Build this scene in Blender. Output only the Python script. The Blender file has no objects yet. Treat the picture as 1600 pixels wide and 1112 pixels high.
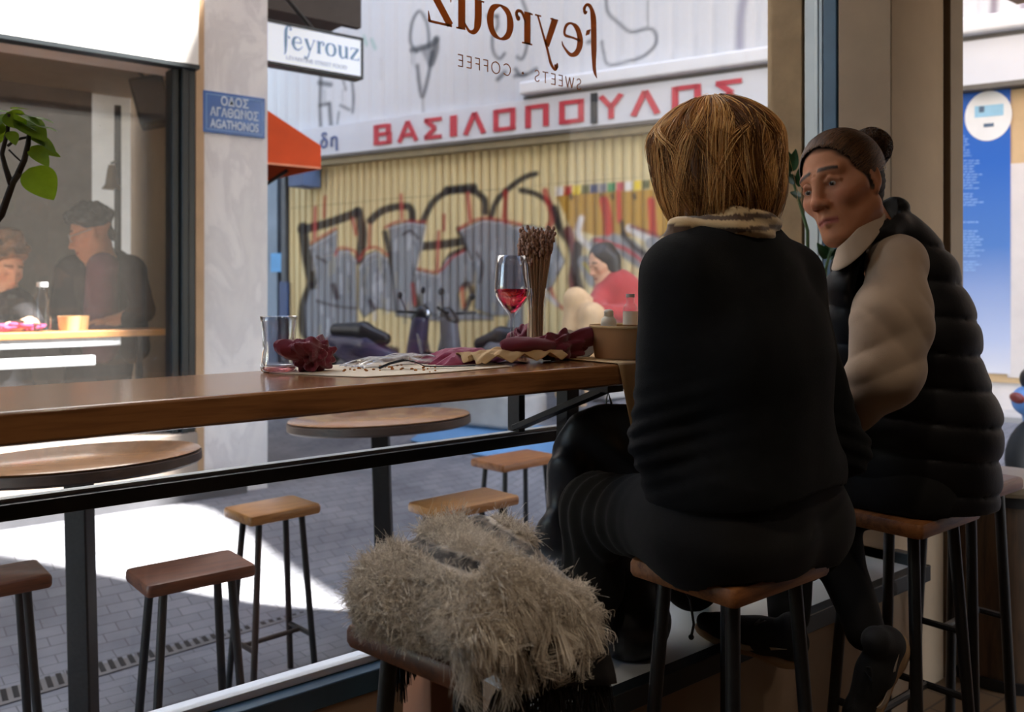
import bpy, bmesh, math, random
import numpy as np
from mathutils import Vector, Matrix, Euler

C = bpy.context.scene.collection
PI = math.pi
# ------------------------------------------------------------------ camera
F_PX, CX, HY = 1400.0, 800.0, 450.0          # focal length in pixels, principal column, horizon row (1600x1112)
CAM_H = 1.23
_a = math.atan2(1700.0, 1400.0)              # the counter runs 50.5 degrees to the right of the view axis
CA, SA = math.sin(_a), math.cos(_a)          # right / forward share of the counter's direction
cam_d = bpy.data.cameras.new('camera')
cam = bpy.data.objects.new('camera', cam_d)
C.objects.link(cam)
bpy.context.scene.camera = cam
cam.location = (0, 0, CAM_H)
cam.rotation_euler = (PI / 2, 0, -math.atan2(SA, CA))
cam_d.sensor_width = 36.0
cam_d.lens = 36.0 * F_PX / 1600.0
cam_d.shift_y = -(556.0 - HY) / 1600.0
cam_d.clip_start = 0.05
cam_d.clip_end = 300
cam_d.dof.use_dof = True
cam_d.dof.focus_distance = 1.75
cam_d.dof.aperture_fstop = 4.0

# ------------------------------------------------------------------ light and exposure
sc = bpy.context.scene
sc.view_settings.view_transform = 'Standard'
sc.view_settings.look = 'None'
sc.view_settings.exposure = 0.0
sc.view_settings.gamma = 1.0
sc.view_settings.use_curve_mapping = False
SUN_H = Vector((-0.76, 0.65))               # the way the sunlight travels, seen from above
SUN_TAN = 1.5                               # tangent of its elevation
world = bpy.data.worlds.new('sky')
sc.world = world
world.use_nodes = True
_nt = world.node_tree
_bg = _nt.nodes['Background']
_sky = _nt.nodes.new('ShaderNodeTexSky')
_sky.sky_type = 'NISHITA'
_sky.sun_disc = False
_sky.sun_elevation = math.atan(SUN_TAN)
_sky.sun_rotation = math.atan2(-SUN_H.x, -SUN_H.y)
_tint = _nt.nodes.new('ShaderNodeMixRGB'); _tint.blend_type = 'MULTIPLY'; _tint.inputs[0].default_value = 1.0   # a hazy, less blue sky
_tint.inputs[2].default_value = (1.10, 1.0, 0.88, 1.0)
_nt.links.new(_sky.outputs[0], _tint.inputs[1])
_nt.links.new(_tint.outputs[0], _bg.inputs[0])
_bg.inputs[1].default_value = 1.3
sun_d = bpy.data.lights.new('sun', 'SUN')
sun = bpy.data.objects.new('sun', sun_d)
C.objects.link(sun)
sun_d.energy = 58.0
sun_d.angle = math.radians(0.6)
sun_d.color = (1.0, 0.95, 0.87)
_dir = Vector((SUN_H.x, SUN_H.y, -SUN_TAN)).normalized()
sun.rotation_euler = _dir.to_track_quat('-Z', 'Y').to_euler()
sun.location = (4, -6, 14)

# ------------------------------------------------------------------ measuring helpers
def cam2w(X, z, h):
    """right X, forward z (metres from the camera) and height -> world"""
    return Vector((CA * X + SA * z, -SA * X + CA * z, h))
def at(px, py, z):
    """the world point seen at a pixel, z metres in front of the camera"""
    return cam2w((px - CX) / F_PX * z, z, CAM_H - (py - HY) / F_PX * z)
def gp(px, py, h):
    """the world point seen at a pixel on the level plane h"""
    return at(px, py, (CAM_H - h) * F_PX / (py - HY))
def vp(px, py, V):
    """the world point seen at a pixel on the upright plane y = V"""
    q = (px - CX) / F_PX
    return at(px, py, V / (CA - SA * q))
def up_(px, py, U):
    q = (px - CX) / F_PX
    return at(px, py, U / (CA * q + SA))
def proj(p):
    """world -> pixel (numpy friendly)"""
    x, y, h = p
    X = CA * x - SA * y
    z = SA * x + CA * y
    return CX + F_PX * X / z, HY + F_PX * (CAM_H - h) / z

# ------------------------------------------------------------------ materials
def lin(c):
    if isinstance(c, str):
        c = [int(c[i:i + 2], 16) for i in (0, 2, 4)]
    o = []
    for v in c[:3]:
        v /= 255.0
        o.append(v / 12.92 if v <= 0.04045 else ((v + 0.055) / 1.055) ** 2.4)
    return (o[0], o[1], o[2], 1.0)

class NT:
    def __init__(s, name):
        s.m = bpy.data.materials.new(name)
        s.m.use_nodes = True
        s.t = s.m.node_tree
        s.p = s.t.nodes['Principled BSDF']
        s.out = s.t.nodes['Material Output']
    def n(s, typ, **kw):
        x = s.t.nodes.new(typ)
        for k, v in kw.items():
            if k in x.inputs.keys() if hasattr(x.inputs, 'keys') else False:
                x.inputs[k].default_value = v
            else:
                setattr(x, k, v)
        return x
    def l(s, a, b):
        s.t.links.new(a, b)
    def coord(s, scale=(1, 1, 1), rot=(0, 0, 0), kind='Object'):
        tc = s.n('ShaderNodeTexCoord')
        mp = s.n('ShaderNodeMapping')
        mp.inputs['Scale'].default_value = scale
        mp.inputs['Rotation'].default_value = rot
        s.l(tc.outputs[kind], mp.inputs[0])
        return mp.outputs[0]
    def ramp(s, fac, stops):
        r = s.n('ShaderNodeValToRGB')
        el = r.color_ramp.elements
        while len(el) < len(stops):
            el.new(0.5)
        for e, (p, c) in zip(el, stops):
            e.position = p
            e.color = c
        s.l(fac, r.inputs[0])
        return r.outputs[0]
    def noise(s, vec, scale, detail=4, rough=0.55, dist=0.0):
        x = s.n('ShaderNodeTexNoise')
        x.inputs['Scale'].default_value = scale
        x.inputs['Detail'].default_value = detail
        x.inputs['Roughness'].default_value = rough
        x.inputs['Distortion'].default_value = dist
        s.l(vec, x.inputs['Vector'])
        return x.outputs['Fac']
    def bump(s, h, strength=0.3, dist=0.01):
        b = s.n('ShaderNodeBump')
        b.inputs['Strength'].default_value = strength
        b.inputs['Distance'].default_value = dist
        s.l(h, b.inputs['Height'])
        s.l(b.outputs[0], s.p.inputs['Normal'])

def mk(name, c, rough=0.5, metal=0.0, var=0.12, scale=8.0, bump=0.0, bscale=60.0, spec=0.5, sheen=0.0, coat=0.0, stretch=(1, 1, 1)):
    t = NT(name)
    col = lin(c)
    v = t.coord(stretch)
    nz = t.noise(v, scale)
    dk = tuple(x * (1 - var) for x in col[:3]) + (1,)
    lt = tuple(min(1, x * (1 + var)) for x in col[:3]) + (1,)
    t.l(t.ramp(nz, [(0.3, dk), (0.7, lt)]), t.p.inputs['Base Color'])
    t.p.inputs['Roughness'].default_value = rough
    t.p.inputs['Metallic'].default_value = metal
    t.p.inputs['Specular IOR Level'].default_value = spec
    t.p.inputs['Sheen Weight'].default_value = sheen
    t.p.inputs['Coat Weight'].default_value = coat
    t.p.inputs['Coat Roughness'].default_value = 0.15
    if bump:
        t.bump(t.noise(v, bscale, 3), bump, 0.004)
    return t.m

def mk_wood(name, c1, c2, rough=0.35, scale=1.0, axis='X', coat=0.0):
    t = NT(name)
    s = {'X': (1.2, 14, 14), 'Y': (14, 1.2, 14), 'Z': (14, 14, 1.2)}[axis]
    v = t.coord(tuple(x * scale for x in s))
    n1 = t.noise(v, 2.2, 6, 0.62, 0.6)
    n2 = t.noise(v, 9.0, 3, 0.6, 0.2)
    mx = t.n('ShaderNodeMath', operation='ADD')
    m2 = t.n('ShaderNodeMath', operation='MULTIPLY')
    m2.inputs[1].default_value = 0.35
    t.l(n2, m2.inputs[0]); t.l(n1, mx.inputs[0]); t.l(m2.outputs[0], mx.inputs[1])
    t.l(t.ramp(mx.outputs[0], [(0.42, lin(c2)), (0.62, lin(c1)), (0.85, lin(c2))]), t.p.inputs['Base Color'])
    t.p.inputs['Roughness'].default_value = rough
    t.p.inputs['Coat Weight'].default_value = coat
    t.p.inputs['Coat Roughness'].default_value = 0.12
    t.bump(n1, 0.08, 0.003)
    return t.m

def mk_vcol(name, rough=0.7, bump=0.0, bscale=200.0, spec=0.3, sheen=0.0, sss=0.0, var=0.0, coat=0.0):
    """base colour from the mesh's own pigment attribute"""
    t = NT(name)
    a = t.n('ShaderNodeAttribute')
    a.attribute_name = 'pigment'
    if var:
        nz = t.noise(t.coord(), 60, 3)
        mx = t.n('ShaderNodeMixRGB', blend_type='MULTIPLY')
        mx.inputs[0].default_value = 1
        t.l(a.outputs['Color'], mx.inputs[1])
        t.l(t.ramp(nz, [(0.3, (1 - var,) * 3 + (1,)), (0.7, (1, 1, 1, 1))]), mx.inputs[2])
        t.l(mx.outputs[0], t.p.inputs['Base Color'])
    else:
        t.l(a.outputs['Color'], t.p.inputs['Base Color'])
    t.p.inputs['Roughness'].default_value = rough
    t.p.inputs['Specular IOR Level'].default_value = spec
    t.p.inputs['Sheen Weight'].default_value = sheen
    t.p.inputs['Coat Weight'].default_value = coat
    if sss:
        t.p.inputs['Subsurface Weight'].default_value = sss
        t.p.inputs['Subsurface Radius'].default_value = (0.012, 0.005, 0.003)
        t.p.inputs['Subsurface Scale'].default_value = 1.0
    if bump:
        t.bump(t.noise(t.coord(), bscale, 3), bump, 0.002)
    return t.m

def mk_pane(name, tint=(1, 1, 1), refl=1.0, dirt=0.0):
    """thin window glass: clear straight through, mirror by Fresnel, a little dust"""
    t = NT(name)
    t.t.nodes.remove(t.p)
    tr = t.n('ShaderNodeBsdfTransparent'); tr.inputs[0].default_value = tuple(tint) + (1,)
    gl = t.n('ShaderNodeBsdfGlossy'); gl.inputs['Roughness'].default_value = 0.0
    ge = t.n('ShaderNodeNewGeometry')                      # Schlick's reflectance, the same on both faces
    dt = t.n('ShaderNodeVectorMath', operation='DOT_PRODUCT')
    t.l(ge.outputs['Incoming'], dt.inputs[0]); t.l(ge.outputs['Normal'], dt.inputs[1])
    ab = t.n('ShaderNodeMath', operation='ABSOLUTE'); t.l(dt.outputs['Value'], ab.inputs[0])
    om = t.n('ShaderNodeMath', operation='SUBTRACT'); om.inputs[0].default_value = 1.0; t.l(ab.outputs[0], om.inputs[1])
    pw = t.n('ShaderNodeMath', operation='POWER'); pw.inputs[1].default_value = 5.0; t.l(om.outputs[0], pw.inputs[0])
    mu = t.n('ShaderNodeMath', operation='MULTIPLY_ADD'); mu.inputs[1].default_value = 0.96 * refl; mu.inputs[2].default_value = 0.035 * refl
    t.l(pw.outputs[0], mu.inputs[0])
    mx = t.n('ShaderNodeMixShader')
    t.l(mu.outputs[0], mx.inputs[0]); t.l(tr.outputs[0], mx.inputs[1]); t.l(gl.outputs[0], mx.inputs[2])
    last = mx.outputs[0]
    if dirt:
        di = t.n('ShaderNodeBsdfDiffuse'); di.inputs[0].default_value = (0.7, 0.68, 0.65, 1)
        m2 = t.n('ShaderNodeMixShader')
        v = t.coord()
        sp = t.noise(v, 420.0, 2, 0.5)
        f = t.ramp(sp, [(0.70, (dirt * 0.15,) * 3 + (1,)), (0.76, (dirt * 6,) * 3 + (1,))])
        t.l(f, m2.inputs[0]); t.l(last, m2.inputs[1]); t.l(di.outputs[0], m2.inputs[2])
        last = m2.outputs[0]
    t.l(last, t.out.inputs[0])
    return t.m

def mk_glass(name, c=(1, 1, 1), rough=0.0, ior=1.45):
    t = NT(name)
    p = t.p
    p.inputs['Base Color'].default_value = tuple(c) + (1,)
    p.inputs['Roughness'].default_value = rough
    p.inputs['IOR'].default_value = ior
    p.inputs['Transmission Weight'].default_value = 1.0
    return t.m

def mk_emit(name, c, s):
    t = NT(name)
    t.p.inputs['Base Color'].default_value = lin(c)
    t.p.inputs['Emission Color'].default_value = lin(c)
    t.p.inputs['Emission Strength'].default_value = s
    return t.m

def mk_hair(name, dark, light, rough=0.4):
    t = NT(name)
    hi = t.n('ShaderNodeHairInfo')
    t.l(t.ramp(hi.outputs['Random'], [(0.0, lin(dark)), (1.0, lin(light))]), t.p.inputs['Base Color'])
    t.p.inputs['Roughness'].default_value = rough
    t.p.inputs['Specular IOR Level'].default_value = 0.25
    return t.m

# ------------------------------------------------------------------ mesh building
class MB:
    def __init__(s):
        s.v, s.f = [], []
    def add(s, vs, fs):
        o = len(s.v)
        s.v += [tuple(p) for p in vs]
        s.f += [tuple(i + o for i in f) for f in fs]
        return s
    def box(s, lo, hi, M=None):
        x0, y0, z0 = lo; x1, y1, z1 = hi
        vs = [Vector(p) for p in ((x0, y0, z0), (x1, y0, z0), (x1, y1, z0), (x0, y1, z0), (x0, y0, z1), (x1, y0, z1), (x1, y1, z1), (x0, y1, z1))]
        if M is not None:
            vs = [M @ p for p in vs]
        return s.add(vs, [(0, 3, 2, 1), (4, 5, 6, 7), (0, 1, 5, 4), (1, 2, 6, 5), (2, 3, 7, 6), (3, 0, 4, 7)])
    def bar(s, a, b, w, d, up=(0, 0, 1)):
        """a square bar from a to b, w across, d along up"""
        a, b = Vector(a), Vector(b)
        t = (b - a).normalized()
        u = Vector(up)
        x = t.cross(u)
        if x.length < 1e-4:
            x = t.cross(Vector((1, 0, 0)))
        x.normalize()
        u = x.cross(t)
        vs = []
        for p in (a, b):
            for i, j in ((-1, -1), (1, -1), (1, 1), (-1, 1)):
                vs.append(p + x * (i * w / 2) + u * (j * d / 2))
        return s.add(vs, [(3, 2, 1, 0), (4, 5, 6, 7), (0, 1, 5, 4), (1, 2, 6, 5), (2, 3, 7, 6), (3, 0, 4, 7)])
    def tube(s, pts, r, n=10, cap=True, flat=1.0):
        pts = [Vector(p) for p in pts]
        rs = r if isinstance(r, (list, tuple)) else [r] * len(pts)
        vs, fs = [], []
        ref = None
        for i, p in enumerate(pts):
            t = (pts[min(i + 1, len(pts) - 1)] - pts[max(i - 1, 0)])
            if t.length < 1e-9:
                t = Vector((0, 0, 1))
            t.normalize()
            if ref is None:
                ref = t.orthogonal().normalized()
            else:
                ref = (ref - t * ref.dot(t))
                if ref.length < 1e-6:
                    ref = t.orthogonal()
                ref.normalize()
            q = t.cross(ref)
            for k in range(n):
                a = 2 * PI * k / n
                vs.append(p + (ref * math.cos(a) + q * math.sin(a) * flat) * rs[i])
        for i in range(len(pts) - 1):
            for k in range(n):
                fs.append((i * n + k, i * n + (k + 1) % n, (i + 1) * n + (k + 1) % n, (i + 1) * n + k))
        if cap:
            fs.append(tuple(reversed(range(n))))
            fs.append(tuple((len(pts) - 1) * n + k for k in range(n)))
        return s.add(vs, fs)
    def lathe(s, prof, n=32, c=(0, 0, 0), M=None, closed=False):
        c = Vector(c)
        vs, fs = [], []
        for r, z in prof:
            for k in range(n):
                a = 2 * PI * k / n
                p = Vector((r * math.cos(a), r * math.sin(a), z))
                if M is not None:
                    p = M @ p
                vs.append(p + c)
        L = len(prof)
        for i in range(L - 1 + (1 if closed else 0)):
            j = (i + 1) % L
            for k in range(n):
                fs.append((i * n + k, i * n + (k + 1) % n, j * n + (k + 1) % n, j * n + k))
        if not closed:
            if prof[0][0] > 1e-6:
                fs.append(tuple(reversed(range(n))))
            if prof[-1][0] > 1e-6:
                fs.append(tuple((L - 1) * n + k for k in range(n)))
        return s.add(vs, fs)
    def prism(s, poly, dz, M=None, z0=0.0):
        """polygon in the local xy plane, extruded along z"""
        n = len(poly)
        vs = [Vector((p[0], p[1], z0)) for p in poly] + [Vector((p[0], p[1], z0 + dz)) for p in poly]
        if M is not None:
            vs = [M @ p for p in vs]
        return s.add(vs, [tuple(reversed(range(n))), tuple(range(n, 2 * n))] + [(i, (i + 1) % n, n + (i + 1) % n, n + i) for i in range(n)])
    def grid(s, P):
        """P: rows of points"""
        P = [list(r) for r in P]
        w = len(P[0])
        vs = [p for r in P for p in r]
        fs = [(i * w + j, i * w + j + 1, (i + 1) * w + j + 1, (i + 1) * w + j) for i in range(len(P) - 1) for j in range(w - 1)]
        return s.add(vs, fs)
    def sphere(s, c, r, n=12, m=8, sc=(1, 1, 1), M=None):
        prof = [(r * math.sin(PI * i / m) + (1e-7 if i in (0, m) else 0), -r * math.cos(PI * i / m)) for i in range(m + 1)]
        S = Matrix.Diagonal(Vector(sc))
        if M is not None:
            S = M.to_3x3() @ S
        return s.lathe(prof, n, c, S)

def finish(o, mat, parent=None, loc=None, bevel=0.0, seg=2, smooth=True, angle=35, solid=0.0, subd=0):
    if mat is not None:
        for m in (mat if isinstance(mat, (list, tuple)) else [mat]):
            o.data.materials.append(m)
    C.objects.link(o)
    if parent is not None:
        o.parent = parent
    if loc is not None:
        o.location = loc
    if smooth and o.type == 'MESH':
        o.data.polygons.foreach_set('use_smooth', [True] * len(o.data.polygons))
        if angle < 179 and not bevel:
            o.data.set_sharp_from_angle(angle=math.radians(angle))
    if solid:
        m = o.modifiers.new('thick', 'SOLIDIFY'); m.thickness = solid; m.offset = 0
    if bevel:
        m = o.modifiers.new('edge', 'BEVEL'); m.width = bevel; m.segments = seg; m.limit_method = 'ANGLE'; m.angle_limit = math.radians(40)
        m.harden_normals = True
    if subd:
        m = o.modifiers.new('soft', 'SUBSURF'); m.levels = subd; m.render_levels = subd
    return o

def obj(name, mb, mat, parent=None, loc=None, **kw):
    me = bpy.data.meshes.new(name)
    me.from_pydata(mb.v, [], mb.f)
    me.update()
    return finish(bpy.data.objects.new(name, me), mat, parent, loc, **kw)

def tag(o, label, cat, group=None):
    o['label'] = label; o['category'] = cat
    if group:
        o['group'] = group
    return o
def thing(name, label, cat, loc=(0, 0, 0), rotz=0.0, group=None, tilt=(0, 0)):
    o = bpy.data.objects.new(name, None)
    o.empty_display_size = 0.05
    C.objects.link(o)
    o.location = loc
    o.rotation_euler = (tilt[0], tilt[1], rotz)
    return tag(o, label, cat, group)
def struct(name, mb, mat, parent=None, **kw):
    o = obj(name, mb, mat, parent, **kw)
    if parent is None:
        o['kind'] = 'structure'
    return o
def dup(root, loc, rotz, label, group=None, tilt=(0, 0)):
    r = root.copy(); C.objects.link(r)
    r.location = loc; r.rotation_euler = (tilt[0], tilt[1], rotz)
    r['label'] = label
    if group:
        r['group'] = group
    for ch in list(root.children):
        c = ch.copy(); C.objects.link(c); c.parent = r
        for g in list(ch.children):
            d = g.copy(); C.objects.link(d); d.parent = c
    return r
def pigment(o, cols):
    a = o.data.color_attributes.new('pigment', 'FLOAT_COLOR', 'POINT')
    c = np.ones((len(o.data.vertices), 4), dtype=np.float32)
    c[:, :3] = cols
    a.data.foreach_set('color', c.ravel())

# ------------------------------------------------------------------ smooth solids: signed distances meshed by surface nets
def smin(a, b, k):
    if k <= 0:
        return np.minimum(a, b)
    h = np.maximum(k - np.abs(a - b), 0) / k
    return np.minimum(a, b) - h * h * k * 0.25
def smax(a, b, k):
    return -smin(-a, -b, k)
def wav(P, f, seed, n=6):
    """cheap smooth noise in about -1..1"""
    rs = np.random.RandomState(seed)
    o = 0
    for i in range(n):
        d = rs.normal(size=3); d /= np.linalg.norm(d)
        o = o + np.sin((P[0] * d[0] + P[1] * d[1] + P[2] * d[2]) * f * rs.uniform(0.6, 1.6) + rs.uniform(0, 6.3))
    return o / n * 1.6
def cone(a, b, ra, rb, k=0.03, op='add'):
    return ('cone', tuple(a), tuple(b), ra, rb, k, op)
def ell(c, r, k=0.03, R=None, op='add'):
    r = (r, r, r) if np.isscalar(r) else tuple(r)
    return ('ell', tuple(c), r, R, None, k, op)
def _ev(pr, P):
    if pr[0] == 'cone':
        a, b = pr[1], pr[2]
        d = [b[i] - a[i] for i in range(3)]
        L2 = sum(x * x for x in d) + 1e-12
        t = sum((P[i] - a[i]) * d[i] for i in range(3)) / L2
        t = np.clip(t, 0, 1)
        q = sum((P[i] - a[i] - d[i] * t) ** 2 for i in range(3))
        return np.sqrt(q) - (pr[3] + (pr[4] - pr[3]) * t)
    c, r, R = pr[1], pr[2], pr[3]
    X = [P[i] - c[i] for i in range(3)]
    if R is not None:                        # rows of R: the ellipsoid's own axes
        X = [sum(R[j][i] * X[i] for i in range(3)) for j in range(3)]
    k0 = np.sqrt(sum((X[i] / r[i]) ** 2 for i in range(3)))
    k1 = np.sqrt(sum((X[i] / r[i] ** 2) ** 2 for i in range(3))) + 1e-9
    return k0 * (k0 - 1) / k1
def _box(pr):
    if pr[0] == 'cone':
        m = max(pr[3], pr[4])
        return [min(pr[1][i], pr[2][i]) - m for i in range(3)], [max(pr[1][i], pr[2][i]) + m for i in range(3)]
    m = max(pr[2]) if pr[3] is not None else None
    return [pr[1][i] - (m or pr[2][i]) for i in range(3)], [pr[1][i] + (m or pr[2][i]) for i in range(3)]
def sdf_mesh(prims, res, post=None, pad=0.03):
    """prims are joined in order; post(P, D) may displace or cut; returns verts, quads"""
    bs = [_box(p) for p in prims if p[-1] == 'add']
    lo = np.min([b[0] for b in bs], axis=0) - pad
    hi = np.max([b[1] for b in bs], axis=0) + pad
    n = np.ceil((hi - lo) / res).astype(int) + 1
    ax = [lo[i] + res * np.arange(n[i]) for i in range(3)]
    D = np.full(n, 1.0, dtype=np.float32)
    for p in prims:
        b0, b1 = _box(p)
        k = p[-2]
        m = k + 0.06
        i0 = [max(0, int((b0[i] - m - lo[i]) / res)) for i in range(3)]
        i1 = [min(n[i], int((b1[i] + m - lo[i]) / res) + 2) for i in range(3)]
        if any(i0[i] >= i1[i] for i in range(3)):
            continue
        sl = tuple(slice(i0[i], i1[i]) for i in range(3))
        P = (ax[0][sl[0]][:, None, None], ax[1][sl[1]][None, :, None], ax[2][sl[2]][None, None, :])
        d = _ev(p, P)
        if p[-1] == 'add':
            D[sl] = smin(D[sl], d, k)
        else:
            D[sl] = smax(D[sl], -d, k)
    P = (ax[0][:, None, None], ax[1][None, :, None], ax[2][None, None, :])
    if post:
        D = np.asarray(post(P, D), dtype=np.float32)
    return nets(D, lo, res)
def nets(D, lo, res):
    ins = D < 0
    n = D.shape
    acc = np.zeros(tuple(x - 1 for x in n) + (3,), dtype=np.float32)
    cnt = np.zeros(tuple(x - 1 for x in n), dtype=np.float32)
    cr = []
    for a in range(3):
        s0 = [slice(None)] * 3; s1 = [slice(None)] * 3
        s0[a] = slice(0, n[a] - 1); s1[a] = slice(1, n[a])
        A, B = D[tuple(s0)], D[tuple(s1)]
        c = ins[tuple(s0)] != ins[tuple(s1)]
        idx = np.argwhere(c)
        cr.append((idx, ins[tuple(s0)][c]))
        t = A[c] / (A[c] - B[c])
        pos = idx.astype(np.float32)
        pos[:, a] += t
        b, d = [x for x in range(3) if x != a]
        for i in (0, -1):
            for j in (0, -1):
                ce = idx.copy(); ce[:, b] += i; ce[:, d] += j
                ok = (ce >= 0).all(1) & (ce[:, b] < n[b] - 1) & (ce[:, d] < n[d] - 1)
                q = tuple(ce[ok].T)
                np.add.at(acc, q, pos[ok]); np.add.at(cnt, q, 1)
    cells = np.argwhere(cnt > 0)
    vid = np.full(cnt.shape, -1, dtype=np.int64)
    vid[tuple(cells.T)] = np.arange(len(cells))
    V = acc[tuple(cells.T)] / cnt[tuple(cells.T)][:, None] * res + np.asarray(lo, dtype=np.float32)
    F = []
    for a in range(3):
        idx, s = cr[a]
        b, d = (a + 1) % 3, (a + 2) % 3
        ok = (idx[:, b] > 0) & (idx[:, d] > 0) & (idx[:, b] < n[b] - 1) & (idx[:, d] < n[d] - 1)
        idx, s = idx[ok], s[ok]
        q = []
        for i, j in ((-1, -1), (0, -1), (0, 0), (-1, 0)):
            ce = idx.copy(); ce[:, b] += i; ce[:, d] += j
            q.append(vid[tuple(ce.T)])
        Q = np.stack(q, 1)
        Q[~s] = Q[~s][:, ::-1]
        F.append(Q)
    return V, np.concatenate(F)
def sdf_obj(name, prims, res, mat, parent=None, post=None, color=None, origin=(0, 0, 0), pad=0.03, smooth_it=0):
    V, F = sdf_mesh(prims, res, post, pad)
    me = bpy.data.meshes.new(name)
    V = V - np.asarray(origin, dtype=np.float32)
    me.vertices.add(len(V)); me.vertices.foreach_set('co', V.astype(np.float32).ravel())
    me.loops.add(len(F) * 4); me.loops.foreach_set('vertex_index', F.ravel().astype(np.int32))
    me.polygons.add(len(F)); me.polygons.foreach_set('loop_start', np.arange(0, len(F) * 4, 4, dtype=np.int32))
    me.update(calc_edges=True)
    me.validate()
    o = bpy.data.objects.new(name, me)
    finish(o, mat, parent, angle=180)
    if color is not None:
        pigment(o, color((V + np.asarray(origin)).T))
    if smooth_it:
        m = o.modifiers.new('relax', 'SMOOTH'); m.iterations = smooth_it; m.factor = 0.5
    return o
def hair_obj(name, strands, radius, mat, parent=None, taper=0.25):
    """strands: list of (n,3) arrays of equal or unequal length"""
    hc = bpy.data.hair_curves.new(name)
    hc.add_curves([len(s) for s in strands])
    P = np.concatenate([np.asarray(s, dtype=np.float32) for s in strands])
    hc.points.foreach_set('position', P.ravel())
    R = np.concatenate([radius * np.linspace(1, taper, len(s)) for s in strands]).astype(np.float32)
    if 'radius' not in hc.attributes:
        hc.attributes.new('radius', 'FLOAT', 'POINT')
    hc.attributes['radius'].data.foreach_set('value', R)
    hc.materials.append(mat)
    o = bpy.data.objects.new(name, hc)
    C.objects.link(o)
    if parent is not None:
        o.parent = parent
    return o
# ================================================================== materials
M = {}
M['plaster'] = mk('beige_plaster', (150, 126, 102), 0.85, var=0.06, bump=0.1)
M['plaster_dark'] = mk('taupe_plaster', (120, 103, 86), 0.85, var=0.06, bump=0.1)
M['room_wall'] = mk('room_wall_paint', (104, 90, 76), 0.85, var=0.06)
M['ceiling'] = mk('ceiling_paint', (128, 120, 108), 0.9, var=0.03)
M['white'] = mk('white_paint', (226, 226, 226), 0.6, var=0.04)
M['white_gloss'] = mk('white_ledge_top', (205, 210, 214), 0.4, var=0.04)
M['black_metal'] = mk('black_powder_coat', (24, 24, 27), 0.42, var=0.25, scale=60, bump=0.12, bscale=300, spec=0.5)
M['dusty_metal'] = mk('dusty_black_post', (28, 27, 30), 0.55, var=0.45, scale=140, bump=0.1, bscale=300)
M['blue_frame'] = mk('blue_painted_frame', (52, 82, 104), 0.4, var=0.12)
M['dark_frame'] = mk('dark_window_frame', (26, 34, 40), 0.4, var=0.15)
M['alu'] = mk('pale_aluminium', (178, 180, 178), 0.4, 0.35, var=0.05)
M['brown_post'] = mk('tan_stone_post', (150, 120, 84), 0.8, var=0.14, scale=14, bump=0.2)
M['pane'] = mk_pane('window_glass', refl=1.0, dirt=0.03)
M['pane_far'] = mk_pane('dusty_hazy_glass', refl=1.3, dirt=0.09)  # dust film also imitates the pale reflected haze on this pane
M['seat'] = mk_wood('stool_wood', (150, 96, 52), (104, 60, 32), 0.5, axis='X', coat=0.08)
M['seat_dark'] = mk_wood('dark_stool_wood', (112, 64, 38), (70, 38, 24), 0.5, axis='X', coat=0.08)
M['seat_out'] = mk_wood('honey_stool_wood', (190, 134, 74), (150, 96, 50), 0.34, axis='X', coat=0.25)
M['counter'] = mk_wood('counter_wood', (164, 112, 68), (118, 76, 46), 0.22, 0.8, axis='X', coat=0.55)
M['floor'] = None

# floor of the cafe: worn brown tiles
t = NT('brown_floor')
v = t.coord((1, 1, 1))
br = t.n('ShaderNodeTexBrick'); br.inputs['Scale'].default_value = 2.2
br.inputs['Color1'].default_value = lin((116, 92, 66)); br.inputs['Color2'].default_value = lin((100, 78, 56)); br.inputs['Mortar'].default_value = lin((70, 56, 44))
br.inputs['Mortar Size'].default_value = 0.008
t.l(v, br.inputs[0]); t.l(br.outputs[0], t.p.inputs['Base Color']); t.p.inputs['Roughness'].default_value = 0.5
M['floor'] = t.m

# street paving: grey setts, tinted with old blue paint here and there
t = NT('street_paving')
v = t.coord((1, 1, 1))
br = t.n('ShaderNodeTexBrick'); br.inputs['Scale'].default_value = 4.0
br.inputs['Color1'].default_value = lin((108, 110, 117)); br.inputs['Color2'].default_value = lin((121, 122, 128)); br.inputs['Mortar'].default_value = lin((82, 83, 88))
br.inputs['Mortar Size'].default_value = 0.010
t.l(v, br.inputs[0])
n1 = t.noise(v, 1.6, 5, 0.6)
mx = t.n('ShaderNodeMixRGB', blend_type='MULTIPLY'); mx.inputs[0].default_value = 1
t.l(br.outputs[0], mx.inputs[1]); t.l(t.ramp(n1, [(0.3, (0.55, 0.56, 0.60, 1)), (0.65, (1.1, 1.1, 1.1, 1))]), mx.inputs[2])
t.l(mx.outputs[0], t.p.inputs['Base Color']); t.p.inputs['Roughness'].default_value = 0.75
t.bump(br.outputs['Fac'], -0.4, 0.01)
M['paving'] = t.m

# veined marble
t = NT('white_marble')
v = t.coord((1, 1, 0.5))
n1 = t.noise(v, 4.5, 6, 0.6, 1.2)
t.l(t.ramp(n1, [(0.38, lin((208, 209, 214))), (0.48, lin((200, 201, 208))), (0.55, lin((214, 215, 220))), (0.75, lin((222, 222, 226)))]), t.p.inputs['Base Color'])
t.p.inputs['Roughness'].default_value = 0.45
M['marble'] = t.m

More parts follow.
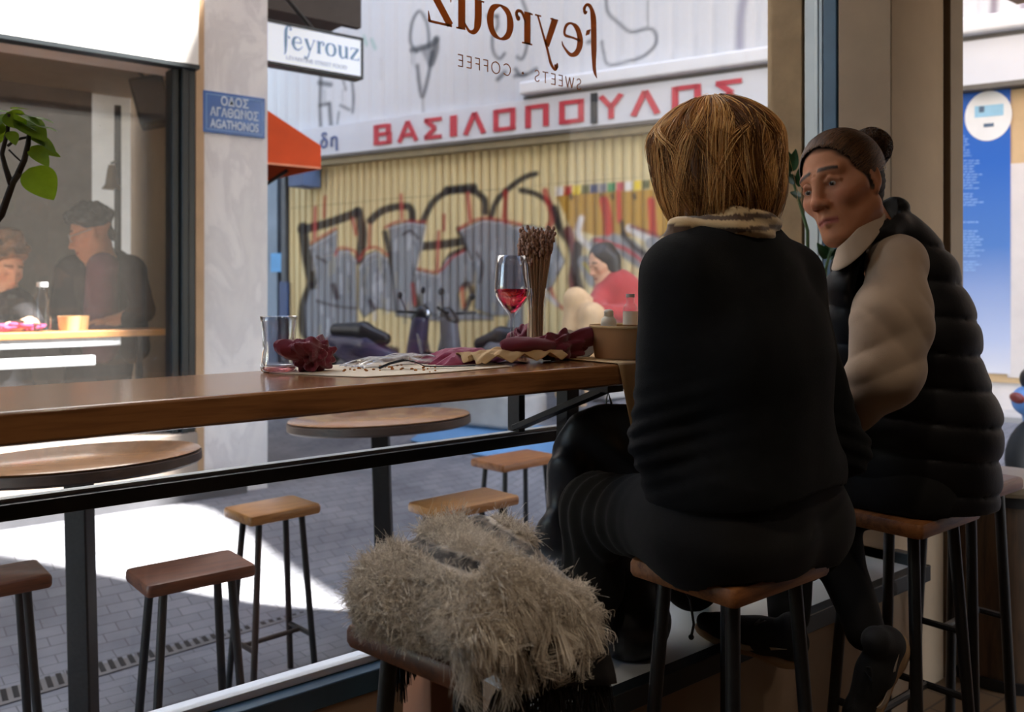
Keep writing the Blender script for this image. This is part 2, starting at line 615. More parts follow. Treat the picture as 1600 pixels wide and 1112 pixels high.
# ================================================================== the cafe room
COUNTER_H, GL = 1.067, 1.72                  # counter height, plane of the window glass
UC, VC0, VC1 = 2.515, 1.214, 1.314           # inner corner, ledge front, column front
struct('floor', MB().box((-3.2, -3.6, -0.2), (2.95, 1.80, 0.0)), M['floor'], smooth=False)
struct('ceiling', MB().box((-3.2, -3.6, 3.0), (2.95, 1.85, 3.12)), M['ceiling'], smooth=False)
struct('wall_back', MB().box((-3.2, -3.72, 0), (2.95, -3.6, 3.0)), M['room_wall'], smooth=False)
struct('wall_left', MB().box((-3.32, -3.6, 0), (-3.2, 1.85, 3.0)), M['room_wall'], smooth=False)
wr = MB().box((2.844, -3.6, 0), (2.95, 0.30, 3.0)).box((2.844, 0.30, 2.45), (2.95, VC1, 3.0))
struct('wall_right', wr, M['room_wall'], smooth=False)
# front wall: plinth under the glass, head over it, pier left of it
struct('trim_plinth', MB().box((-3.2, GL - 0.04, 0), (UC, GL + 0.10, 0.365)), M['plaster'], smooth=False)
struct('trim_window_head', MB().box((-3.2, GL - 0.04, 2.72), (2.95, GL + 0.12, 3.0)), M['plaster'], smooth=False)
struct('wall_front', MB().box((-3.2, GL - 0.04, 0.365), (-1.6, GL + 0.12, 2.72)), M['plaster'], smooth=False)
struct('wall_corner', MB().box((UC, VC1, 0), (2.844, 1.483, 3.0)), M['plaster'], bevel=0.004)
# upper storeys of the cafe's own building, unseen overhang shaped to shade the paving
struct('wall_upper', MB().box((-7.0, -9.0, 3.15), (3.9, 1.78, 13.0)), M['plaster'], smooth=False)
# the window seat ledge that steps forward at the right end
LU0 = 1.16
struct('trim_ledge', MB().box((LU0, VC0 + 0.02, 0), (UC + 0.02, GL - 0.045, 0.40)), M['plaster'], smooth=False)
struct('trim_ledge_top', MB().box((LU0, VC0 + 0.035, 0.40), (UC - 0.0, GL - 0.045, 0.432)), M['white_gloss'], smooth=False)
struct('trim_ledge_edge', MB().box((LU0, VC0, 0.395), (UC + 0.035, VC0 + 0.035, 0.44)).box((UC, VC0 + 0.035, 0.395), (UC + 0.035, VC1 + 0.17, 0.465)), M['dark_frame'], bevel=0.003)

struct('sun_block_slab', MB().box((2.955, -2.6, 2.5), (4.3, 1.66, 2.62)), M['plaster'], smooth=False)  # unseen slab added to keep the sun out of the side doorway
w1 = thing('window_1', 'large cafe window with a slim black glazing bar under the counter', 'window', (0, 0, 0))
w1['kind'] = 'structure'
obj('bottom_rail', MB().box((-1.6, GL - 0.05, 0.365), (UC, GL + 0.03, 0.412)), M['blue_frame'], w1, bevel=0.004)
obj('bottom_bead', MB().box((-1.6, GL - 0.012, 0.412), (UC, GL + 0.03, 0.428)), M['white'], w1, bevel=0.002)
obj('top_rail', MB().box((-1.6, GL - 0.05, 2.66), (UC, GL + 0.03, 2.72)), M['blue_frame'], w1, bevel=0.004)
obj('glazing_bar', MB().box((-1.6, GL - 0.020, 0.838), (UC, GL + 0.018, 0.866)), M['black_metal'], w1, bevel=0.002)
obj('glazing_bar_glint', MB().box((-1.6, GL - 0.004, 0.8662), (UC, GL + 0.018, 0.873)), M['alu'], w1)  # pale strip stands in for the reflection along the bar's top
obj('pane', MB().box((-1.6, GL, 0.428), (UC + 0.02, GL + 0.006, 0.838)), M['pane'], w1, smooth=False)
obj('pane', MB().box((-1.6, GL, 0.873), (UC + 0.02, GL + 0.006, 2.66)), M['pane'], w1, smooth=False)
obj('corner_mullion', MB().box((UC, 1.487, 0.43), (2.60, 1.536, 2.72)), M['blue_frame'], w1, bevel=0.006)
obj('corner_bead', MB().box((UC + 0.006, 1.540, 0.43), (2.60, 1.604, 2.72)).box((UC + 0.012, 1.552, 0.43), (UC + 0.002, 1.566, 2.72)), M['alu'], w1, bevel=0.004)
obj('corner_post', MB().box((UC + 0.004, 1.610, 0.43), (2.62, GL + 0.02, 2.72)), M['brown_post'], w1, bevel=0.004)

# side door to the street: frame only, the leaf stands open out of view
d1 = thing('door_1', 'open side doorway beside the beige column', 'door')
d1['kind'] = 'structure'
obj('door_jamb', MB().box((2.852, VC1 - 0.018, 0), (2.94, VC1 + 0.02, 2.45)), M['plaster_dark'], d1, bevel=0.003)
obj('threshold', MB().box((2.955, 0.30, -0.18), (3.75, 1.70, 0.0)), M['floor'], d1)

# ------------------------------------------------------------------ lettering helpers
def ribbon(mb, pts, ws, M_, z=0.0, t=0.002, n=8):
    """a stroke with its own width at each point, smoothed, extruded by t"""
    P = [Vector((p[0], p[1])) for p in pts]
    Q, W = [], []
    for i in range(len(P) - 1):
        p0, p1, p2, p3 = P[max(i - 1, 0)], P[i], P[i + 1], P[min(i + 2, len(P) - 1)]
        m = n if len(P) > 2 else 1
        for k in range(m):
            u = k / m
            Q.append(0.5 * ((2 * p1) + (p2 - p0) * u + (2 * p0 - 5 * p1 + 4 * p2 - p3) * u * u + (3 * p1 - p0 - 3 * p2 + p3) * u ** 3))
            W.append(ws[i] + (ws[i + 1] - ws[i]) * (u * u * (3 - 2 * u)))
    Q.append(P[-1]); W.append(ws[-1])
    vs = []
    for i, q in enumerate(Q):
        d = Q[min(i + 1, len(Q) - 1)] - Q[max(i - 1, 0)]
        d.normalize()
        nn = Vector((-d.y, d.x)) * W[i] / 2
        for zz in (z, z + t):
            vs.append(M_ @ Vector((q.x + nn.x, q.y + nn.y, zz)))
            vs.append(M_ @ Vector((q.x - nn.x, q.y - nn.y, zz)))
    fs = []
    for i in range(len(Q) - 1):
        a, b = 4 * i, 4 * i + 4
        fs += [(a, b, b + 1, a + 1), (a + 2, a + 3, b + 3, b + 2), (a, a + 2, b + 2, b), (a + 1, b + 1, b + 3, a + 3)]
    fs += [(0, 1, 3, 2), (len(vs) - 4, len(vs) - 2, len(vs) - 1, len(vs) - 3)]
    mb.add(vs, fs)
# the flowing high-contrast word of the shop's sign: x height 1, strokes (points, widths)
T_, K_ = 0.07, 0.26
SCRIPT = {
    'f': (0.72, [([(0.14, -0.62), (0.26, -0.3), (0.28, 0.5), (0.30, 1.35), (0.42, 1.72), (0.62, 1.78), (0.74, 1.62)], [0.02, 0.16, K_, K_, 0.16, 0.09, 0.12]),
                  ([(0.74, 1.64), (0.70, 1.50), (0.60, 1.56)], [0.12, 0.13, 0.05]), ([(0.44, 0.98), (0.56, 0.86)], [0.02, 0.17]), ([(0.56, 0.86), (0.66, 0.74)], [0.17, 0.02])]),
    'e': (0.98, [([(0.10, 0.52), (0.46, 0.56), (0.80, 0.60), (0.74, 0.90), (0.50, 1.02), (0.22, 0.88), (0.10, 0.50), (0.24, 0.12), (0.54, -0.02), (0.86, 0.20), (0.92, 0.36)], [T_, T_, 0.10, 0.10, T_, 0.22, K_, 0.20, 0.12, T_, 0.03])]),
    'y': (0.98, [([(0.02, 1.0), (0.36, 1.0)], [0.05, 0.05]), ([(0.16, 1.0), (0.52, 0.10)], [K_, 0.20]), ([(0.90, 1.0), (0.50, 0.0), (0.34, -0.44), (0.16, -0.62), (0.02, -0.50)], [T_, 0.09, 0.11, 0.09, 0.05]),
                  ([(0.04, -0.40), (0.10, -0.52), (0.18, -0.46)], [0.05, 0.16, 0.04]), ([(0.76, 1.0), (1.02, 1.0)], [0.05, 0.05])]),
    'r': (0.76, [([(0.04, 0.98), (0.20, 1.0)], [0.05, 0.06]), ([(0.26, 1.02), (0.26, 0.0)], [K_, K_]), ([(0.06, 0.02), (0.48, 0.02)], [0.05, 0.05]), ([(0.34, 0.66), (0.48, 0.96), (0.66, 0.98), (0.72, 0.86)], [0.04, 0.10, 0.10, 0.12]), ([(0.72, 0.88), (0.64, 0.74), (0.58, 0.82)], [0.12, 0.14, 0.04])]),
    'o': (1.02, [([(0.50, 1.02), (0.20, 0.86), (0.10, 0.50), (0.20, 0.14), (0.50, -0.02), (0.80, 0.14), (0.90, 0.50), (0.80, 0.86), (0.50, 1.02)], [T_, 0.2, K_, 0.2, T_, 0.2, K_, 0.2, T_])]),
    'u': (1.06, [([(0.02, 0.98), (0.22, 1.0)], [0.05, 0.05]), ([(0.24, 1.0), (0.25, 0.35), (0.36, 0.04), (0.58, 0.0), (0.78, 0.24)], [K_, K_, 0.16, 0.09, 0.05]), ([(0.86, 1.0), (0.86, 0.0)], [K_, K_]), ([(0.66, 0.98), (0.86, 0.98)], [0.05, 0.05]), ([(0.86, 0.02), (1.06, 0.02)], [0.05, 0.05])]),
    'z': (0.92, [([(0.10, 0.97), (0.88, 0.97)], [0.07, 0.07]), ([(0.12, 0.98), (0.10, 0.72)], [0.10, 0.02]), ([(0.80, 0.96), (0.12, 0.04)], [0.24, 0.24]), ([(0.06, 0.03), (0.88, 0.03)], [0.07, 0.07]), ([(0.86, 0.02), (0.90, 0.32)], [0.10, 0.02])]),
}
def script_word(mb, word, size, Mx, t=0.002, gap=0.10):
    x = 0.0
    for ch in word:
        w, st = SCRIPT[ch]
        for pts, ws in st:
            ribbon(mb, [((x + p[0]) * size, p[1] * size) for p in pts], [q * size for q in ws], Mx, 0, t)
        x += w + gap
    return (x - gap) * size
def script_width(word, size, gap=0.10):
    return (sum(SCRIPT[c][0] + gap for c in word) - gap) * size
# even-stroke capitals: unit height 1
CAP = {
    'Α': (0.86, [[(0, 0), (0.43, 1)], [(0.43, 1), (0.86, 0)], [(0.16, 0.33), (0.70, 0.33)]]),
    'Β': (0.66, [[(0.08, 0), (0.08, 1)], [(0.08, 0.92), (0.56, 0.92)], [(0.56, 0.99), (0.56, 0.5)], [(0.08, 0.52), (0.60, 0.52)], [(0.60, 0.56), (0.60, 0.0)], [(0.08, 0.08), (0.60, 0.08)]]),
    'Σ': (0.72, [[(0.02, 0.92), (0.70, 0.92)], [(0.06, 0.92), (0.44, 0.50)], [(0.44, 0.50), (0.06, 0.08)], [(0.02, 0.08), (0.70, 0.08)]]),
    'Ι': (0.18, [[(0.09, 0), (0.09, 1)]]),
    'Λ': (0.84, [[(0.04, 0), (0.42, 1)], [(0.42, 1), (0.80, 0)]]),
    'Ο': (0.82, [[(0.08, 0), (0.08, 1)], [(0.74, 0), (0.74, 1)], [(0.08, 0.92), (0.74, 0.92)], [(0.08, 0.08), (0.74, 0.08)]]),
    'Π': (0.78, [[(0.08, 0), (0.08, 1)], [(0.70, 0), (0.70, 1)], [(0.08, 0.92), (0.70, 0.92)]]),
    'Υ': (0.80, [[(0.05, 1), (0.40, 0.48)], [(0.75, 1), (0.40, 0.48)], [(0.40, 0.54), (0.40, 0)]]),
    'S': (0.60, [[(0.54, 0.84), (0.40, 0.97), (0.20, 0.97), (0.07, 0.80), (0.14, 0.60), (0.44, 0.42), (0.53, 0.22), (0.42, 0.04), (0.18, 0.03), (0.04, 0.18)]]),
    'W': (1.02, [[(0.0, 1), (0.26, 0)], [(0.26, 0), (0.51, 0.96)], [(0.51, 0.96), (0.76, 0)], [(0.76, 0), (1.02, 1)]]),
    'E': (0.54, [[(0.05, 0), (0.05, 1)], [(0.05, 0.97), (0.52, 0.97)], [(0.05, 0.52), (0.46, 0.52)], [(0.05, 0.03), (0.52, 0.03)]]),
    'F': (0.52, [[(0.05, 0), (0.05, 1)], [(0.05, 0.97), (0.52, 0.97)], [(0.05, 0.50), (0.46, 0.50)]]),
    'T': (0.66, [[(0.33, 0), (0.33, 1)], [(0.0, 0.97), (0.66, 0.97)]]),
    'C': (0.84, [[(0.80, 0.84), (0.60, 0.98), (0.34, 0.97), (0.10, 0.76), (0.06, 0.44), (0.22, 0.12), (0.50, 0.02), (0.80, 0.16)]]),
    'O': (0.96, [[(0.48, 1.0), (0.16, 0.85), (0.04, 0.5), (0.16, 0.15), (0.48, 0.0), (0.80, 0.15), (0.92, 0.5), (0.80, 0.85), (0.48, 1.0)]]),
    '+': (0.40, [[(0.20, 0.38), (0.20, 0.62)], [(0.08, 0.50), (0.32, 0.50)]]),
    'δ': (0.66, [[(0.56, 0.86), (0.36, 0.98), (0.18, 0.86), (0.34, 0.66), (0.54, 0.46), (0.56, 0.2), (0.34, 0.02), (0.10, 0.16), (0.10, 0.42), (0.34, 0.60)]]),
    'η': (0.66, [[(0.10, 0), (0.10, 0.66)], [(0.10, 0.44), (0.30, 0.64), (0.52, 0.58), (0.56, 0.40)], [(0.56, 0.44), (0.56, -0.28)]]),
    ' ': (0.45, []),
}
def caps(mb, word, h, sw, Mx, t=0.002, gap=0.22, adv=None):
    x = 0.0
    for i, ch in enumerate(word):
        w, st = CAP[ch]
        if adv:
            x = adv[i]
        for pts in st:
            n = 5 if len(pts) > 2 else 1
            ribbon(mb, [(x + p[0] * h, p[1] * h) for p in pts], [sw] * len(pts), Mx, 0, t, n)
        x += (w + gap) * h
    return x - gap * h
def text_obj(name, s, size, mat, parent, Mx, align='CENTER', ext=0.001, off=0.0, line=1.0):
    cu = bpy.data.curves.new(name, 'FONT')
    cu.body = s; cu.size = size; cu.align_x = align; cu.extrude = ext; cu.offset = off; cu.space_line = line
    tmp = bpy.data.objects.new('tmp', cu)
    C.objects.link(tmp)
    dg = bpy.context.evaluated_depsgraph_get()
    me = bpy.data.meshes.new_from_object(tmp.evaluated_get(dg))
    bpy.data.objects.remove(tmp)
    me.transform(Mx)
    me.materials.clear()
    o = bpy.data.objects.new(name, me)
    return finish(o, mat, parent, smooth=False)
def frame(o, x, y):
    """matrix with origin o, local x and y along world vectors, z = x cross y"""
    x = Vector(x).normalized(); y = Vector(y).normalized(); z = x.cross(y)
    return Matrix(((x.x, y.x, z.x, o[0]), (x.y, y.y, z.y, o[1]), (x.z, y.z, z.z, o[2]), (0, 0, 0, 1)))

# gold lettering stuck on the glass, reading right from the street
M['gold'] = mk('bronze_vinyl', (128, 78, 34), 0.5, var=0.05)
_t = M['gold'].node_tree                                   # thin vinyl: daylight glows through it
_tr = _t.nodes.new('ShaderNodeBsdfTranslucent'); _tr.inputs[0].default_value = lin((188, 130, 80))
_mx = _t.nodes.new('ShaderNodeMixShader'); _mx.inputs[0].default_value = 0.7
_t.links.new(_t.nodes['Principled BSDF'].outputs[0], _mx.inputs[1]); _t.links.new(_tr.outputs[0], _mx.inputs[2]); _t.links.new(_mx.outputs[0], _t.nodes['Material Output'].inputs[0])
# (as the street reads it: x runs towards -U)
a0, a1 = vp(940, 60, GL), vp(672, 20, GL)
Wd = (a0 - a1).length
sz = Wd / (script_width('feyrouz', 1.0))
mb = MB()
base = vp(905, 76, GL)
script_word(mb, 'feyrouz', sz, frame((a0.x + 0.12 * sz * 0, GL + 0.0065, vp(905, 86, GL).z), (-1, 0, 0), (0, 0, 1)), 0.0012)
obj('shop_lettering', mb, M['gold'], w1, smooth=False)
mb = MB()
b0, b1 = vp(911, 140, GL), vp(718, 107, GL)
hh = vp(905, 124, GL).z - vp(905, 141, GL).z
wd = caps(MB(), 'SWEETS + COFFEE', hh, 0.002, Matrix.Identity(4))
gap = 0.22 + ((b0 - b1).length - wd) / hh / 14
caps(mb, 'SWEETS + COFFEE', hh, hh * 0.085, frame((b0.x, GL + 0.0065, b0.z), (-1, 0, 0), (0, 0, 1)), 0.0012, gap)
obj('shop_lettering', mb, M['gold'], w1, smooth=False)

# ceiling lamps of the cafe
M['bulb'] = mk_emit('warm_bulb', (255, 214, 160), 14.0)
LAMPS = [(-0.2, 0.55), (0.75, 0.35), (0.2, -0.9), (1.5, -0.35), (-1.4, -0.8)]
lamp0 = None
for i, (x, y) in enumerate(LAMPS):
    if lamp0 is None:
        lamp0 = thing('ceiling_lamp', 'small round warm downlight under the cafe ceiling', 'lamp', (x, y, 3.0), group='cafe ceiling downlights')
        obj('lamp_housing', MB().lathe([(0.03, 0.0), (0.055, 0.0), (0.055, -0.09), (0.048, -0.09), (0.045, -0.03), (0.0, -0.03)], 24), M['black_metal'], lamp0)
        obj('bulb', MB().sphere((0, 0, -0.06), 0.03, 12, 8), M['bulb'], lamp0)
    else:
        dup(lamp0, (x, y, 3.0), 0, lamp0['label'])
    L = bpy.data.lights.new('lamp_light', 'SPOT')
    lo = bpy.data.objects.new('lamp_light', L)
    C.objects.link(lo)
    lo.location = (x, y, 2.90)
    L.energy = 22.0
    L.spot_size = math.radians(104)
    L.spot_blend = 0.6
    L.shadow_soft_size = 0.05
    L.color = (1.0, 0.84, 0.66)

# ================================================================== the ground outside
O_W = Vector((4.589, 6.973, 0))
R_W, N_W = Vector((0.310, -0.951, 0)).normalized(), Vector((-0.951, -0.310, 0)).normalized()
def sstep(x, a, b):
    x = np.clip((x - a) / (b - a), 0, 1)
    return x * x * (3 - 2 * x)
G0 = -0.17
def ground_h(x, y):
    a = (x - O_W.x) * N_W.x + (y - O_W.y) * N_W.y
    f = sstep(y, 3.45, 4.75) * 0.27
    g = sstep(-a, -3.05, -0.35) * 0.60
    return G0 + np.maximum(f, g) + 0.0 * np.minimum(f, g)
def gg(px, py):
    """the street point seen at a pixel"""
    h = -0.1
    for _ in range(30):
        p = gp(px, py, h)
        h = 0.5 * h + 0.5 * float(ground_h(p.x, p.y))
    return gp(px, py, h)
def wp(px, py, off=0.0):
    """the point seen at a pixel on the plane off metres in front of the facade across the street"""
    d = at(px, py, 1.0) - Vector((0, 0, CAM_H))
    o = Vector((0, 0, CAM_H))
    s = (off - (o - O_W).dot(N_W)) / (d.dot(N_W))
    return o + d * s
def wt(p):
    return (Vector((p.x, p.y, 0)) - Vector((O_W.x, O_W.y, 0))).dot(R_W)
xs = np.concatenate([np.arange(-9, 8.2, 0.12)])
ys = np.arange(-9.0, 15.0, 0.12)
gx, gy = np.meshgrid(xs, ys)
gz = ground_h(gx, gy)
gz = np.where((gx < 2.9) & (gy < 1.7), -0.25, gz)
me = bpy.data.meshes.new('ground')
w = len(xs)
idx = np.arange(len(ys) * w).reshape(len(ys), w)
q = np.stack([idx[:-1, :-1], idx[:-1, 1:], idx[1:, 1:], idx[1:, :-1]], -1).reshape(-1, 4)
me.from_pydata(np.stack([gx, gy, gz], -1).reshape(-1, 3).tolist(), [], q.tolist())
o = finish(bpy.data.objects.new('ground', me), M['paving'], angle=180)
o['kind'] = 'structure'

# a line of slotted drain covers along the foot of the paving
M['drain'] = mk('drain_iron', (92, 92, 96), 0.6, 0.4, var=0.2)
M['slot'] = mk('drain_slot', (22, 22, 24), 0.9)
p0, p1 = gp(-60, 1107, G0), gp(560, 926, G0)
dr = thing('drain_channel', 'long slotted drain channel in the paving behind the wooden stools', 'drain', (p0.x, p0.y, G0))
dd = Vector((p1.x - p0.x, p1.y - p0.y, 0)); Ld = dd.length; dd.normalize()
dn = Vector((-dd.y, dd.x, 0))
obj('drain_rim', MB().bar(Vector((0, 0, 0.002)), dd * Ld + Vector((0, 0, 0.002)), 0.15, 0.006), M['drain'], dr, smooth=False)
mb = MB()
for i in range(int(Ld / 0.036)):
    c = dd * (i * 0.036 + 0.02) + Vector((0, 0, 0.005))
    mb.bar(c - dn * 0.05 - dd * 0.010, c + dn * 0.05 + dd * 0.010, 0.018, 0.003)
obj('drain_slots', mb, M['slot'], dr, smooth=False)
# ribbed guiding strips in the paving
M['rib'] = mk('guide_strip', (74, 75, 82), 0.8, var=0.1)
a, b = gp(-40, 985, G0), gp(235, 916, G0)
gd = Vector((b.x - a.x, b.y - a.y, 0)); L_ = gd.length; gd.normalize(); gn = Vector((-gd.y, gd.x, 0))
gs = thing('guide_strip', 'ribbed guiding strip in the grey paving near the drain', 'paving strip', (a.x, a.y, G0))
for i in range(4):
    obj('rib', MB().bar(gn * (i * 0.09 - 0.02) + Vector((0, 0, 0.004)), gn * (i * 0.09 - 0.02) + gd * L_ + Vector((0, 0, 0.004)), 0.035, 0.01), M['rib'], gs)

# ================================================================== building on the left: white fascia, marble pillar, shop window
VF = 4.8
UP0, UP1 = vp(318, 500, VF).x, vp(418, 500, VF).x        # the pillar
UJ = vp(305, 500, VF).x
UJ0 = vp(270, 500, VF).x
HB = 2.415
GB = 0.12
M['grey_in'] = mk('grey_brown_wall', (136, 126, 118), 0.8, var=0.2, scale=3)
M['beige_in'] = mk('beige_soffit', (172, 150, 124), 0.8, var=0.05)
M['maroon'] = mk('maroon_cloth', (96, 44, 40), 0.8)
M['shutter_white'] = mk('white_shutter', (214, 210, 200), 0.6, var=0.05)
M['tan_strip'] = mk('tan_strip', (176, 148, 118), 0.7, var=0.1)
struct('pillar', MB().box((UP0, VF, 0.0), (UP1, VF + 0.5, 7.0)), M['marble'], smooth=False)
struct('wall_fascia', MB().box((-4.0, VF - 0.05, HB), (UJ, VF + 0.3, 7.0)), M['white'], smooth=False)
struct('trim_fascia_edge', MB().box((-4.0, VF - 0.07, HB - 0.022), (UJ, VF + 0.02, HB)), M['dark_frame'], smooth=False)
struct('trim_pillar_strip', MB().box((UJ, VF - 0.01, 0.0), (UP0, VF + 0.35, 7.0)), M['tan_strip'], smooth=False)
struct('wall_side', MB().box((UP1 - 0.14, VF + 0.5, 0.0), (UP1 - 0.02, 6.85, 7.0)), M['plaster'], smooth=False)
struct('ceiling_shop', MB().box((-4.0, VF + 0.3, 2.62), (UP1 - 0.14, 6.85, 2.75)), M['beige_in'], smooth=False)
struct('floor_shop', MB().box((-4.0, VF - 0.05, 0.0), (UP1 - 0.14, 9.2, 0.22)), M['paving'], smooth=False)
UO = up_(150, 400, 1.0)
struct('wall_shop_back', MB().box((-4.0, 6.8, 0.22), (1.74, 6.92, 2.62)), M['grey_in'], smooth=False)
struct('wall_shop_left', MB().box((-4.1, VF - 0.05, 0.0), (-4.0, 9.2, 7.0)), M['grey_in'], smooth=False)
struct('wall_backdrop', MB().box((-1.0, 8.8, 0.0), (3.0, 9.0, 4.6)), M['shutter_white'], smooth=False)  # invented pale backdrop in place of the bright street reflected in the window
w2 = thing('window_2', 'wide shop window under the white fascia reflecting the street', 'window')
w2['kind'] = 'structure'
obj('pane', MB().box((-4.0, VF + 0.05, 0.46), (UJ0, VF + 0.058, HB)), M['pane_far'], w2, smooth=False)
jm = MB()
e = (UJ - UJ0)
jm.box((UJ0, VF + 0.0, 0.3), (UJ0 + 0.30 * e, VF + 0.12, HB - 0.02)).box((UJ0 + 0.34 * e, VF - 0.03, 0.3), (UJ0 + 0.62 * e, VF + 0.12, HB - 0.02)).box((UJ0 + 0.66 * e, VF - 0.01, 0.3), (UJ - 0.002, VF + 0.12, HB - 0.02))
obj('jamb', jm, M['dark_frame'], w2, bevel=0.005)
obj('sill', MB().box((-4.0, VF - 0.05, 0.22), (UJ - 0.002, VF + 0.14, 0.46)), M['grey_in'], w2, bevel=0.005)

# street name plate
M['plate_blue'] = mk('enamel_blue', (28, 84, 160), 0.35, var=0.12, scale=12, coat=0.3)
M['plate_white'] = mk('enamel_white', (190, 205, 225), 0.5, var=0.1)
pl = [vp(x, y, VF - 0.01) for x, y in ((317, 140), (414, 154), (414, 215), (317, 207))]
cx_, cz_ = (pl[0].x + pl[1].x) / 2, sum(p.z for p in pl) / 4
pw, ph = pl[1].x - pl[0].x, (pl[0].z - pl[3].z + pl[1].z - pl[2].z) / 2
sp = thing('street_sign', 'blue enamel street name plate on the white marble pillar', 'sign', (cx_, VF, cz_))
obj('plate', MB().box((-pw / 2, -0.012, -ph / 2), (pw / 2, -0.001, ph / 2)), M['plate_blue'], sp, bevel=0.003)
bd = MB()
for s in (-1, 1):
    bd.box((-pw / 2 + 0.016, -0.014, s * (ph / 2 - 0.018) - 0.0025), (pw / 2 - 0.016, -0.0121, s * (ph / 2 - 0.018) + 0.0025))
    bd.box((s * (pw / 2 - 0.018) - 0.0025, -0.014, -ph / 2 + 0.016), (s * (pw / 2 - 0.018) + 0.0025, -0.0121, ph / 2 - 0.016))
obj('plate_border', bd, mk('enamel_line', (110, 150, 205), 0.5), sp)
for s_, dz, k in (('ΟΔΟΣ', 0.06, 0.85), ('ΑΓΑΘΩΝΟΣ', -0.008, 0.74), ('AGATHONOS', -0.078, 0.66)):
    text_obj('street_name', s_, 0.066, M['plate_white'], sp, frame((0, -0.0135, dz * ph / 0.245 - 0.012), (1, 0, 0), (0, 0, 1)) @ Matrix.Diagonal((k, 1, 1, 1)), off=0.001)

# projecting shop sign on its bracket
VS = 4.95
u1_ = vp(562, 90, VS).x
hz0, hz1 = 2.53, 2.79
M['sign_white'] = mk_emit('emissive_sign_face', (222, 232, 246), 0.35)  # face material emits weakly by itself
M['sign_blue'] = mk('slate_blue_print', (120, 160, 198), 0.5)
M['sign_pale'] = mk('pale_print', (176, 190, 206), 0.5)
sg = thing('hanging_sign', 'white rectangular shop sign in a dark frame hanging beside the marble pillar', 'sign', (UP1, VS, hz0))
sw_, sh_ = u1_ - UP1 - 0.02, hz1 - hz0
fr_ = MB()
fr_.box((0.02, -0.05, 0), (0.02 + sw_, 0.05, 0.018)).box((0.02, -0.05, sh_ - 0.018), (0.02 + sw_, 0.05, sh_)).box((0.02, -0.05, 0.018), (0.038, 0.05, sh_ - 0.018)).box((0.002 + sw_, -0.05, 0.018), (0.02 + sw_, 0.05, sh_ - 0.018))
obj('sign_frame', fr_, M['dark_frame'], sg, bevel=0.003)
obj('sign_face', MB().box((0.038, -0.045, 0.018), (0.002 + sw_, 0.045, sh_ - 0.018)), M['sign_white'], sg, smooth=False)
k = (vp(550, 90, VS).x - vp(430, 90, VS).x) / script_width('feyrouz', 1.0)
mb = MB()
script_word(mb, 'feyrouz', k, frame((vp(436, 80, VS).x - UP1, -0.0465, 0.112), (1, 0, 0), (0, 0, 1)), 0.001)
obj('sign_lettering', mb, M['sign_blue'], sg, smooth=False)
text_obj('sign_small_print', 'LEVANTINE STREET FOOD', 0.034, M['sign_pale'], sg, frame((vp(490, 90, VS).x - UP1, -0.0465, 0.044), (1, 0, 0), (0, 0, 1)))
obj('sign_bracket', MB().tube([(0.0, 0, sh_ + 0.26), (0.10, 0, sh_ + 0.24), (0.36, 0, sh_)], 0.014, 8), M['black_metal'], sg)
obj('sign_hook', MB().tube([(0.01, 0, sh_ + 0.25), (0.01, 0, sh_ - 0.01)], 0.012, 8), M['black_metal'], sg)

# orange awning on the side of the same building
M['orange'] = mk('orange_canvas', (224, 88, 28), 0.8, var=0.08, scale=5)
M['orange_dark'] = mk('orange_valance', (206, 76, 26), 0.8, var=0.06)
M['awn_edge'] = mk('awning_hem', (226, 150, 120), 0.8)
aw = thing('awning', 'orange canvas awning folded out past the marble pillar', 'awning', (UP1 + 0.002, 5.0, 1.96))
ua = vp(500, 240, 5.0).x - UP1
prof = [(0.0, 0.36), (ua, 0.145), (ua, 0.0), (ua - 0.012, 0.0), (ua - 0.012, 0.13), (0.0, 0.34)]
Ma = frame((0, 0, 0), (1, 0, 0), (0, 0, 1))
obj('awning_canvas', MB().prism(prof, -2.2, Ma), M['orange'], aw, smooth=False)
obj('awning_end', MB().prism([(0.0, 0.36), (ua, 0.145), (ua, 0.012), (0.0, 0.012)], -0.008, Ma, 0.008), M['orange_dark'], aw, smooth=False)
obj('awning_hem', MB().prism([(0.0, 0.0), (ua, 0.0), (ua, 0.012), (0.0, 0.012)], -0.012, Ma, 0.010), M['awn_edge'], aw, smooth=False)
obj('awning_arm', MB().tube([(0.0, 0.4, -0.25), (ua - 0.03, 0.4, 0.03)], 0.012, 8), M['black_metal'], aw)
# roof eave of the left building over the lane
struct('roof_eave', MB().box((UP1, 5.3, 3.05), (3.05, 9.0, 3.2)).box((UP1, 5.3, 2.98), (3.05, 5.36, 3.05)), mk('dark_soffit', (62, 56, 52), 0.8), smooth=False)
# ================================================================== building across the lane
Z3 = Vector((0, 0, 1))
FW = frame((O_W.x, O_W.y, 0), R_W, Z3)                     # local x along the facade, y up, z = out towards us
if FW.to_3x3().col[2].dot(N_W) < 0:
    raise RuntimeError('facade frame flipped')
def fbox(mb, a, b, z0, z1):
    """a box on the facade: (t, h) corners, from z0 to z1 out of the wall"""
    return mb.box((a[0], a[1], z0), (b[0], b[1], z1), FW)
def th(px, py, off=0.0):
    p = wp(px, py, off)
    return wt(p), p.z
ROOF = 10.1
M['cream'] = mk('cream_render', (206, 196, 168), 0.85, var=0.06)
M['white_band'] = mk('white_cladding', (214, 214, 216), 0.6, var=0.05)
M['roof_grey'] = mk('grey_render', (176, 172, 166), 0.9, var=0.06)
t_l, _ = th(455, 400)
t_r = 7.2
mb = MB()
fbox(mb, (-14, -0.3), (16, ROOF), -6.0, 0.0)
fbox(mb, (-14, ROOF), (7.0, ROOF + 2.4), -6.0, 0.0)  # unseen roof step added so that its shadow covers the pillar
struct('wall_across', mb, M['roof_grey'], smooth=False)
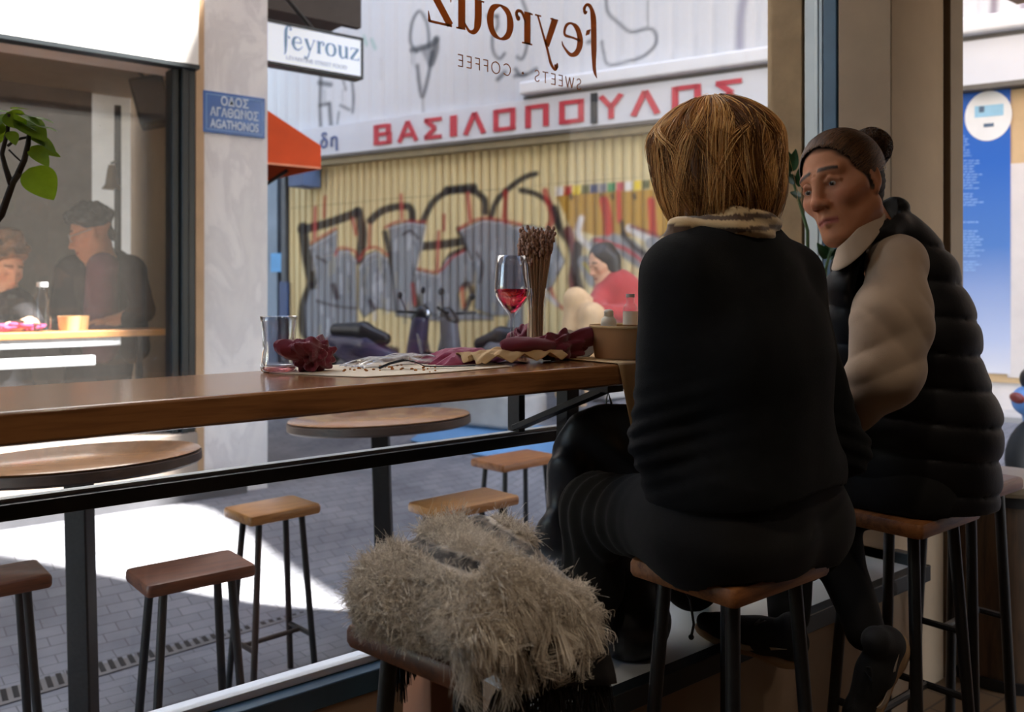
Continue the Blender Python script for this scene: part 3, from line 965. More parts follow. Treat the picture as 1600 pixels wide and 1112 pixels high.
# kerb at its foot
struct('kerb', fbox(MB(), (-6, 0.0), (7.0, 0.46), 0.0, 0.42), mk('pale_kerb', (168, 166, 164), 0.8, var=0.1), smooth=False)

# ---- painted surfaces: pigment laid on a fine grid, laid out in the photograph's pixels
class Paint:
    def __init__(s, px, py, base):
        s.px, s.py = px, py
        s.c = np.zeros((len(px), 3)); s.c[:] = lin(base)[:3]
    def mix(s, m, col):
        c = np.array(lin(col)[:3])
        s.c += (c - s.c) * np.clip(m, 0, 1)[:, None]
    def stroke(s, pts, w, col, a=1.0, soft=2.5, smooth=True):
        pts = [np.array(p, float) for p in pts]
        if smooth and len(pts) > 2:
            Q = []
            for i in range(len(pts) - 1):
                p0, p1, p2, p3 = pts[max(i - 1, 0)], pts[i], pts[i + 1], pts[min(i + 2, len(pts) - 1)]
                for k in range(5):
                    u = k / 5
                    Q.append(0.5 * (2 * p1 + (p2 - p0) * u + (2 * p0 - 5 * p1 + 4 * p2 - p3) * u * u + (3 * p1 - p0 - 3 * p2 + p3) * u ** 3))
            pts = Q + [pts[-1]]
        lo = np.min(pts, 0) - w - 6; hi = np.max(pts, 0) + w + 6
        ix = np.where((s.px > lo[0]) & (s.px < hi[0]) & (s.py > lo[1]) & (s.py < hi[1]))[0]
        if not len(ix):
            return
        X, Y = s.px[ix], s.py[ix]
        d = np.full(len(ix), 1e9)
        for a_, b_ in zip(pts[:-1], pts[1:]):
            v = b_ - a_
            u = np.clip(((X - a_[0]) * v[0] + (Y - a_[1]) * v[1]) / (v @ v + 1e-9), 0, 1)
            d = np.minimum(d, np.hypot(X - a_[0] - v[0] * u, Y - a_[1] - v[1] * u))
        m = np.zeros(len(s.px)); m[ix] = a * np.clip((w / 2 - d) / soft + 0.5, 0, 1)
        s.mix(m, col)
    def fill(s, poly, col, a=1.0, soft=2.0):
        P = np.array(poly, float)
        X, Y = s.px, s.py
        ins = np.zeros(len(X), bool)
        d = np.full(len(X), 1e9)
        for i in range(len(P)):
            x1, y1 = P[i]; x2, y2 = P[(i + 1) % len(P)]
            if y1 != y2:
                cr = ((y1 > Y) != (y2 > Y)) & (X < (x2 - x1) * (Y - y1) / (y2 - y1) + x1)
                ins ^= cr
            v = np.array([x2 - x1, y2 - y1])
            u = np.clip(((X - x1) * v[0] + (Y - y1) * v[1]) / (v @ v + 1e-9), 0, 1)
            d = np.minimum(d, np.hypot(X - x1 - v[0] * u, Y - y1 - v[1] * u))
        sd = np.where(ins, d, -d)
        s.mix(a * np.clip(sd / soft + 0.5, 0, 1), col)
def panel(name, t0, t1, h0, h1, off, depth, pitch, amp, base, paint, mat, step=(0.014, 0.016), parent=None, back=0.05):
    """a profiled metal sheet on the facade with its pigment; closed box behind"""
    nt_ = int((t1 - t0) / step[0]) + 1; nh = int((h1 - h0) / step[1]) + 1
    T, H = np.meshgrid(np.linspace(t0, t1, nt_), np.linspace(h0, h1, nh))
    ph = (T / pitch) % 1.0
    rib = np.clip((np.abs(ph - 0.5) - 0.30) / 0.10, 0, 1)
    Zz = off + depth - amp * rib
    Wp = np.array(O_W)[:, None, None] * 0 + np.stack([O_W.x + R_W.x * T + N_W.x * Zz, O_W.y + R_W.y * T + N_W.y * Zz, H])
    px, py = proj(Wp.reshape(3, -1))
    pc = Paint(px, py, base)
    rs = np.random.RandomState(5)
    pc.c *= (0.95 + 0.05 * np.sin(T.ravel() * 2.1) * np.sin(H.ravel() * 3.3 + 1))[:, None]
    paint(pc)
    n = nt_ * nh
    vs = Wp.reshape(3, -1).T
    idx = np.arange(n).reshape(nh, nt_)
    q = np.stack([idx[:-1, :-1], idx[:-1, 1:], idx[1:, 1:], idx[1:, :-1]], -1).reshape(-1, 4)
    me = bpy.data.meshes.new(name)
    me.vertices.add(n); me.vertices.foreach_set('co', vs.astype(np.float32).ravel())
    me.loops.add(len(q) * 4); me.loops.foreach_set('vertex_index', q.ravel().astype(np.int32))
    me.polygons.add(len(q)); me.polygons.foreach_set('loop_start', np.arange(0, len(q) * 4, 4, dtype=np.int32))
    me.update(calc_edges=True); me.validate()
    o = bpy.data.objects.new(name, me)
    finish(o, mat, parent, smooth=False)
    pigment(o, pc.c)
    return o
M['paint'] = mk_vcol('painted_metal', 0.6, var=0.06)

def g5(*p):                                                # coordinates read off an enlarged crop of the graffiti
    return [(400 + x / 3.476, 280 + y / 3.476) for x, y in p]
def g6(*p):
    return [(760 + x / 3.27, 280 + y / 3.27) for x, y in p]
def g3(*p):
    return [(400 + x / 3.707, y / 3.707) for x, y in p]
def g4(*p):
    return [(800 + x / 3.707, y / 3.707) for x, y in p]
BLK, GRY, RED, LGT, DGR = (36, 32, 36), (134, 140, 150), (168, 44, 46), (196, 200, 210), (96, 102, 114)
def paint_shutter(c):
    rs = np.random.RandomState(3)
    # weathering: long dirty streaks and a darker foot
    for i in range(60):
        x = rs.uniform(450, 1250); y = rs.uniform(245, 420)
        c.stroke([(x, y), (x + rs.uniform(-2, 2), y + rs.uniform(30, 130))], rs.uniform(2, 5), (176, 160, 122), 0.30, 3, False)
    c.stroke([(455, 325), (1225, 255)], 2, (150, 140, 104), 0.5, 2, False)
    # first the black shadow and arcs
    for pts, w in ((g5((255, 260), (275, 420), (305, 560)), 16), (g5((300, 580), (262, 680), (255, 800), (300, 880), (370, 905)), 15),
                   (g5((250, 275), (400, 235), (550, 180)), 14), (g5((555, 175), (580, 300), (560, 440)), 15),
                   (g5((620, 225), (700, 165), (830, 150), (850, 225)), 12), (g5((905, 230), (965, 120), (1060, 62), (1170, 62)), 10),
                   (g5((1040, 60), (1180, 45)), 14), (g5((1180, 60), (1240, 110), (1245, 180)), 11), (g5((1275, 205), (1320, 100), (1440, 0), (1520, -30)), 9),
                   (g5((1440, 60), (1520, 80), (1600, 140), (1640, 260)), 9),
                   (g5((890, 365), (1000, 355), (1150, 335)), 14), (g5((700, 290), (730, 420), (745, 560)), 9), (g5((865, 500), (850, 600), (880, 690)), 12),
                   (g5((395, 860), (450, 900), (540, 840)), 13), (g5((560, 850), (640, 900), (760, 930)), 11), (g5((1020, 500), (1060, 420), (1150, 380)), 12),
                   (g5((1100, 270), (1140, 350), (1190, 470)), 9), (g5((1000, 560), (1010, 640)), 12), (g5((920, 690), (1000, 730), (1080, 760)), 16)):
        c.stroke(pts, w, BLK, 0.95, 4)
    # grey block letters
    L = [g5((290, 365), (440, 275), (435, 400), (450, 388), (500, 383), (540, 440), (548, 820), (490, 890), (425, 880), (400, 850), (375, 900), (320, 890), (272, 850), (262, 690), (292, 600), (332, 590), (318, 480)),
         g5((560, 480), (600, 410), (650, 388), (712, 428), (742, 520), (762, 720), (660, 700), (585, 750), (558, 700)),
         g5((720, 258), (830, 228), (920, 245), (890, 390), (850, 560), (846, 690), (900, 712), (1010, 745), (1000, 772), (760, 742), (742, 520), (735, 380)),
         g5((862, 492), (985, 520), (1040, 424), (1140, 388), (1190, 480), (1182, 565), (1130, 560), (1100, 620), (1110, 705), (1285, 742), (1290, 765), (1000, 765), (905, 705), (868, 600)),
         g5((1108, 272), (1230, 220), (1350, 230), (1440, 275), (1450, 900), (1330, 900), (1380, 740), (1285, 740), (1190, 705), (1195, 500)),
         g6((150, 240), (215, 235), (330, 260), (400, 420), (330, 560), (150, 620))]
    for P in L:
        c.fill(P, GRY, 0.97, 3)
    for P in L:                                            # streaky filling: the cream shows through, light sprays, dark rims
        A = np.array(P); lo, hi = A.min(0), A.max(0)
        for i in range(26):
            x, y = rs.uniform(lo[0] + 5, hi[0] - 5), rs.uniform(lo[1] + 8, hi[1] - 20)
            ins = False
            for j in range(len(A)):
                x1, y1 = A[j]; x2, y2 = A[(j + 1) % len(A)]
                if (y1 > y) != (y2 > y) and x < (x2 - x1) * (y - y1) / (y2 - y1) + x1:
                    ins = not ins
            if ins:
                ln = rs.uniform(8, 30)
                c.stroke([(x, y), (x + rs.uniform(-2, 2), y + ln)], rs.uniform(2, 6), [LGT, DGR, (170, 164, 140), LGT][i % 4], 0.5, 4, False)
        c.stroke(list(P) + [P[0]], 2.6, BLK, 0.6, 3, False)
        c.stroke([(p[0] + 1, p[1] + 2.5) for p in P[:max(3, len(P) // 2)]], 2.4, (206, 208, 216), 0.55, 3, False)
    for pts, w in ((g5((420, 575), (440, 640)), 8), (g5((1120, 590), (1150, 570), (1172, 620), (1140, 700)), 9), (g5((620, 660), (640, 700)), 7), (g5((800, 300), (840, 280), (880, 320)), 4), (g5((330, 420), (380, 450)), 4),
                   (g5((330, 660), (440, 690), (540, 700)), 3), (g5((1200, 400), (1230, 470), (1215, 560)), 4)):
        c.stroke(pts, w, (58, 40, 46), 0.9, 4)
    c.stroke(g5((1118, 595), (1128, 690)), 6, (190, 92, 66), 0.8, 4)
    # red outlines and drips
    for pts, w in ((g5((375, 95), (370, 205)), 5), (g5((322, 155), (318, 320)), 6), (g5((787, 85), (792, 210)), 5), (g5((1150, 80), (1162, 215)), 7), (g5((1360, 75), (1345, 205)), 6), (g5((1022, 195), (1020, 275)), 5),
                   (g5((992, 285), (985, 490)), 5), (g5((300, 345), (430, 268)), 4), (g5((432, 410), (455, 372), (530, 388), (552, 425)), 4), (g5((560, 440), (600, 380), (660, 372), (712, 412)), 4), (g5((620, 250), (615, 370)), 5),
                   (g5((700, 262), (780, 228), (920, 232)), 4), (g5((880, 485), (990, 502), (1060, 430), (1130, 388)), 4), (g5((1100, 270), (1230, 212), (1440, 245)), 5), (g5((525, 215), (545, 300)), 5), (g5((850, 570), (862, 680)), 5),
                   (g5((255, 880), (330, 915), (420, 890), (470, 910)), 3), (g5((425, 900), (425, 1010)), 5), (g6((300, 60), (335, 190), (320, 240)), 10), (g6((95, 60), (100, 220)), 6)):
        c.stroke(pts, w, RED, 0.82, 4)
    # the mural on the right: ochre field under a row of small flags
    c.fill(g6((350, 70), (1100, 40), (1600, 10), (1600, 300), (900, 290), (560, 290), (430, 250)), (176, 134, 46), 0.95, 4)
    fl = [(222, 218, 214), (186, 48, 46), (232, 204, 40), (96, 100, 58), (60, 78, 122), (128, 130, 144), (52, 140, 92), (190, 74, 92), (220, 216, 214), (230, 200, 36), (84, 88, 48), (214, 168, 56), (186, 48, 46), (60, 90, 130), (222, 216, 210), (232, 204, 40), (52, 130, 92), (190, 60, 60), (230, 200, 50)]
    for i, q in enumerate(fl):
        x = 352 + i * 44.5
        y = 40 - i * 3.4
        c.fill(g6((x, y), (x + 40, y - 3), (x + 40, y + 42), (x, y + 46)), q, 0.95, 3)
    for x in (430, 585, 755, 640):
        c.stroke(g6((x, 80), (x + 4, 96)), 6, (48, 44, 40), 0.8, 3)
    for pts, w, q in ((g6((600, 110), (622, 210), (625, 320)), 15, (184, 40, 44)), (g6((675, 70), (680, 210)), 8, (190, 46, 48)), (g6((842, 110), (852, 290)), 12, (184, 40, 44)),
                      (g6((350, 150), (380, 260), (430, 330), (450, 420)), 12, BLK), (g6((420, 260), (455, 380), (440, 520), (470, 620)), 14, (104, 40, 52)), (g6((470, 340), (455, 460), (475, 560)), 16, (40, 34, 40)),
                      (g6((485, 200), (470, 270), (500, 320), (560, 370)), 9, (214, 212, 214)), (g6((560, 330), (640, 330), (760, 400), (860, 470)), 22, (122, 128, 136)), (g6((560, 310), (700, 350), (830, 440)), 6, (190, 46, 52)),
                      (g6((650, 300), (740, 330), (830, 410)), 14, (140, 144, 150)), (g6((730, 250), (820, 300), (920, 350)), 12, (206, 206, 208)), (g6((700, 280), (760, 350), (850, 400)), 9, (44, 36, 42)),
                      (g6((740, 240), (850, 280), (950, 330)), 5, (122, 34, 48)), (g6((690, 220), (700, 280)), 7, BLK), (g6((500, 420), (520, 470), (545, 520)), 20, (126, 132, 140)), (g6((500, 430), (530, 470)), 5, (190, 170, 60)),
                      (g6((850, 330), (920, 400), (1000, 420)), 24, (130, 134, 142)), (g6((900, 300), (1000, 350), (1100, 330)), 10, BLK), (g6((1000, 380), (1100, 420), (1300, 400)), 40, (126, 130, 138)), (g6((1400, 60), (1420, 420)), 20, (184, 44, 46)),
                      (g6((330, 560), (350, 620), (390, 660)), 5, RED), (g6((310, 590), (360, 640)), 6, (200, 204, 212))):
        c.stroke(pts, w, q, 0.93, 5)
def paint_white(c):
    rs = np.random.RandomState(8)
    for i in range(40):
        x = rs.uniform(418, 1700); y = rs.uniform(-60, 180)
        c.stroke([(x, y), (x, y + rs.uniform(30, 90))], rs.uniform(3, 8), (188, 188, 190), 0.35, 4, False)
    S = (56, 60, 66)
    for pts, w in ((g3((930, 300), (895, 240), (905, 130), (945, 65), (985, 120), (1000, 200), (1000, 270)), 5), (g3((905, 290), (1000, 265), (1045, 230)), 9), (g3((1045, 225), (1040, 300), (1015, 370)), 10), (g3((1020, 300), (1000, 430), (965, 560), (945, 480), (935, 380)), 6),
                   (g3((965, 560), (968, 650)), 2), (g3((375, 440), (370, 620), (375, 740)), 5), (g3((370, 480), (430, 490)), 8), (g3((555, 460), (565, 560), (560, 650)), 4), (g3((490, 610), (540, 635)), 4), (g3((425, 600), (435, 740)), 6), (g3((370, 610), (420, 600)), 5), (g3((480, 650), (470, 720)), 3), (g3((500, 450), (520, 520)), 3),
                   (g3((1395, 90), (1400, 150), (1370, 210), (1375, 300), (1410, 340), (1440, 310)), 5), (g3((1340, 90), (1400, 95)), 5), (g3((1440, 420), (1400, 460)), 7), (g3((1500, 440), (1560, 430)), 6),
                   (g4((545, -30), (555, 70), (620, 135), (690, 185), (790, 165), (832, 195), (830, 260), (770, 320), (700, 350)), 5), (g4((690, 350), (560, 375), (530, 300), (520, 240)), 4), (g4((440, 245), (470, 235)), 6), (g4((60, 0), (95, 120), (85, 270), (60, 340), (30, 330)), 5), (g4((20, 400), (60, 440), (140, 400)), 6),
                   (g4((785, 0), (785, 150)), 1.5), (g4((1530, 20), (1500, 60), (1555, 100), (1500, 140)), 8), (g4((1550, 90), (1560, 200)), 8)):
        c.stroke(pts, w, S, 0.75, 3.5)
    c.fill(g3((900, 290), (1050, 240), (1030, 330), (1000, 390), (960, 300)), S, 0.6, 5)
    for x in (900, 912, 925, 1015, 1022, 1035, 500, 390, 402, 560):
        c.stroke(g3((x, 300 if x > 800 else 520), (x, (300 if x > 800 else 520) + rs.uniform(50, 120))), 1.6, S, 0.4, 2, False)
    c.stroke(g4((1340, 0), (1325, 100), (1320, 270)), 13, (92, 82, 116), 0.55, 8)
    c.stroke([(1555, -20), (1552, 22)], 12, (96, 74, 92), 0.7, 6)
    c.stroke([(1598, 0), (1600, 20)], 9, (110, 80, 110), 0.6, 6)
    c.stroke(g3((625, 210), (640, 260)), 4, (120, 170, 160), 0.7, 4); c.stroke(g3((670, 230), (690, 280)), 5, (120, 170, 160), 0.6, 4)
tb = th(520, 246)[0]
hb0, hb1 = 2.02, 2.50
# the heights of the sign band, read at its middle
hb0 = wp(900, 200, 0.14).z; hb1 = wp(1100, 119, 0.14).z
hg0, hg1 = wp(1225, 86, 0.22).z, wp(1225, 66, 0.22).z
ts0, ts1 = th(474, 250, 0.14)[0], th(1225, 150, 0.14)[0]
sh = thing('roller_shutter', 'long cream ribbed shutter covered in grey block-letter graffiti across the lane', 'shutter', (O_W.x, O_W.y, 0.43))
t1_ = th(1415, 300)[0]
po = panel('shutter_curtain', t_l, t1_, 0.44, hb0 - 0.035, 0.0, 0.05, 0.085, 0.022, (222, 206, 158), paint_shutter, M['paint'])
po.parent = sh; po.location = (-O_W.x, -O_W.y, -0.43)
o = obj('shutter_rail', fbox(MB(), (t_l, hb0 - 0.09), (t1_, hb0 - 0.035), 0.052, 0.13), mk('shutter_rail_tan', (140, 128, 98), 0.7), sh, smooth=False); o.location = (-O_W.x, -O_W.y, -0.43)  # darker tan strip along the top of the curtain
o = obj('shutter_guide', fbox(MB(), (t_l - 0.06, 0.43), (t_l - 0.002, hb0 - 0.035), 0.0, 0.08), mk('shutter_guide', (72, 76, 84), 0.6), sh, smooth=False); o.location = (-O_W.x, -O_W.y, -0.43)
# upper white cladding with scribbles
cl = thing('cladding', 'white ribbed metal cladding with black spray scribbles above the shop band', 'cladding', (O_W.x, O_W.y, hb1))
tw0, tw1 = th(395, 60)[0], th(1700, 40)[0]
po = panel('cladding_sheet', tw0, tw1, hb1 + 0.002, 4.3, 0.0, 0.07, 0.16, 0.006, (208, 209, 212), paint_white, M['paint'], (0.016, 0.018))
po.parent = cl; po.location = (-O_W.x, -O_W.y, -hb1)
# gutter pipe
M['gutter'] = mk('white_gutter', (220, 220, 222), 0.5, var=0.04)
tg0 = th(800, 128, 0.3)[0]
gt = thing('gutter', 'white metal gutter running above the red lettered band', 'gutter', (O_W.x, O_W.y, hg0))
o = obj('gutter_trough', fbox(MB(), (tg0, hg0 - 0.02), (9.0, hg1), 0.071, 0.20), M['gutter'], gt, bevel=0.02); o.location = (-O_W.x, -O_W.y, -hg0)
o = obj('gutter_lip', fbox(MB(), (tg0, hb1 + 0.004), (9.0, hg0 - 0.021), 0.071, 0.12), mk('gutter_lip_grey', (112, 108, 104), 0.7), gt, smooth=False); o.location = (-O_W.x, -O_W.y, -hg0)  # darker grey strip below the trough

# the lettered band
M['red_letter'] = mk('red_letter', (188, 48, 62), 0.5, var=0.05)
M['blue_letter'] = mk('blue_letter', (76, 92, 140), 0.5, var=0.05)
fb = thing('shop_fascia_sign', 'long white shop band with red Greek capitals across the lane', 'sign', (O_W.x, O_W.y, hb0))
inv = (-O_W.x, -O_W.y, -hb0)
o = obj('band', fbox(MB(), (th(440, 250, .14)[0], hb0), (8.5, hb1), 0.0, 0.14), mk('white_band_face', (208, 210, 216), 0.55, var=0.05, scale=2), fb, smooth=False); o.location = inv
o = obj('band_edge', fbox(MB(), (th(440, 250, .14)[0], hb0 - 0.03), (8.5, hb0), 0.0, 0.15), mk('band_edge', (98, 92, 84), 0.6), fb, smooth=False); o.location = inv
tbar = th(930, 170, .14)[0]
o = obj('band_joint', fbox(MB(), (tbar - 0.035, hb0 + 0.02), (tbar + 0.02, hb1 - 0.02), 0.14, 0.155), M['dark_frame'], fb, smooth=False); o.location = inv
# where each letter starts in the photograph
starts = [584, 623, 662, 703, 725, 771, 821, 874, 936, 987, 1050, 1117]
ends = [610, 650, 690, 713, 757, 804, 856, 911, 973, 1029, 1094, 1160]
word = 'ΒΑΣΙΛΟΠΟΥΛΟΣ'
for ch, xa, xb in zip(word, starts, ends):
    w_, st = CAP[ch]
    ym = 212 + (150 - 212) / (1150 - 600) * ((xa + xb) / 2 - 600)
    ta, tb_ = th(xa, ym, 0.15)[0], th(xb, ym, 0.15)[0]
    hh_ = (hb1 - hb0) * 0.66
    kx = (tb_ - ta) / w_
    M3 = FW @ Matrix.Translation((ta, hb0 + (hb1 - hb0) * 0.15, 0.142)) @ Matrix.Diagonal((kx / hh_, 1, 1, 1))
    mb = MB()
    for pts in st:
        ribbon(mb, [(p[0] * hh_, p[1] * hh_) for p in pts], [hh_ * 0.19] * len(pts), M3, 0, 0.008)
    o = obj('letter', mb, M['red_letter'], fb, smooth=False); o.location = inv
ta = th(500, 225, 0.15)[0]
hh_ = (hb1 - hb0) * 0.52
for i, ch in enumerate('δη'):
    mb = MB()
    caps(mb, ch, hh_, hh_ * 0.13, FW @ Matrix.Translation((ta + i * hh_ * 0.91, hb0 + (hb1 - hb0) * 0.26, 0.142)), 0.008, 0.25)
    o = obj('letter', mb, M['blue_letter'], fb, smooth=False); o.location = inv

# grey door and blue sign at the far end of the lane
fd = thing('lane_door', 'blue grey metal door at the far end of the shutter beyond the orange awning', 'door', (O_W.x, O_W.y, 0.4))
inv = (-O_W.x, -O_W.y, -0.4)
ta, tb_ = th(405, 400)[0], t_l - 0.08
o = obj('door_leaf', fbox(MB(), (ta, 0.3), (tb_ - 0.06, hb0 - 0.035), 0.0, 0.06), mk('blue_grey_door', (112, 128, 146), 0.6, var=0.25, scale=2), fd, smooth=False); o.location = inv
o = obj('door_poster', fbox(MB(), th(424, 425, 0.06), th(446, 395, 0.06), 0.061, 0.07), mk('sky_blue_poster', (84, 150, 204), 0.6), fd, smooth=False); o.location = inv
o = obj('door_panel', fbox(MB(), th(440, 495, 0.06), th(452, 440, 0.06), 0.061, 0.09), mk('navy_panel', (44, 66, 110), 0.6), fd, smooth=False); o.location = inv
lb = thing('wall_box', 'small blue box under the far end of the white band', 'box', (O_W.x, O_W.y, 1.5))
o = obj('box_body', fbox(MB(), th(450, 292, 0.3), th(474, 262, 0.3), 0.06, 0.30), mk('blue_box', (84, 104, 142), 0.6), lb, bevel=0.01); o.location = (-O_W.x, -O_W.y, -1.5)
o = obj('box_lid', fbox(MB(), (th(449, 262, 0.3)[0], th(449, 264, 0.3)[1]), (th(475, 262, 0.3)[0], th(475, 258, 0.3)[1]), 0.06, 0.31), mk('blue_box_lid', (70, 88, 124), 0.6), lb, bevel=0.004); o.location = (-O_W.x, -O_W.y, -1.5)

# right hand stretch, seen past the column: white wall panels, tan frame and the blue poster
M['panel_white'] = mk('white_wall_panel', (212, 205, 202), 0.75, var=0.05)
M['panel_tan'] = mk('tan_board', (198, 168, 128), 0.75, var=0.08)
fbw = fbox(MB(), (t1_ + 0.02, 0.3), (9.0, hb0 - 0.035), 0.0, 0.04)
struct('trim_wall_panel', fbw, M['panel_white'], smooth=False)
pa, pb = th(1440, 578, 0.06), th(1579, 139, 0.06)
ps = thing('poster', 'tall blue notice poster with a white round emblem on the wall across the lane', 'poster', (O_W.x, O_W.y, pa[1]))
inv = (-O_W.x, -O_W.y, -pa[1])
tan = fbox(MB(), (pa[0] - 0.02, th(1530, 596, 0.06)[1]), (th(1640, 590, 0.06)[0], min(pb[1] + 0.07, hb0 - 0.04)), 0.041, 0.055)
o = obj('backing_board', tan, M['panel_tan'], ps, smooth=False); o.location = inv
o = obj('white_sheet', fbox(MB(), (th(1574, 300, .06)[0], th(1590, 590, .06)[1]), (th(1640, 300, .06)[0], th(1590, 255, .06)[1]), 0.055, 0.060), M['panel_white'], ps, smooth=False); o.location = inv
# the printed sheet: blue fading to pale towards its foot
t = NT('poster_print')
tc = t.n('ShaderNodeTexCoord'); sx = t.n('ShaderNodeSeparateXYZ')
t.l(tc.outputs['Generated'], sx.inputs[0])
t.l(t.ramp(sx.outputs['Z'], [(0.0, lin((214, 214, 222))), (0.12, lin((178, 190, 220))), (0.45, lin((74, 120, 190))), (0.75, lin((24, 92, 182))), (1.0, lin((22, 88, 180)))]), t.p.inputs['Base Color'])
t.p.inputs['Roughness'].default_value = 0.5
o = obj('printed_sheet', fbox(MB(), pa, pb, 0.0605, 0.066), t.m, ps, smooth=False); o.location = inv
ec = th(1544, 181, 0.066); er = (th(1581, 181, 0.066)[0] - th(1507, 181, 0.066)[0]) / 2
mb = MB(); poly = [(ec[0] + er * math.cos(2 * PI * i / 40), ec[1] + (wp(1544, 142, .066).z - wp(1544, 220, .066).z) / 2 * math.sin(2 * PI * i / 40)) for i in range(40)]
mb.prism(poly, 0.002, FW, 0.0665)
o = obj('emblem_disc', mb, M['white'], ps, smooth=False); o.location = inv
mb = fbox(MB(), th(1523, 184, .066), th(1568, 162, .066), 0.069, 0.0705)
o = obj('emblem_block', mb, mk('pale_blue_print', (150, 196, 222), 0.5), ps, smooth=False); o.location = inv
for A_, B_, z_ in ((th(1530, 176, .066), th(1538, 166, .066), 0.071), (th(1537, 199, .066), th(1553, 192, .066), 0.069)):
    o = obj('emblem_mark', fbox(MB(), A_, B_, z_, z_ + 0.001), mk('slate_print', (84, 104, 128), 0.5), ps, smooth=False); o.location = inv
rs = np.random.RandomState(4)
M['text_print'] = mk('pale_text_print', (140, 176, 226), 0.5)
for y0_, y1_, xe in ((212, 244, 1525), (250, 296, 1537), (302, 322, 1537), (346, 350, 1530), (360, 400, 1540), (408, 424, 1535)):
    y = y0_; mb = MB()
    while y < y1_:
        x = 1470; xmax = xe - rs.uniform(0, 18)
        while x < xmax:
            wd_ = rs.uniform(4, 14)
            A = th(x, y + 1.9, .066); B = th(min(x + wd_, xmax), y, .066)
            if B[0] > A[0]:
                fbox(mb, (A[0], min(A[1], B[1])), (B[0], max(A[1], B[1])), 0.0662, 0.0675)
            x += wd_ + 1.6
        y += 4.3
    o = obj('text_block', mb, M['text_print'], ps, smooth=False); o.location = inv
# ================================================================== stools and tables
def round_slab(w, d, h, r=0.018, z=0.0, dish=0.0):
    """a seat board with rounded edges and slightly dished top, centred"""
    rows = []
    nx, ny = 14, 10
    xs_ = [-w / 2 + w * i / nx for i in range(nx + 1)]
    mb = MB()
    prof = [(-r, 0), (-r * 0.3, r * 0.25), (0, r), (0, h - r), (-r * 0.3, h - r * 0.25), (-r, h)]
    def ring(ins, zz):
        a, b = w / 2 + ins, d / 2 + ins
        c = 0.012
        pts = []
        for sx, sy, a0 in ((1, 1, 0), (-1, 1, 1), (-1, -1, 2), (1, -1, 3)):
            for k in range(4):
                an = (a0 + k / 3) * PI / 2
                pts.append((sx * (a - c) + c * math.cos(an), sy * (b - c) + c * math.sin(an), zz))
        return pts
    rings = [ring(i, zz + z) for i, zz in prof]
    n = len(rings[0])
    vs = [p for R_ in rings for p in R_]
    fs = [(i * n + k, i * n + (k + 1) % n, (i + 1) * n + (k + 1) % n, (i + 1) * n + k) for i in range(len(rings) - 1) for k in range(n)]
    fs.append(tuple(reversed(range(n)))); fs.append(tuple((len(rings) - 1) * n + k for k in range(n)))
    mb.add(vs, fs)
    return mb
SH = 0.72
def make_stool(name, label, seat_mat, loc, rotz, w=0.33, d=0.265, height=SH, legr=0.0135, splay=0.045, group=None, rung=0.22):
    t = thing(name, label, 'stool', loc, rotz, group)
    obj('seat', round_slab(w, d, 0.036, 0.010, height - 0.036), seat_mat, t, angle=32)
    top = [(sx * (w / 2 - 0.055), sy * (d / 2 - 0.045), height - 0.036) for sx, sy in ((1, 1), (-1, 1), (-1, -1), (1, -1))]
    bot = [(sx * (w / 2 - 0.055 + splay), sy * (d / 2 - 0.045 + splay * 0.8), 0.0) for sx, sy in ((1, 1), (-1, 1), (-1, -1), (1, -1))]
    for a, b in zip(top, bot):
        obj('leg', MB().tube([a, b], legr, 12), M['black_metal'], t)
    def on(i, h):
        u = h / (height - 0.036)
        return Vector(bot[i]).lerp(Vector(top[i]), u)
    for i, j, h in ((0, 3, rung), (1, 2, rung), ):
        obj('rung', MB().tube([on(i, h), on(j, h)], 0.009, 8), M['black_metal'], t)
    m1 = (on(0, rung) + on(3, rung)) / 2; m2 = (on(1, rung) + on(2, rung)) / 2
    obj('stretcher', MB().tube([m1, m2], 0.009, 8), M['black_metal'], t)
    return t
def mid(*ps):
    return sum(ps, Vector()) / len(ps)
# inside
st1 = make_stool('bar_stool', 'brown wooden bar stool with black legs under the blonde person in black', M['seat'], (1.40, 1.05, 0), 0.0, w=0.30, d=0.245, group='bar stools inside the cafe')
st2 = make_stool('bar_stool', 'brown wooden bar stool under the person in the quilted black vest', M['seat'], (2.055, 1.05, 0), 0.0, group='bar stools inside the cafe', rung=0.26, w=0.30, d=0.245)
st3 = make_stool('bar_stool', 'empty bar stool behind the person in the quilted vest, only its black legs showing', M['seat_dark'], (2.475, 1.095, 0), math.radians(0), group='bar stools inside the cafe', rung=0.34, w=0.28, d=0.21, splay=0.03)
st0 = make_stool('bar_stool', 'dark brown bar stool carrying the shaggy woollen blanket', M['seat_dark'], (0.834, 1.118, 0), math.radians(9), w=0.295, d=0.245, group='bar stools inside the cafe')
# outside: same kind, standing on the paving
OS = 0.465
def out_stool(label, mat, pts, rot, w, d):
    c = mid(*[gp(x, y, OS) for x, y in pts])
    return make_stool('street_stool', label, mat, (c.x, c.y, G0), math.radians(rot), w, d, OS - G0, 0.0115, 0.04, group='wooden stools on the paving', rung=0.17)
out_stool('dark wooden street stool nearest the glass, beside the first table post', M['seat_dark'], [(180, 892), (413, 876)], 0, 0.295, 0.195)
out_stool('honey wooden street stool behind the dark one, left of the woolly blanket', M['seat_out'], [(331, 798), (516, 780)], 5, 0.275, 0.20)
c = gp(73, 885, OS)
make_stool('street_stool', 'dark street stool cut by the left edge of the photo, left of the table post', M['seat_dark'], (c.x - 0.15, c.y + 0.10 - 0.09, G0), 0.0, 0.295, 0.195, OS - G0, 0.0115, 0.04, group='wooden stools on the paving', rung=0.17)
out_stool('honey wooden street stool just above the woolly blanket', M['seat_out'], [(633, 785), (815, 772)], 3, 0.37, 0.20)
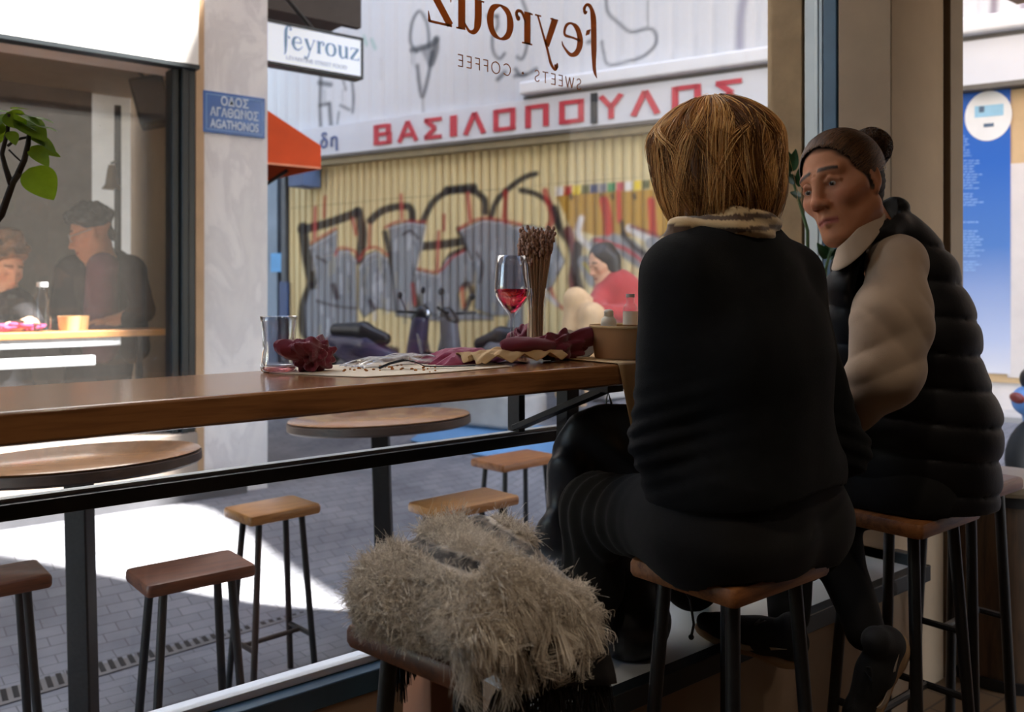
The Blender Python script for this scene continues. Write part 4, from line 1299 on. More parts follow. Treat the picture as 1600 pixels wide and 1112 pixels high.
out_stool('brown street stool farthest from the glass, partly behind the hanging coat', M['seat'], [(727, 720), (880, 706)], 4, 0.36, 0.22)

M['table_top'] = mk_wood('round_table_wood', (178, 128, 84), (140, 94, 58), 0.25, 0.8, axis='X', coat=0.4)
M['table_rim'] = mk_wood('round_table_rim', (84, 64, 52), (62, 48, 40), 0.5, axis='X')
def round_table(label, px, py, z, r, tilt_r, tilt_f):
    c = at(px, py, z)
    h = c.z - float(ground_h(c.x, c.y))
    yaw = -math.atan2(SA, CA)
    base = Vector((c.x, c.y, float(ground_h(c.x, c.y))))
    R = Matrix.Rotation(yaw, 4, 'Z') @ Matrix.Rotation(tilt_r, 4, 'Y') @ Matrix.Rotation(tilt_f, 4, 'X')
    top_off = R @ Vector((0, 0, h))
    t = thing('round_table', label, 'table', (base.x - top_off.x, base.y - top_off.y, base.z + 0.03), group='round tables on the paving')
    t.rotation_euler = R.to_euler()
    hh = h - 0.03
    obj('tabletop', MB().lathe([(0, hh - 0.006), (r - 0.012, hh - 0.006), (r - 0.004, hh - 0.0), (r - 0.012, hh + 0.004), (0, hh + 0.004)], 64), M['table_top'], t, angle=50)
    obj('table_rim', MB().lathe([(0, hh - 0.04), (r - 0.01, hh - 0.04), (r, hh - 0.032), (r, hh - 0.008), (r - 0.006, hh - 0.0062), (0, hh - 0.0062)], 64), M['table_rim'], t, angle=50)
    obj('post', MB().box((-0.033, -0.033, 0.012), (0.033, 0.033, hh - 0.04)), M['dusty_metal'], t, bevel=0.006)
    obj('top_plate', MB().box((-0.11, -0.11, hh - 0.046), (0.11, 0.11, hh - 0.04)), M['black_metal'], t)
    obj('foot', MB().box((-0.13, -0.13, -0.03), (0.13, 0.13, 0.012)), M['black_metal'], t, bevel=0.006)
    return t
round_table('round wooden table on a dusty black post nearest the left edge of the window', 122, 712, 2.72, 0.355, -0.045, -0.045)
round_table('round wooden table on a black post farther along, above the woolly blanket', 593, 650, 3.45, 0.35, -0.040, -0.045)

# the dusty bench slab lying by the far kerb, a blue painted parking bay and the far clutter
M['stone'] = mk('pale_stone_block', (172, 170, 168), 0.8, var=0.12)
a, b = gg(706, 652), gg(838, 665)
sl = thing('stone_block', 'long pale stone block lying on the paving behind the second table', 'block', (a.x, a.y, a.z))
d_ = Vector((b.x - a.x, b.y - a.y, b.z - a.z))
obj('block_body', MB().bar(Vector((0, 0, 0.10)), d_ + Vector((0, 0, 0.10)), 0.32, 0.24), M['stone'], sl, bevel=0.03)
obj('block_cap', MB().bar(Vector((0, 0, 0.235)), d_ + Vector((0, 0, 0.235)), 0.26, 0.03), M['stone'], sl, bevel=0.008)
bp = [gg(x, y) for x, y in ((640, 690), (690, 655), (900, 672), (905, 712), (760, 716))]
cen = mid(*bp)
mb = MB()
def fan(mb, cen, pts, zo):
    n = 6
    rings = [[cen.lerp(p, (i + 1) / n) for p in pts] for i in range(n)]
    vs = [Vector((cen.x, cen.y, float(ground_h(cen.x, cen.y)) + zo))]
    for R_ in rings:
        for p in R_:
            vs.append(Vector((p.x, p.y, float(ground_h(p.x, p.y)) + zo)))
    m = len(pts)
    fs = [(0, 1 + k, 1 + (k + 1) % m) for k in range(m)]
    for i in range(n - 1):
        for k in range(m):
            fs.append((1 + i * m + k, 1 + (i + 1) * m + k, 1 + (i + 1) * m + (k + 1) % m, 1 + i * m + (k + 1) % m))
    mb.add(vs, fs)
ring = []
for k in range(28):
    u = k / 28 * len(bp); i = int(u); ring.append(bp[i].lerp(bp[(i + 1) % len(bp)], u - i))
fan(mb, cen, ring, 0.012)
o = obj('paving_paint', mb, mk('faded_blue_paint', (92, 136, 180), 0.75, var=0.2, scale=3), angle=180)
o['kind'] = 'structure'

# ================================================================== motorbikes
M['rubber'] = mk('tyre_rubber', (26, 26, 28), 0.8, var=0.2)
M['bike_dark'] = mk('bike_dark_plastic', (26, 24, 30), 0.4, var=0.15)
M['bike_violet'] = mk('bike_violet_panel', (58, 54, 84), 0.4, var=0.15)
M['bike_grey'] = mk('bike_grey_panel', (84, 86, 94), 0.4, var=0.15)
M['chrome'] = mk('chrome', (190, 196, 206), 0.2, 0.9, var=0.05)
M['bike_blue'] = mk('bike_blue_panel', (96, 140, 200), 0.35, var=0.1)
M['bike_amber'] = mk('bike_tail_lamp', (126, 50, 44), 0.4)
def torus(mb, c, R, r, ax, n=28, m=10):
    ax = Vector(ax).normalized(); u = ax.orthogonal().normalized(); w_ = ax.cross(u)
    vs, fs = [], []
    for i in range(n):
        a = 2 * PI * i / n
        e = u * math.cos(a) + w_ * math.sin(a)
        for j in range(m):
            b = 2 * PI * j / m
            vs.append(Vector(c) + e * (R + r * math.cos(b)) + ax * r * math.sin(b))
    for i in range(n):
        for j in range(m):
            fs.append((i * m + j, ((i + 1) % n) * m + j, ((i + 1) % n) * m + (j + 1) % m, i * m + (j + 1) % m))
    return mb.add(vs, fs)
def motorbike(name, label, loc, rotz, body, panel_, s=1.0, cat='scooter'):
    t = thing(name, label, cat, loc, rotz, tilt=(math.radians(6), 0))
    t.scale = (s, s, s)
    for x in (-0.62, 0.62):
        w_ = obj('wheel', torus(MB(), (x, 0, 0.26), 0.20, 0.06, (0, 1, 0)), M['rubber'], t, angle=180)
        obj('hub', MB().lathe([(0, -0.03), (0.13, -0.03), (0.14, 0.0), (0.13, 0.03), (0, 0.03)], 20, (x, 0, 0.26), Matrix.Rotation(PI / 2, 4, 'X')), M['chrome'], w_)
    sdf_obj('body_shell', [cone((-0.75, 0, 0.62), (-0.25, 0, 0.58), 0.10, 0.14, 0.05), cone((-0.25, 0, 0.55), (0.15, 0, 0.36), 0.13, 0.12, 0.08), cone((0.15, 0, 0.33), (0.42, 0, 0.38), 0.11, 0.10, 0.06),
                           cone((0.42, 0, 0.40), (0.52, 0, 0.90), 0.13, 0.11, 0.06), cone((-0.62, 0, 0.50), (-0.40, 0, 0.36), 0.12, 0.10, 0.06)], 0.018, panel_, t)
    sdf_obj('saddle', [cone((-0.72, 0, 0.76), (-0.30, 0, 0.76), 0.085, 0.11, 0.05), cone((-0.30, 0, 0.75), (0.0, 0, 0.66), 0.11, 0.08, 0.05)], 0.018, body, t)
    obj('fork', MB().tube([(0.62, 0.09, 0.26), (0.50, 0.09, 0.85)], 0.022, 8).tube([(0.62, -0.09, 0.26), (0.50, -0.09, 0.85)], 0.022, 8), M['chrome'], t)
    sdf_obj('head_cowl', [cone((0.50, 0, 0.92), (0.56, 0, 1.00), 0.10, 0.09, 0.04)], 0.018, body, t)
    obj('handlebar', MB().tube([(0.40, 0.34, 1.05), (0.47, 0.2, 1.03), (0.5, 0, 1.0), (0.47, -0.2, 1.03), (0.40, -0.34, 1.05)], 0.017, 8), M['black_metal'], t)
    obj('headlamp', MB().sphere((0.64, 0, 0.98), 0.06, 14, 8, (0.6, 1, 1)), M['chrome'], t)
    for s_ in (1, -1):
        m_ = obj('mirror', MB().tube([(0.45, s_ * 0.2, 1.03), (0.42, s_ * 0.27, 1.22)], 0.008, 6), M['black_metal'], t)
        obj('mirror_glass', MB().sphere((0.42, s_ * 0.28, 1.24), 0.055, 12, 8, (0.3, 1, 0.8)), body, m_)
    obj('tail_lamp', MB().sphere((-0.84, 0, 0.64), 0.05, 12, 8, (0.5, 1.2, 0.7)), M['bike_amber'], t)
    obj('side_panel', MB().bar((-0.62, 0.125, 0.56), (-0.12, 0.135, 0.47), 0.02, 0.10), M['bike_blue'], t, bevel=0.008)
    return t
yw = math.atan2(R_W.y, R_W.x)
def bike_at(px, py, z):
    c = at(px, py, z)
    return (c.x, c.y, float(ground_h(c.x, c.y)))
motorbike('scooter', 'dark violet motor scooter parked by the graffiti behind the crumpled dark red napkin', bike_at(606, 560, 7.4), yw + 0.15, M['bike_dark'], M['bike_violet'], 0.66)
motorbike('scooter', 'grey motor scooter with a blue side panel parked left of the wine glass', bike_at(745, 560, 6.85), yw + PI - 0.1, M['bike_dark'], M['bike_grey'], 0.66)
# the bicycle-like wheel showing at the right edge past the vest
motorbike('scooter', 'motor scooter showing only a dark wheel past the quilted vest at the right edge', bike_at(1738, 700, 4.35), math.radians(-25), M['bike_dark'], M['bike_blue'], 0.72)

# a barrel used as a stand on the threshold
M['barrel'] = mk_wood('barrel_wood', (84, 60, 40), (56, 40, 27), 0.6, axis='Z')
bc = at(1568, 800, 2.86)
br_ = thing('barrel', 'brown wooden barrel with a dark hoop on the side threshold', 'barrel', (bc.x, bc.y, 0))
mb = MB().lathe([(0.0, 0.03), (0.155, 0.03), (0.165, 0.2), (0.168, 0.34), (0.160, 0.5), (0.15, 0.60), (0, 0.60)], 36)
obj('staves', mb, M['barrel'], br_, angle=40)
obj('hoop', MB().lathe([(0.150, 0.0), (0.162, 0.0), (0.166, 0.035), (0.150, 0.035)], 36, closed=True), M['black_metal'], br_)
obj('barrel_top', MB().lathe([(0, 0.60), (0.185, 0.60), (0.19, 0.612), (0.185, 0.63), (0, 0.63)], 36), mk('pale_barrel_top', (130, 114, 94), 0.4), br_)
obj('hoop', MB().lathe([(0.152, 0.57), (0.17, 0.565), (0.17, 0.598), (0.152, 0.598)], 36, closed=True), M['black_metal'], br_)
# ================================================================== the counter and what lies on it
VFRONT, VBACK = 1.333, 1.682
ct = thing('counter', 'long varnished wooden bar counter along the window', 'counter', (0.6, 1.5, COUNTER_H))
obj('worktop', MB().box((-2.15, VFRONT - 1.5, -0.046), (1.86, VBACK - 1.5, 0.0)), M['counter'], ct, bevel=0.006, seg=3)
for x in (-0.9, vp(978, 615, VFRONT).x - 0.6):
    obj('bracket', MB().bar((x, VFRONT + 0.03 - 1.5, -0.055), (x, VBACK + 0.03 - 1.5, -0.055), 0.05, 0.018).bar((x, VBACK + 0.02 - 1.5, -0.05), (x, VBACK + 0.02 - 1.5, -0.19), 0.045, 0.02).bar((x, VFRONT + 0.06 - 1.5, -0.06), (x, VBACK + 0.015 - 1.5, -0.18), 0.04, 0.014), M['black_metal'], ct, bevel=0.002)
ux = up_(887, 620, 1.0)
pc_ = vp(887, 630, 1.61)
obj('support_post', MB().box((pc_.x - 0.6 - 0.02, 0.09, -0.62), (pc_.x - 0.6 + 0.02, 0.13, -0.046)), M['black_metal'], ct, bevel=0.002)
def onc(px, py):
    return gp(px, py, COUNTER_H)
def in_(p):
    return (p.x, min(max(p.y, VFRONT + 0.02), VBACK - 0.02), p.z)

# kraft paper runner falling over the front edge
M['kraft'] = mk('kraft_paper', (196, 160, 112), 0.8, var=0.06, bump=0.1, bscale=120)
M['kraft_dark'] = mk('kraft_board', (170, 122, 78), 0.75, var=0.05)
M['cream_paper'] = mk('cream_paper', (222, 206, 182), 0.8, var=0.04)
ru = thing('paper_runner', 'sheet of tan kraft paper draped over the counter front beside the blonde person', 'paper', (1.5, VFRONT, COUNTER_H))
uL = gp(944, 568, COUNTER_H).x
rows = []
for i in range(15):
    u = i / 14
    x = uL - 1.5 + 0.005 + u * 0.36
    col = []
    for y, z in ((0.33, 0.003), (0.20, 0.003), (0.08, 0.003), (0.02, 0.003), (0.0, 0.003), (-0.006, -0.002), (-0.008, -0.05), (-0.012, -0.12), (-0.016 - 0.006 * math.sin(u * 7), -0.20)):
        col.append((x + (0.045 * (-z) / 0.2 if z < -0.01 else 0) * (1 - u), y, z))
    rows.append(col)
obj('paper_sheet', MB().grid(rows), M['kraft'], ru, solid=0.0012, angle=180)

# ---- glasses
M['glass'] = mk_pane('clear_glass', tint=(0.90, 0.90, 0.92), refl=3.2)
M['pink'] = mk_glass('pink_drink', (0.95, 0.35, 0.36), 0.0, 1.34)
M['wine'] = mk_glass('red_drink', (0.88, 0.03, 0.07), 0.0, 1.34)
M['burgundy'] = mk('burgundy_napkin', (112, 24, 46), 0.85, var=0.1, scale=20, sheen=0.3, bump=0.1, bscale=400)
M['burgundy_light'] = mk('rose_napkin', (152, 52, 84), 0.85, var=0.06, sheen=0.3, bump=0.1, bscale=400)
p = onc(436, 581)
tb = thing('tumbler', 'clear waisted glass tumbler with a little pink drink at the left of the counter things', 'glass', in_(p))
s_ = (p - Vector((0, 0, CAM_H))).length and F_PX / (SA * p.x + CA * p.y)       # pixels per metre there
R0, H0 = 29 / s_, 87 / s_
pr = [(0.0, 0.0), (R0 * 0.80, 0.0), (R0 * 0.95, 0.004), (R0 * 0.98, H0 * 0.10), (R0 * 0.90, H0 * 0.24), (R0 * 0.85, H0 * 0.42), (R0 * 0.87, H0 * 0.66), (R0 * 0.95, H0 * 0.90), (R0, H0),
      (R0 - 0.0014, H0 + 0.0004), (R0 * 0.95 - 0.002, H0 * 0.90), (R0 * 0.87 - 0.0024, H0 * 0.66), (R0 * 0.85 - 0.0028, H0 * 0.42), (R0 * 0.90 - 0.003, H0 * 0.24), (R0 * 0.95 - 0.004, H0 * 0.16), (R0 * 0.80, H0 * 0.125), (0.0, H0 * 0.115)]
obj('tumbler_glass', MB().lathe(pr, 40), M['glass'], tb, angle=180)
obj('drink', MB().lathe([(0.0, H0 * 0.028), (R0 * 0.76, H0 * 0.028), (R0 * 0.88, H0 * 0.07), (R0 * 0.84, H0 * 0.10), (0, H0 * 0.10)], 32), M['pink'], tb, angle=180)
zw = 1.955
p = at(800, 450, zw); p.z = COUNTER_H
wg = thing('wine_glass', 'stemmed wine glass half full of red drink in front of the dried flowers', 'glass', in_(p))
zw = SA * wg.location.x + CA * wg.location.y
k = zw / F_PX
top = CAM_H - (399 - 450) * k - COUNTER_H
def hz(y):
    return CAM_H - (y - 450) * k - COUNTER_H
rr = [(0.0, 0.0), (0.034, 0.0), (0.034, 0.0015), (0.012, 0.006), (0.0045, 0.014), (0.0038, hz(530)), (0.0040, hz(502)), (0.0070, hz(491)),
      (14 * k, hz(481)), (24 * k, hz(467)), (28.5 * k, hz(455)), (28.0 * k, hz(446)), (25.0 * k, hz(415)), (23.0 * k, hz(399)),
      (23.0 * k - 0.0009, hz(399)), (25.0 * k - 0.001, hz(415)), (28.0 * k - 0.001, hz(446)), (28.5 * k - 0.0012, hz(455)), (24 * k - 0.0014, hz(467)), (14 * k - 0.0015, hz(480)), (0.004, hz(489)), (0.0, hz(489.5))]
obj('glass_body', MB().lathe(rr, 44), M['glass'], wg, angle=180)
obj('drink', MB().lathe([(0.0, hz(489)), (0.0036, hz(488.4)), (14 * k - 0.0019, hz(479.4)), (24 * k - 0.0018, hz(466.6)), (28.5 * k - 0.0016, hz(455)), (28.3 * k - 0.0016, hz(451)), (0.0, hz(451))], 40), M['wine'], wg, angle=60)

# ---- dried flowers in a slim vase
p = at(838, 450, 2.03); p.z = COUNTER_H
fv = thing('flower_vase', 'slim clear vase holding a bunch of dried brown lavender stems', 'vase', in_(p))
k = (SA * fv.location.x + CA * fv.location.y) / F_PX
obj('vase_glass', MB().lathe([(0, 0), (0.022, 0), (0.023, 0.004), (0.021, 0.05), (0.0205, hz(450) - 0.05), (0.024, hz(450)), (0.0232, hz(450)), (0.0195, hz(450) - 0.05), (0.0198, 0.05), (0.0205, 0.008), (0, 0.006)], 28), mk_pane('vase_glass', refl=1.0), fv, angle=180)
rs = np.random.RandomState(2)
stem, bud = MB(), MB()
HT = (CAM_H - (356 - 450) * k) - COUNTER_H
for i in range(95):
    a, rr_ = rs.uniform(0, 2 * PI), math.sqrt(rs.uniform(0, 1))
    b0 = Vector((math.cos(a) * rr_ * 0.014, math.sin(a) * rr_ * 0.014, 0.012))
    b1 = Vector((math.cos(a) * rr_ * 0.017, math.sin(a) * rr_ * 0.017, 0.13))
    b2 = Vector((math.cos(a) * rr_ * 0.043, math.sin(a) * rr_ * 0.043, HT * rs.uniform(0.86, 1.0)))
    stem.tube([b0, b1, b1.lerp(b2, 0.5) + Vector((0, 0, 0.0)), b2], 0.0011, 5, False)
    d = (b2 - b1).normalized()
    for j in range(7):
        q = b2 - d * (0.007 * j) + Vector((rs.normal() * 0.0022, rs.normal() * 0.0022, 0))
        bud.sphere(q, rs.uniform(0.0026, 0.0042), 6, 4, (1, 1, 1.5))
obj('stems', stem, mk('dry_stem', (176, 142, 110), 0.9, var=0.2), fv)
obj('flower_heads', bud, mk('dry_lavender', (172, 134, 114), 0.95, var=0.3, scale=90), fv, angle=180)

# ---- crumpled cloth and paper
def tri(x):
    return abs((x % 1.0) - 0.5) * 2
def crumple(n, w, d, hgt, seed, folds=7, dome=0.6, amp=0.5, curl=0.0, jit=1.0):
    """a crushed sheet: sharp random folds over a low heap"""
    r = random.Random(seed)
    fl = [(r.uniform(0, 2 * PI), r.uniform(0.8, 2.6), r.random(), r.uniform(0.4, 1)) for _ in range(folds)]
    rows = []
    for i in range(n):
        row = []
        for j in range(n):
            u, v = i / (n - 1) * 2 - 1, j / (n - 1) * 2 - 1
            f = sum(a * tri((u * math.cos(t_) + v * math.sin(t_)) * q + ph) for t_, q, ph, a in fl) / folds
            e = max(0.0, 1 - max(abs(u), abs(v)) ** 2.2)
            z = hgt * (dome * e * 0.9 + amp * f * (0.35 + 0.65 * e) * 1.6) + curl * hgt * (1 - e) * tri(u * 1.7 + v * 0.9 + fl[0][2])
            jx = sum(a * (tri(v * q * 1.3 + ph) - 0.5) for _, q, ph, a in fl[:4]) / 4
            jy = sum(a * (tri(u * q * 1.2 + ph) - 0.5) for _, q, ph, a in fl[2:6]) / 4
            row.append((u * w / 2 * (1 - 0.10 * e) + jx * w * 0.22 * jit, v * d / 2 * (1 - 0.10 * e) + jy * d * 0.22 * jit, max(0.0006, z)))
        rows.append(row)
    return MB().grid(rows)
def napkin_ball(w, d, hgt, seed, n=56):
    """a scrunched napkin: a closed lump cut by many folds with ear-like corners"""
    r = random.Random(seed)
    fl = []
    for _ in range(10):
        v = Vector((r.gauss(0, 1), r.gauss(0, 1), r.gauss(0, 0.7))).normalized()
        fl.append((v, r.uniform(1.0, 2.8), r.random(), r.uniform(0.5, 1.0)))
    ears = [Vector((math.cos(a), math.sin(a), r.uniform(0.1, 0.9))).normalized() for a in [r.uniform(0, 6.28) for _ in range(4)]]
    mb = MB()
    vs, fs = [], []
    for i in range(n + 1):
        th_ = PI * i / n
        for j in range(n):
            ph = 2 * PI * j / n
            p = Vector((math.sin(th_) * math.cos(ph), math.sin(th_) * math.sin(ph), math.cos(th_)))
            f = sum(a * (tri(p.dot(v) * q + o_) - 0.5) for v, q, o_, a in fl) / 10
            e = sum(max(0, p.dot(x) - 0.86) * 4.2 for x in ears)
            s = 0.80 + 1.35 * f + e
            q_ = p * s
            vs.append((q_.x * w / 2, q_.y * d / 2, max(0.0008, (q_.z * 0.5 + 0.42) * hgt)))
    for i in range(n):
        for j in range(n):
            fs.append((i * n + j, (i + 1) * n + j, (i + 1) * n + (j + 1) % n, i * n + (j + 1) % n))
    mb.add(vs, fs)
    return mb
def lay(name, label, cat, px, py, mb, mat, rot=0.0, dz=0.0, group=None, **kw):
    p = onc(px, py)
    o = obj(name, mb, mat, None, (p.x, p.y, COUNTER_H + dz), **kw)
    o.rotation_euler = (0, 0, rot)
    return tag(o, label, cat, group)
lay('napkin', 'crumpled dark red napkin beside the clear tumbler', 'napkin', 490, 581, napkin_ball(0.104, 0.078, 0.072, 14, 64), M['burgundy'], 0.4, group='crumpled dark red napkins', angle=22)
lay('napkin', 'flat folded rose red napkin left of the wine glass stem', 'napkin', 722, 566, crumple(26, 0.20, 0.12, 0.040, 5, 4, 0.75, 0.22), M['burgundy_light'], 0.15, group='crumpled dark red napkins', angle=24, solid=0.0012)
lay('napkin', 'long crumpled dark red napkin heaped before the tan paper tub', 'napkin', 874, 563, napkin_ball(0.20, 0.075, 0.075, 23, 72), M['burgundy'], -0.05, group='crumpled dark red napkins', angle=28)
lay('napkin', 'small dark red napkin bundle at the foot of the dried flower vase', 'napkin', 815, 557, napkin_ball(0.075, 0.055, 0.085, 31), M['burgundy'], 0.9, group='crumpled dark red napkins', angle=28)
# a wide cream sheet under it all, its near edge wavy
P = [onc(x, y) for x, y in ((420, 583), (520, 588), (570, 590), (640, 586), (700, 582), (800, 573), (760, 566), (640, 566), (540, 570), (440, 577))]
cen = mid(*P)
mb = MB()
mb.prism([(q.x - cen.x, q.y - cen.y) for q in P], 0.0012)
o = obj('paper_sheet', mb, M['cream_paper'], None, (cen.x, cen.y, COUNTER_H + 0.0008))
tag(o, 'flat cream paper sheet under the black fork and crumbs', 'paper')
lay('kraft_wrapper', 'crumpled tan kraft wrapper lying before the wine glass', 'paper', 800, 568, crumple(60, 0.225, 0.095, 0.036, 17, 12, 0.55, 0.62, 0.55, 0.35), M['kraft'], -0.08, 0.0015, angle=24, solid=0.0009)
M['film'] = mk_pane('clear_film', tint=(0.93, 0.92, 0.92), refl=2.2)
lay('plastic_wrapper', 'crumpled clear plastic wrapper behind the black fork', 'wrapper', 622, 571, crumple(36, 0.24, 0.09, 0.036, 9, 9, 0.40, 0.42), M['film'], 0.1, 0.002, angle=24, solid=0.0005)
# fork
q0, q1 = onc(592, 579), onc(742, 576)
d_ = q1 - q0; L_ = d_.length; d_.normalize()
fk = thing('fork', 'black plastic fork resting on the cream paper', 'fork', (q0.x, q0.y, COUNTER_H + 0.003), math.atan2(d_.y, d_.x))
hp = [(0.0, 0.001), (0.022, 0.010), (0.050, 0.017), (0.072, 0.012), (0.090, 0.0035), (0.12, 0.002), (L_, 0.0025)]
mb = MB(); vs = []
for x, z in hp:
    wv = 0.013 if x < 0.07 else 0.006
    vs += [(x, -wv, z), (x, wv, z), (x, wv, z + 0.0022), (x, -wv, z + 0.0022)]
hs = [(4 * i, 4 * i + 1, 4 * i + 5, 4 * i + 4) for i in range(2, 6)] + [(4 * i + 1, 4 * i + 2, 4 * i + 6, 4 * i + 5) for i in range(2, 6)] + [(4 * i + 2, 4 * i + 3, 4 * i + 7, 4 * i + 6) for i in range(2, 6)] + [(4 * i + 3, 4 * i, 4 * i + 4, 4 * i + 7) for i in range(2, 6)] + [(24, 25, 26, 27), (11, 10, 9, 8)]
mb.add(vs, hs)
M['black_plastic'] = mk('black_plastic', (22, 22, 26), 0.3)
obj('handle', mb, M['black_plastic'], fk)
for y in (-0.009, -0.003, 0.003, 0.009):
    obj('tine', MB().tube([(0.0, y, 0.002), (0.022, y, 0.011), (0.052, y * 1.1, 0.0178)], 0.0017, 6), M['black_plastic'], fk)
# crumbs
rs = np.random.RandomState(6)
M['crumb'] = mk('crumb', (176, 112, 50), 0.9, var=0.3)
M['herb'] = mk('green_herb', (84, 86, 40), 0.9, var=0.3)
mb = MB()
for i in range(34):
    x, y = rs.uniform(530, 690), rs.uniform(572, 584)
    p = onc(x, y)
    mb.sphere((p.x - cen.x, p.y - cen.y, rs.uniform(0.0, 0.001)), rs.uniform(0.0012, 0.0034), 6, 4, (1.3, 1, 0.7))
o = obj('crumbs', mb, M['crumb'], None, (cen.x, cen.y, COUNTER_H + 0.003))
o['kind'] = 'stuff'; tag(o, 'scattered brown crumbs on the cream paper sheet', 'crumbs')

# ---- kraft tub with salt and a bottle
pt = at(984, 557, 2.06); pt.z = COUNTER_H
kb = thing('paper_tub', 'round tan cardboard tub at the counter end behind the dark red napkin', 'tub', (pt.x, min(pt.y, VBACK - 0.1), COUNTER_H + 0.0045))
k = (SA * kb.location.x + CA * kb.location.y) / F_PX
RT, HT2 = 63 * k, 48 * k
obj('tub_wall', MB().lathe([(0, 0), (RT * 0.86, 0), (RT * 0.88, 0.003), (RT * 0.97, HT2), (RT * 0.955, HT2), (RT * 0.865, 0.006), (0, 0.006)], 44), M['kraft_dark'], kb, angle=40)
obj('tub_rim', MB().lathe([(RT * 0.95, HT2 - 0.003), (RT, HT2 - 0.002), (RT * 1.005, HT2 + 0.001), (RT, HT2 + 0.004), (RT * 0.955, HT2 + 0.003)], 44, closed=True), M['kraft'], kb, angle=180)
def on_tub(px):
    d = (at(px, 500, k * F_PX) - kb.location); d.z = 0
    return kb.location + d
M['salt'] = mk('white_shaker_plastic', (222, 214, 198), 0.5, var=0.03)
q = on_tub(951)
sk = thing('salt_shaker', 'small white shaker standing in the tan tub', 'shaker', (q.x, q.y, kb.location.z + 0.0065))
z0 = HT2 - 0.006
obj('shaker_body', MB().lathe([(0, 0), (0.017, 0), (0.018, 0.003), (0.0178, z0 + 0.008), (0.0165, z0 + 0.016), (0.011, z0 + 0.022), (0, z0 + 0.022)], 24), M['salt'], sk, angle=50)
obj('shaker_cap', MB().lathe([(0.010, z0 + 0.0222), (0.0115, z0 + 0.024), (0.0105, z0 + 0.029), (0.0115, z0 + 0.033), (0.008, z0 + 0.038), (0, z0 + 0.039)], 24), M['salt'], sk, angle=180)
q = on_tub(985)
gb = thing('spice_bottle', 'small clear bottle with a white label standing in the tan tub', 'bottle', (q.x, q.y, kb.location.z + 0.0065))
obj('bottle_glass', MB().lathe([(0, 0), (0.016, 0), (0.0165, 0.003), (0.0165, z0 + 0.042), (0.012, z0 + 0.050), (0.009, z0 + 0.054), (0.009, z0 + 0.066), (0, z0 + 0.066)], 24), mk_pane('bottle_glass', tint=(0.9, 0.9, 0.9), refl=1.5), gb, angle=50)
obj('bottle_cap', MB().lathe([(0, z0 + 0.0662), (0.010, z0 + 0.0662), (0.010, z0 + 0.074), (0, z0 + 0.074)], 20), M['alu'], gb)
obj('bottle_label', MB().lathe([(0.0169, z0 + 0.004), (0.0172, z0 + 0.004), (0.0172, z0 + 0.034), (0.0169, z0 + 0.034)], 24, closed=True), M['salt'], gb)
for i, (x, y, r_, l) in enumerate(((886, 532, 0.034, 'round wooden lid leaning behind the dark red napkin'), (909, 532, 0.036, 'round wooden lid leaning against the tan tub'))):
    p = at(x, 500, 2.10)
    o = obj('wooden_lid', MB().lathe([(0, -0.003), (r_, -0.003), (r_ + 0.001, 0), (r_, 0.003), (0, 0.003)], 32), mk('pale_lid_wood', (178, 158, 132), 0.7, var=0.1), None, (p.x, min(p.y, VBACK - 0.025), COUNTER_H + 0.0335))
    o.rotation_euler = (math.radians(66), 0, math.radians(-52))
    tag(o, l, 'lid', 'wooden lids')

# ================================================================== the shaggy blanket on the near stool
def bl_world(px, py, z):
    return at(px, py, z)
so = Vector((0.834, 1.118, SH))
bt = thing('blanket', 'folded shaggy woollen blanket with dark woven stripes heaped on the near stool', 'blanket', so, math.radians(9))
rot = Matrix.Rotation(math.radians(-9), 4, 'Z')
def bl(px, py, z):
    return tuple(rot @ (at(px, py, z) - so))
def fold_bl(P, D):
    n = wav(P, 34, 4) * 0.007 + wav(P, 70, 6) * 0.003
    D = D + n
    top = 0.0015
    inside = (np.abs(P[0]) < 0.19) & (np.abs(P[1]) < 0.145)
    return np.where(inside, np.maximum(D, (top - P[2])), D)
bprims = [cone(bl(606, 925, 1.33), bl(745, 925, 1.27), 0.052, 0.060, 0.03), cone(bl(640, 890, 1.40), bl(770, 890, 1.36), 0.046, 0.052, 0.05), cone(bl(745, 925, 1.27), bl(845, 938, 1.30), 0.058, 0.040, 0.05),
          cone(bl(690, 858, 1.37), bl(740, 846, 1.40), 0.030, 0.034, 0.05), cone(bl(790, 885, 1.36), bl(868, 930, 1.36), 0.046, 0.034, 0.05), cone(bl(594, 962, 1.31), bl(720, 985, 1.25), 0.022, 0.028, 0.05), cone(bl(720, 985, 1.235), bl(845, 965, 1.27), 0.028, 0.020, 0.05),
          cone(bl(735, 978, 1.20), bl(752, 1002, 1.195), 0.020, 0.014, 0.04), cone(bl(878, 950, 1.31), bl(890, 972, 1.31), 0.020, 0.016, 0.04)]
WOOL, WOOL_D, STRIPE = (206, 196, 184), (160, 150, 138), (48, 44, 42)
def stripe_mask(Wx, Wy, pad=0.0):
    """two woven bands, laid out along the top of the heap"""
    m = np.zeros(len(Wx))
    for pts, w_ in (([(612, 833), (650, 848), (690, 868), (740, 885)], 21), ([(735, 800), (765, 828), (800, 850), (850, 872), (895, 898)], 22)):
        for a_, b_ in zip(pts[:-1], pts[1:]):
            v = (b_[0] - a_[0], b_[1] - a_[1]); L2 = v[0] ** 2 + v[1] ** 2
            u = np.clip(((Wx - a_[0]) * v[0] + (Wy - a_[1]) * v[1]) / L2, 0, 1)
            d = np.hypot(Wx - a_[0] - v[0] * u, Wy - a_[1] - v[1] * u)
            m = np.maximum(m, (d < w_ / 2 + pad).astype(float))
    return m
rotb = np.array(Matrix.Rotation(math.radians(9), 3, 'Z'))
def bl_px(Q):
    Wp = rotb @ Q
    return proj((Wp[0] + so.x, Wp[1] + so.y, Wp[2] + so.z))
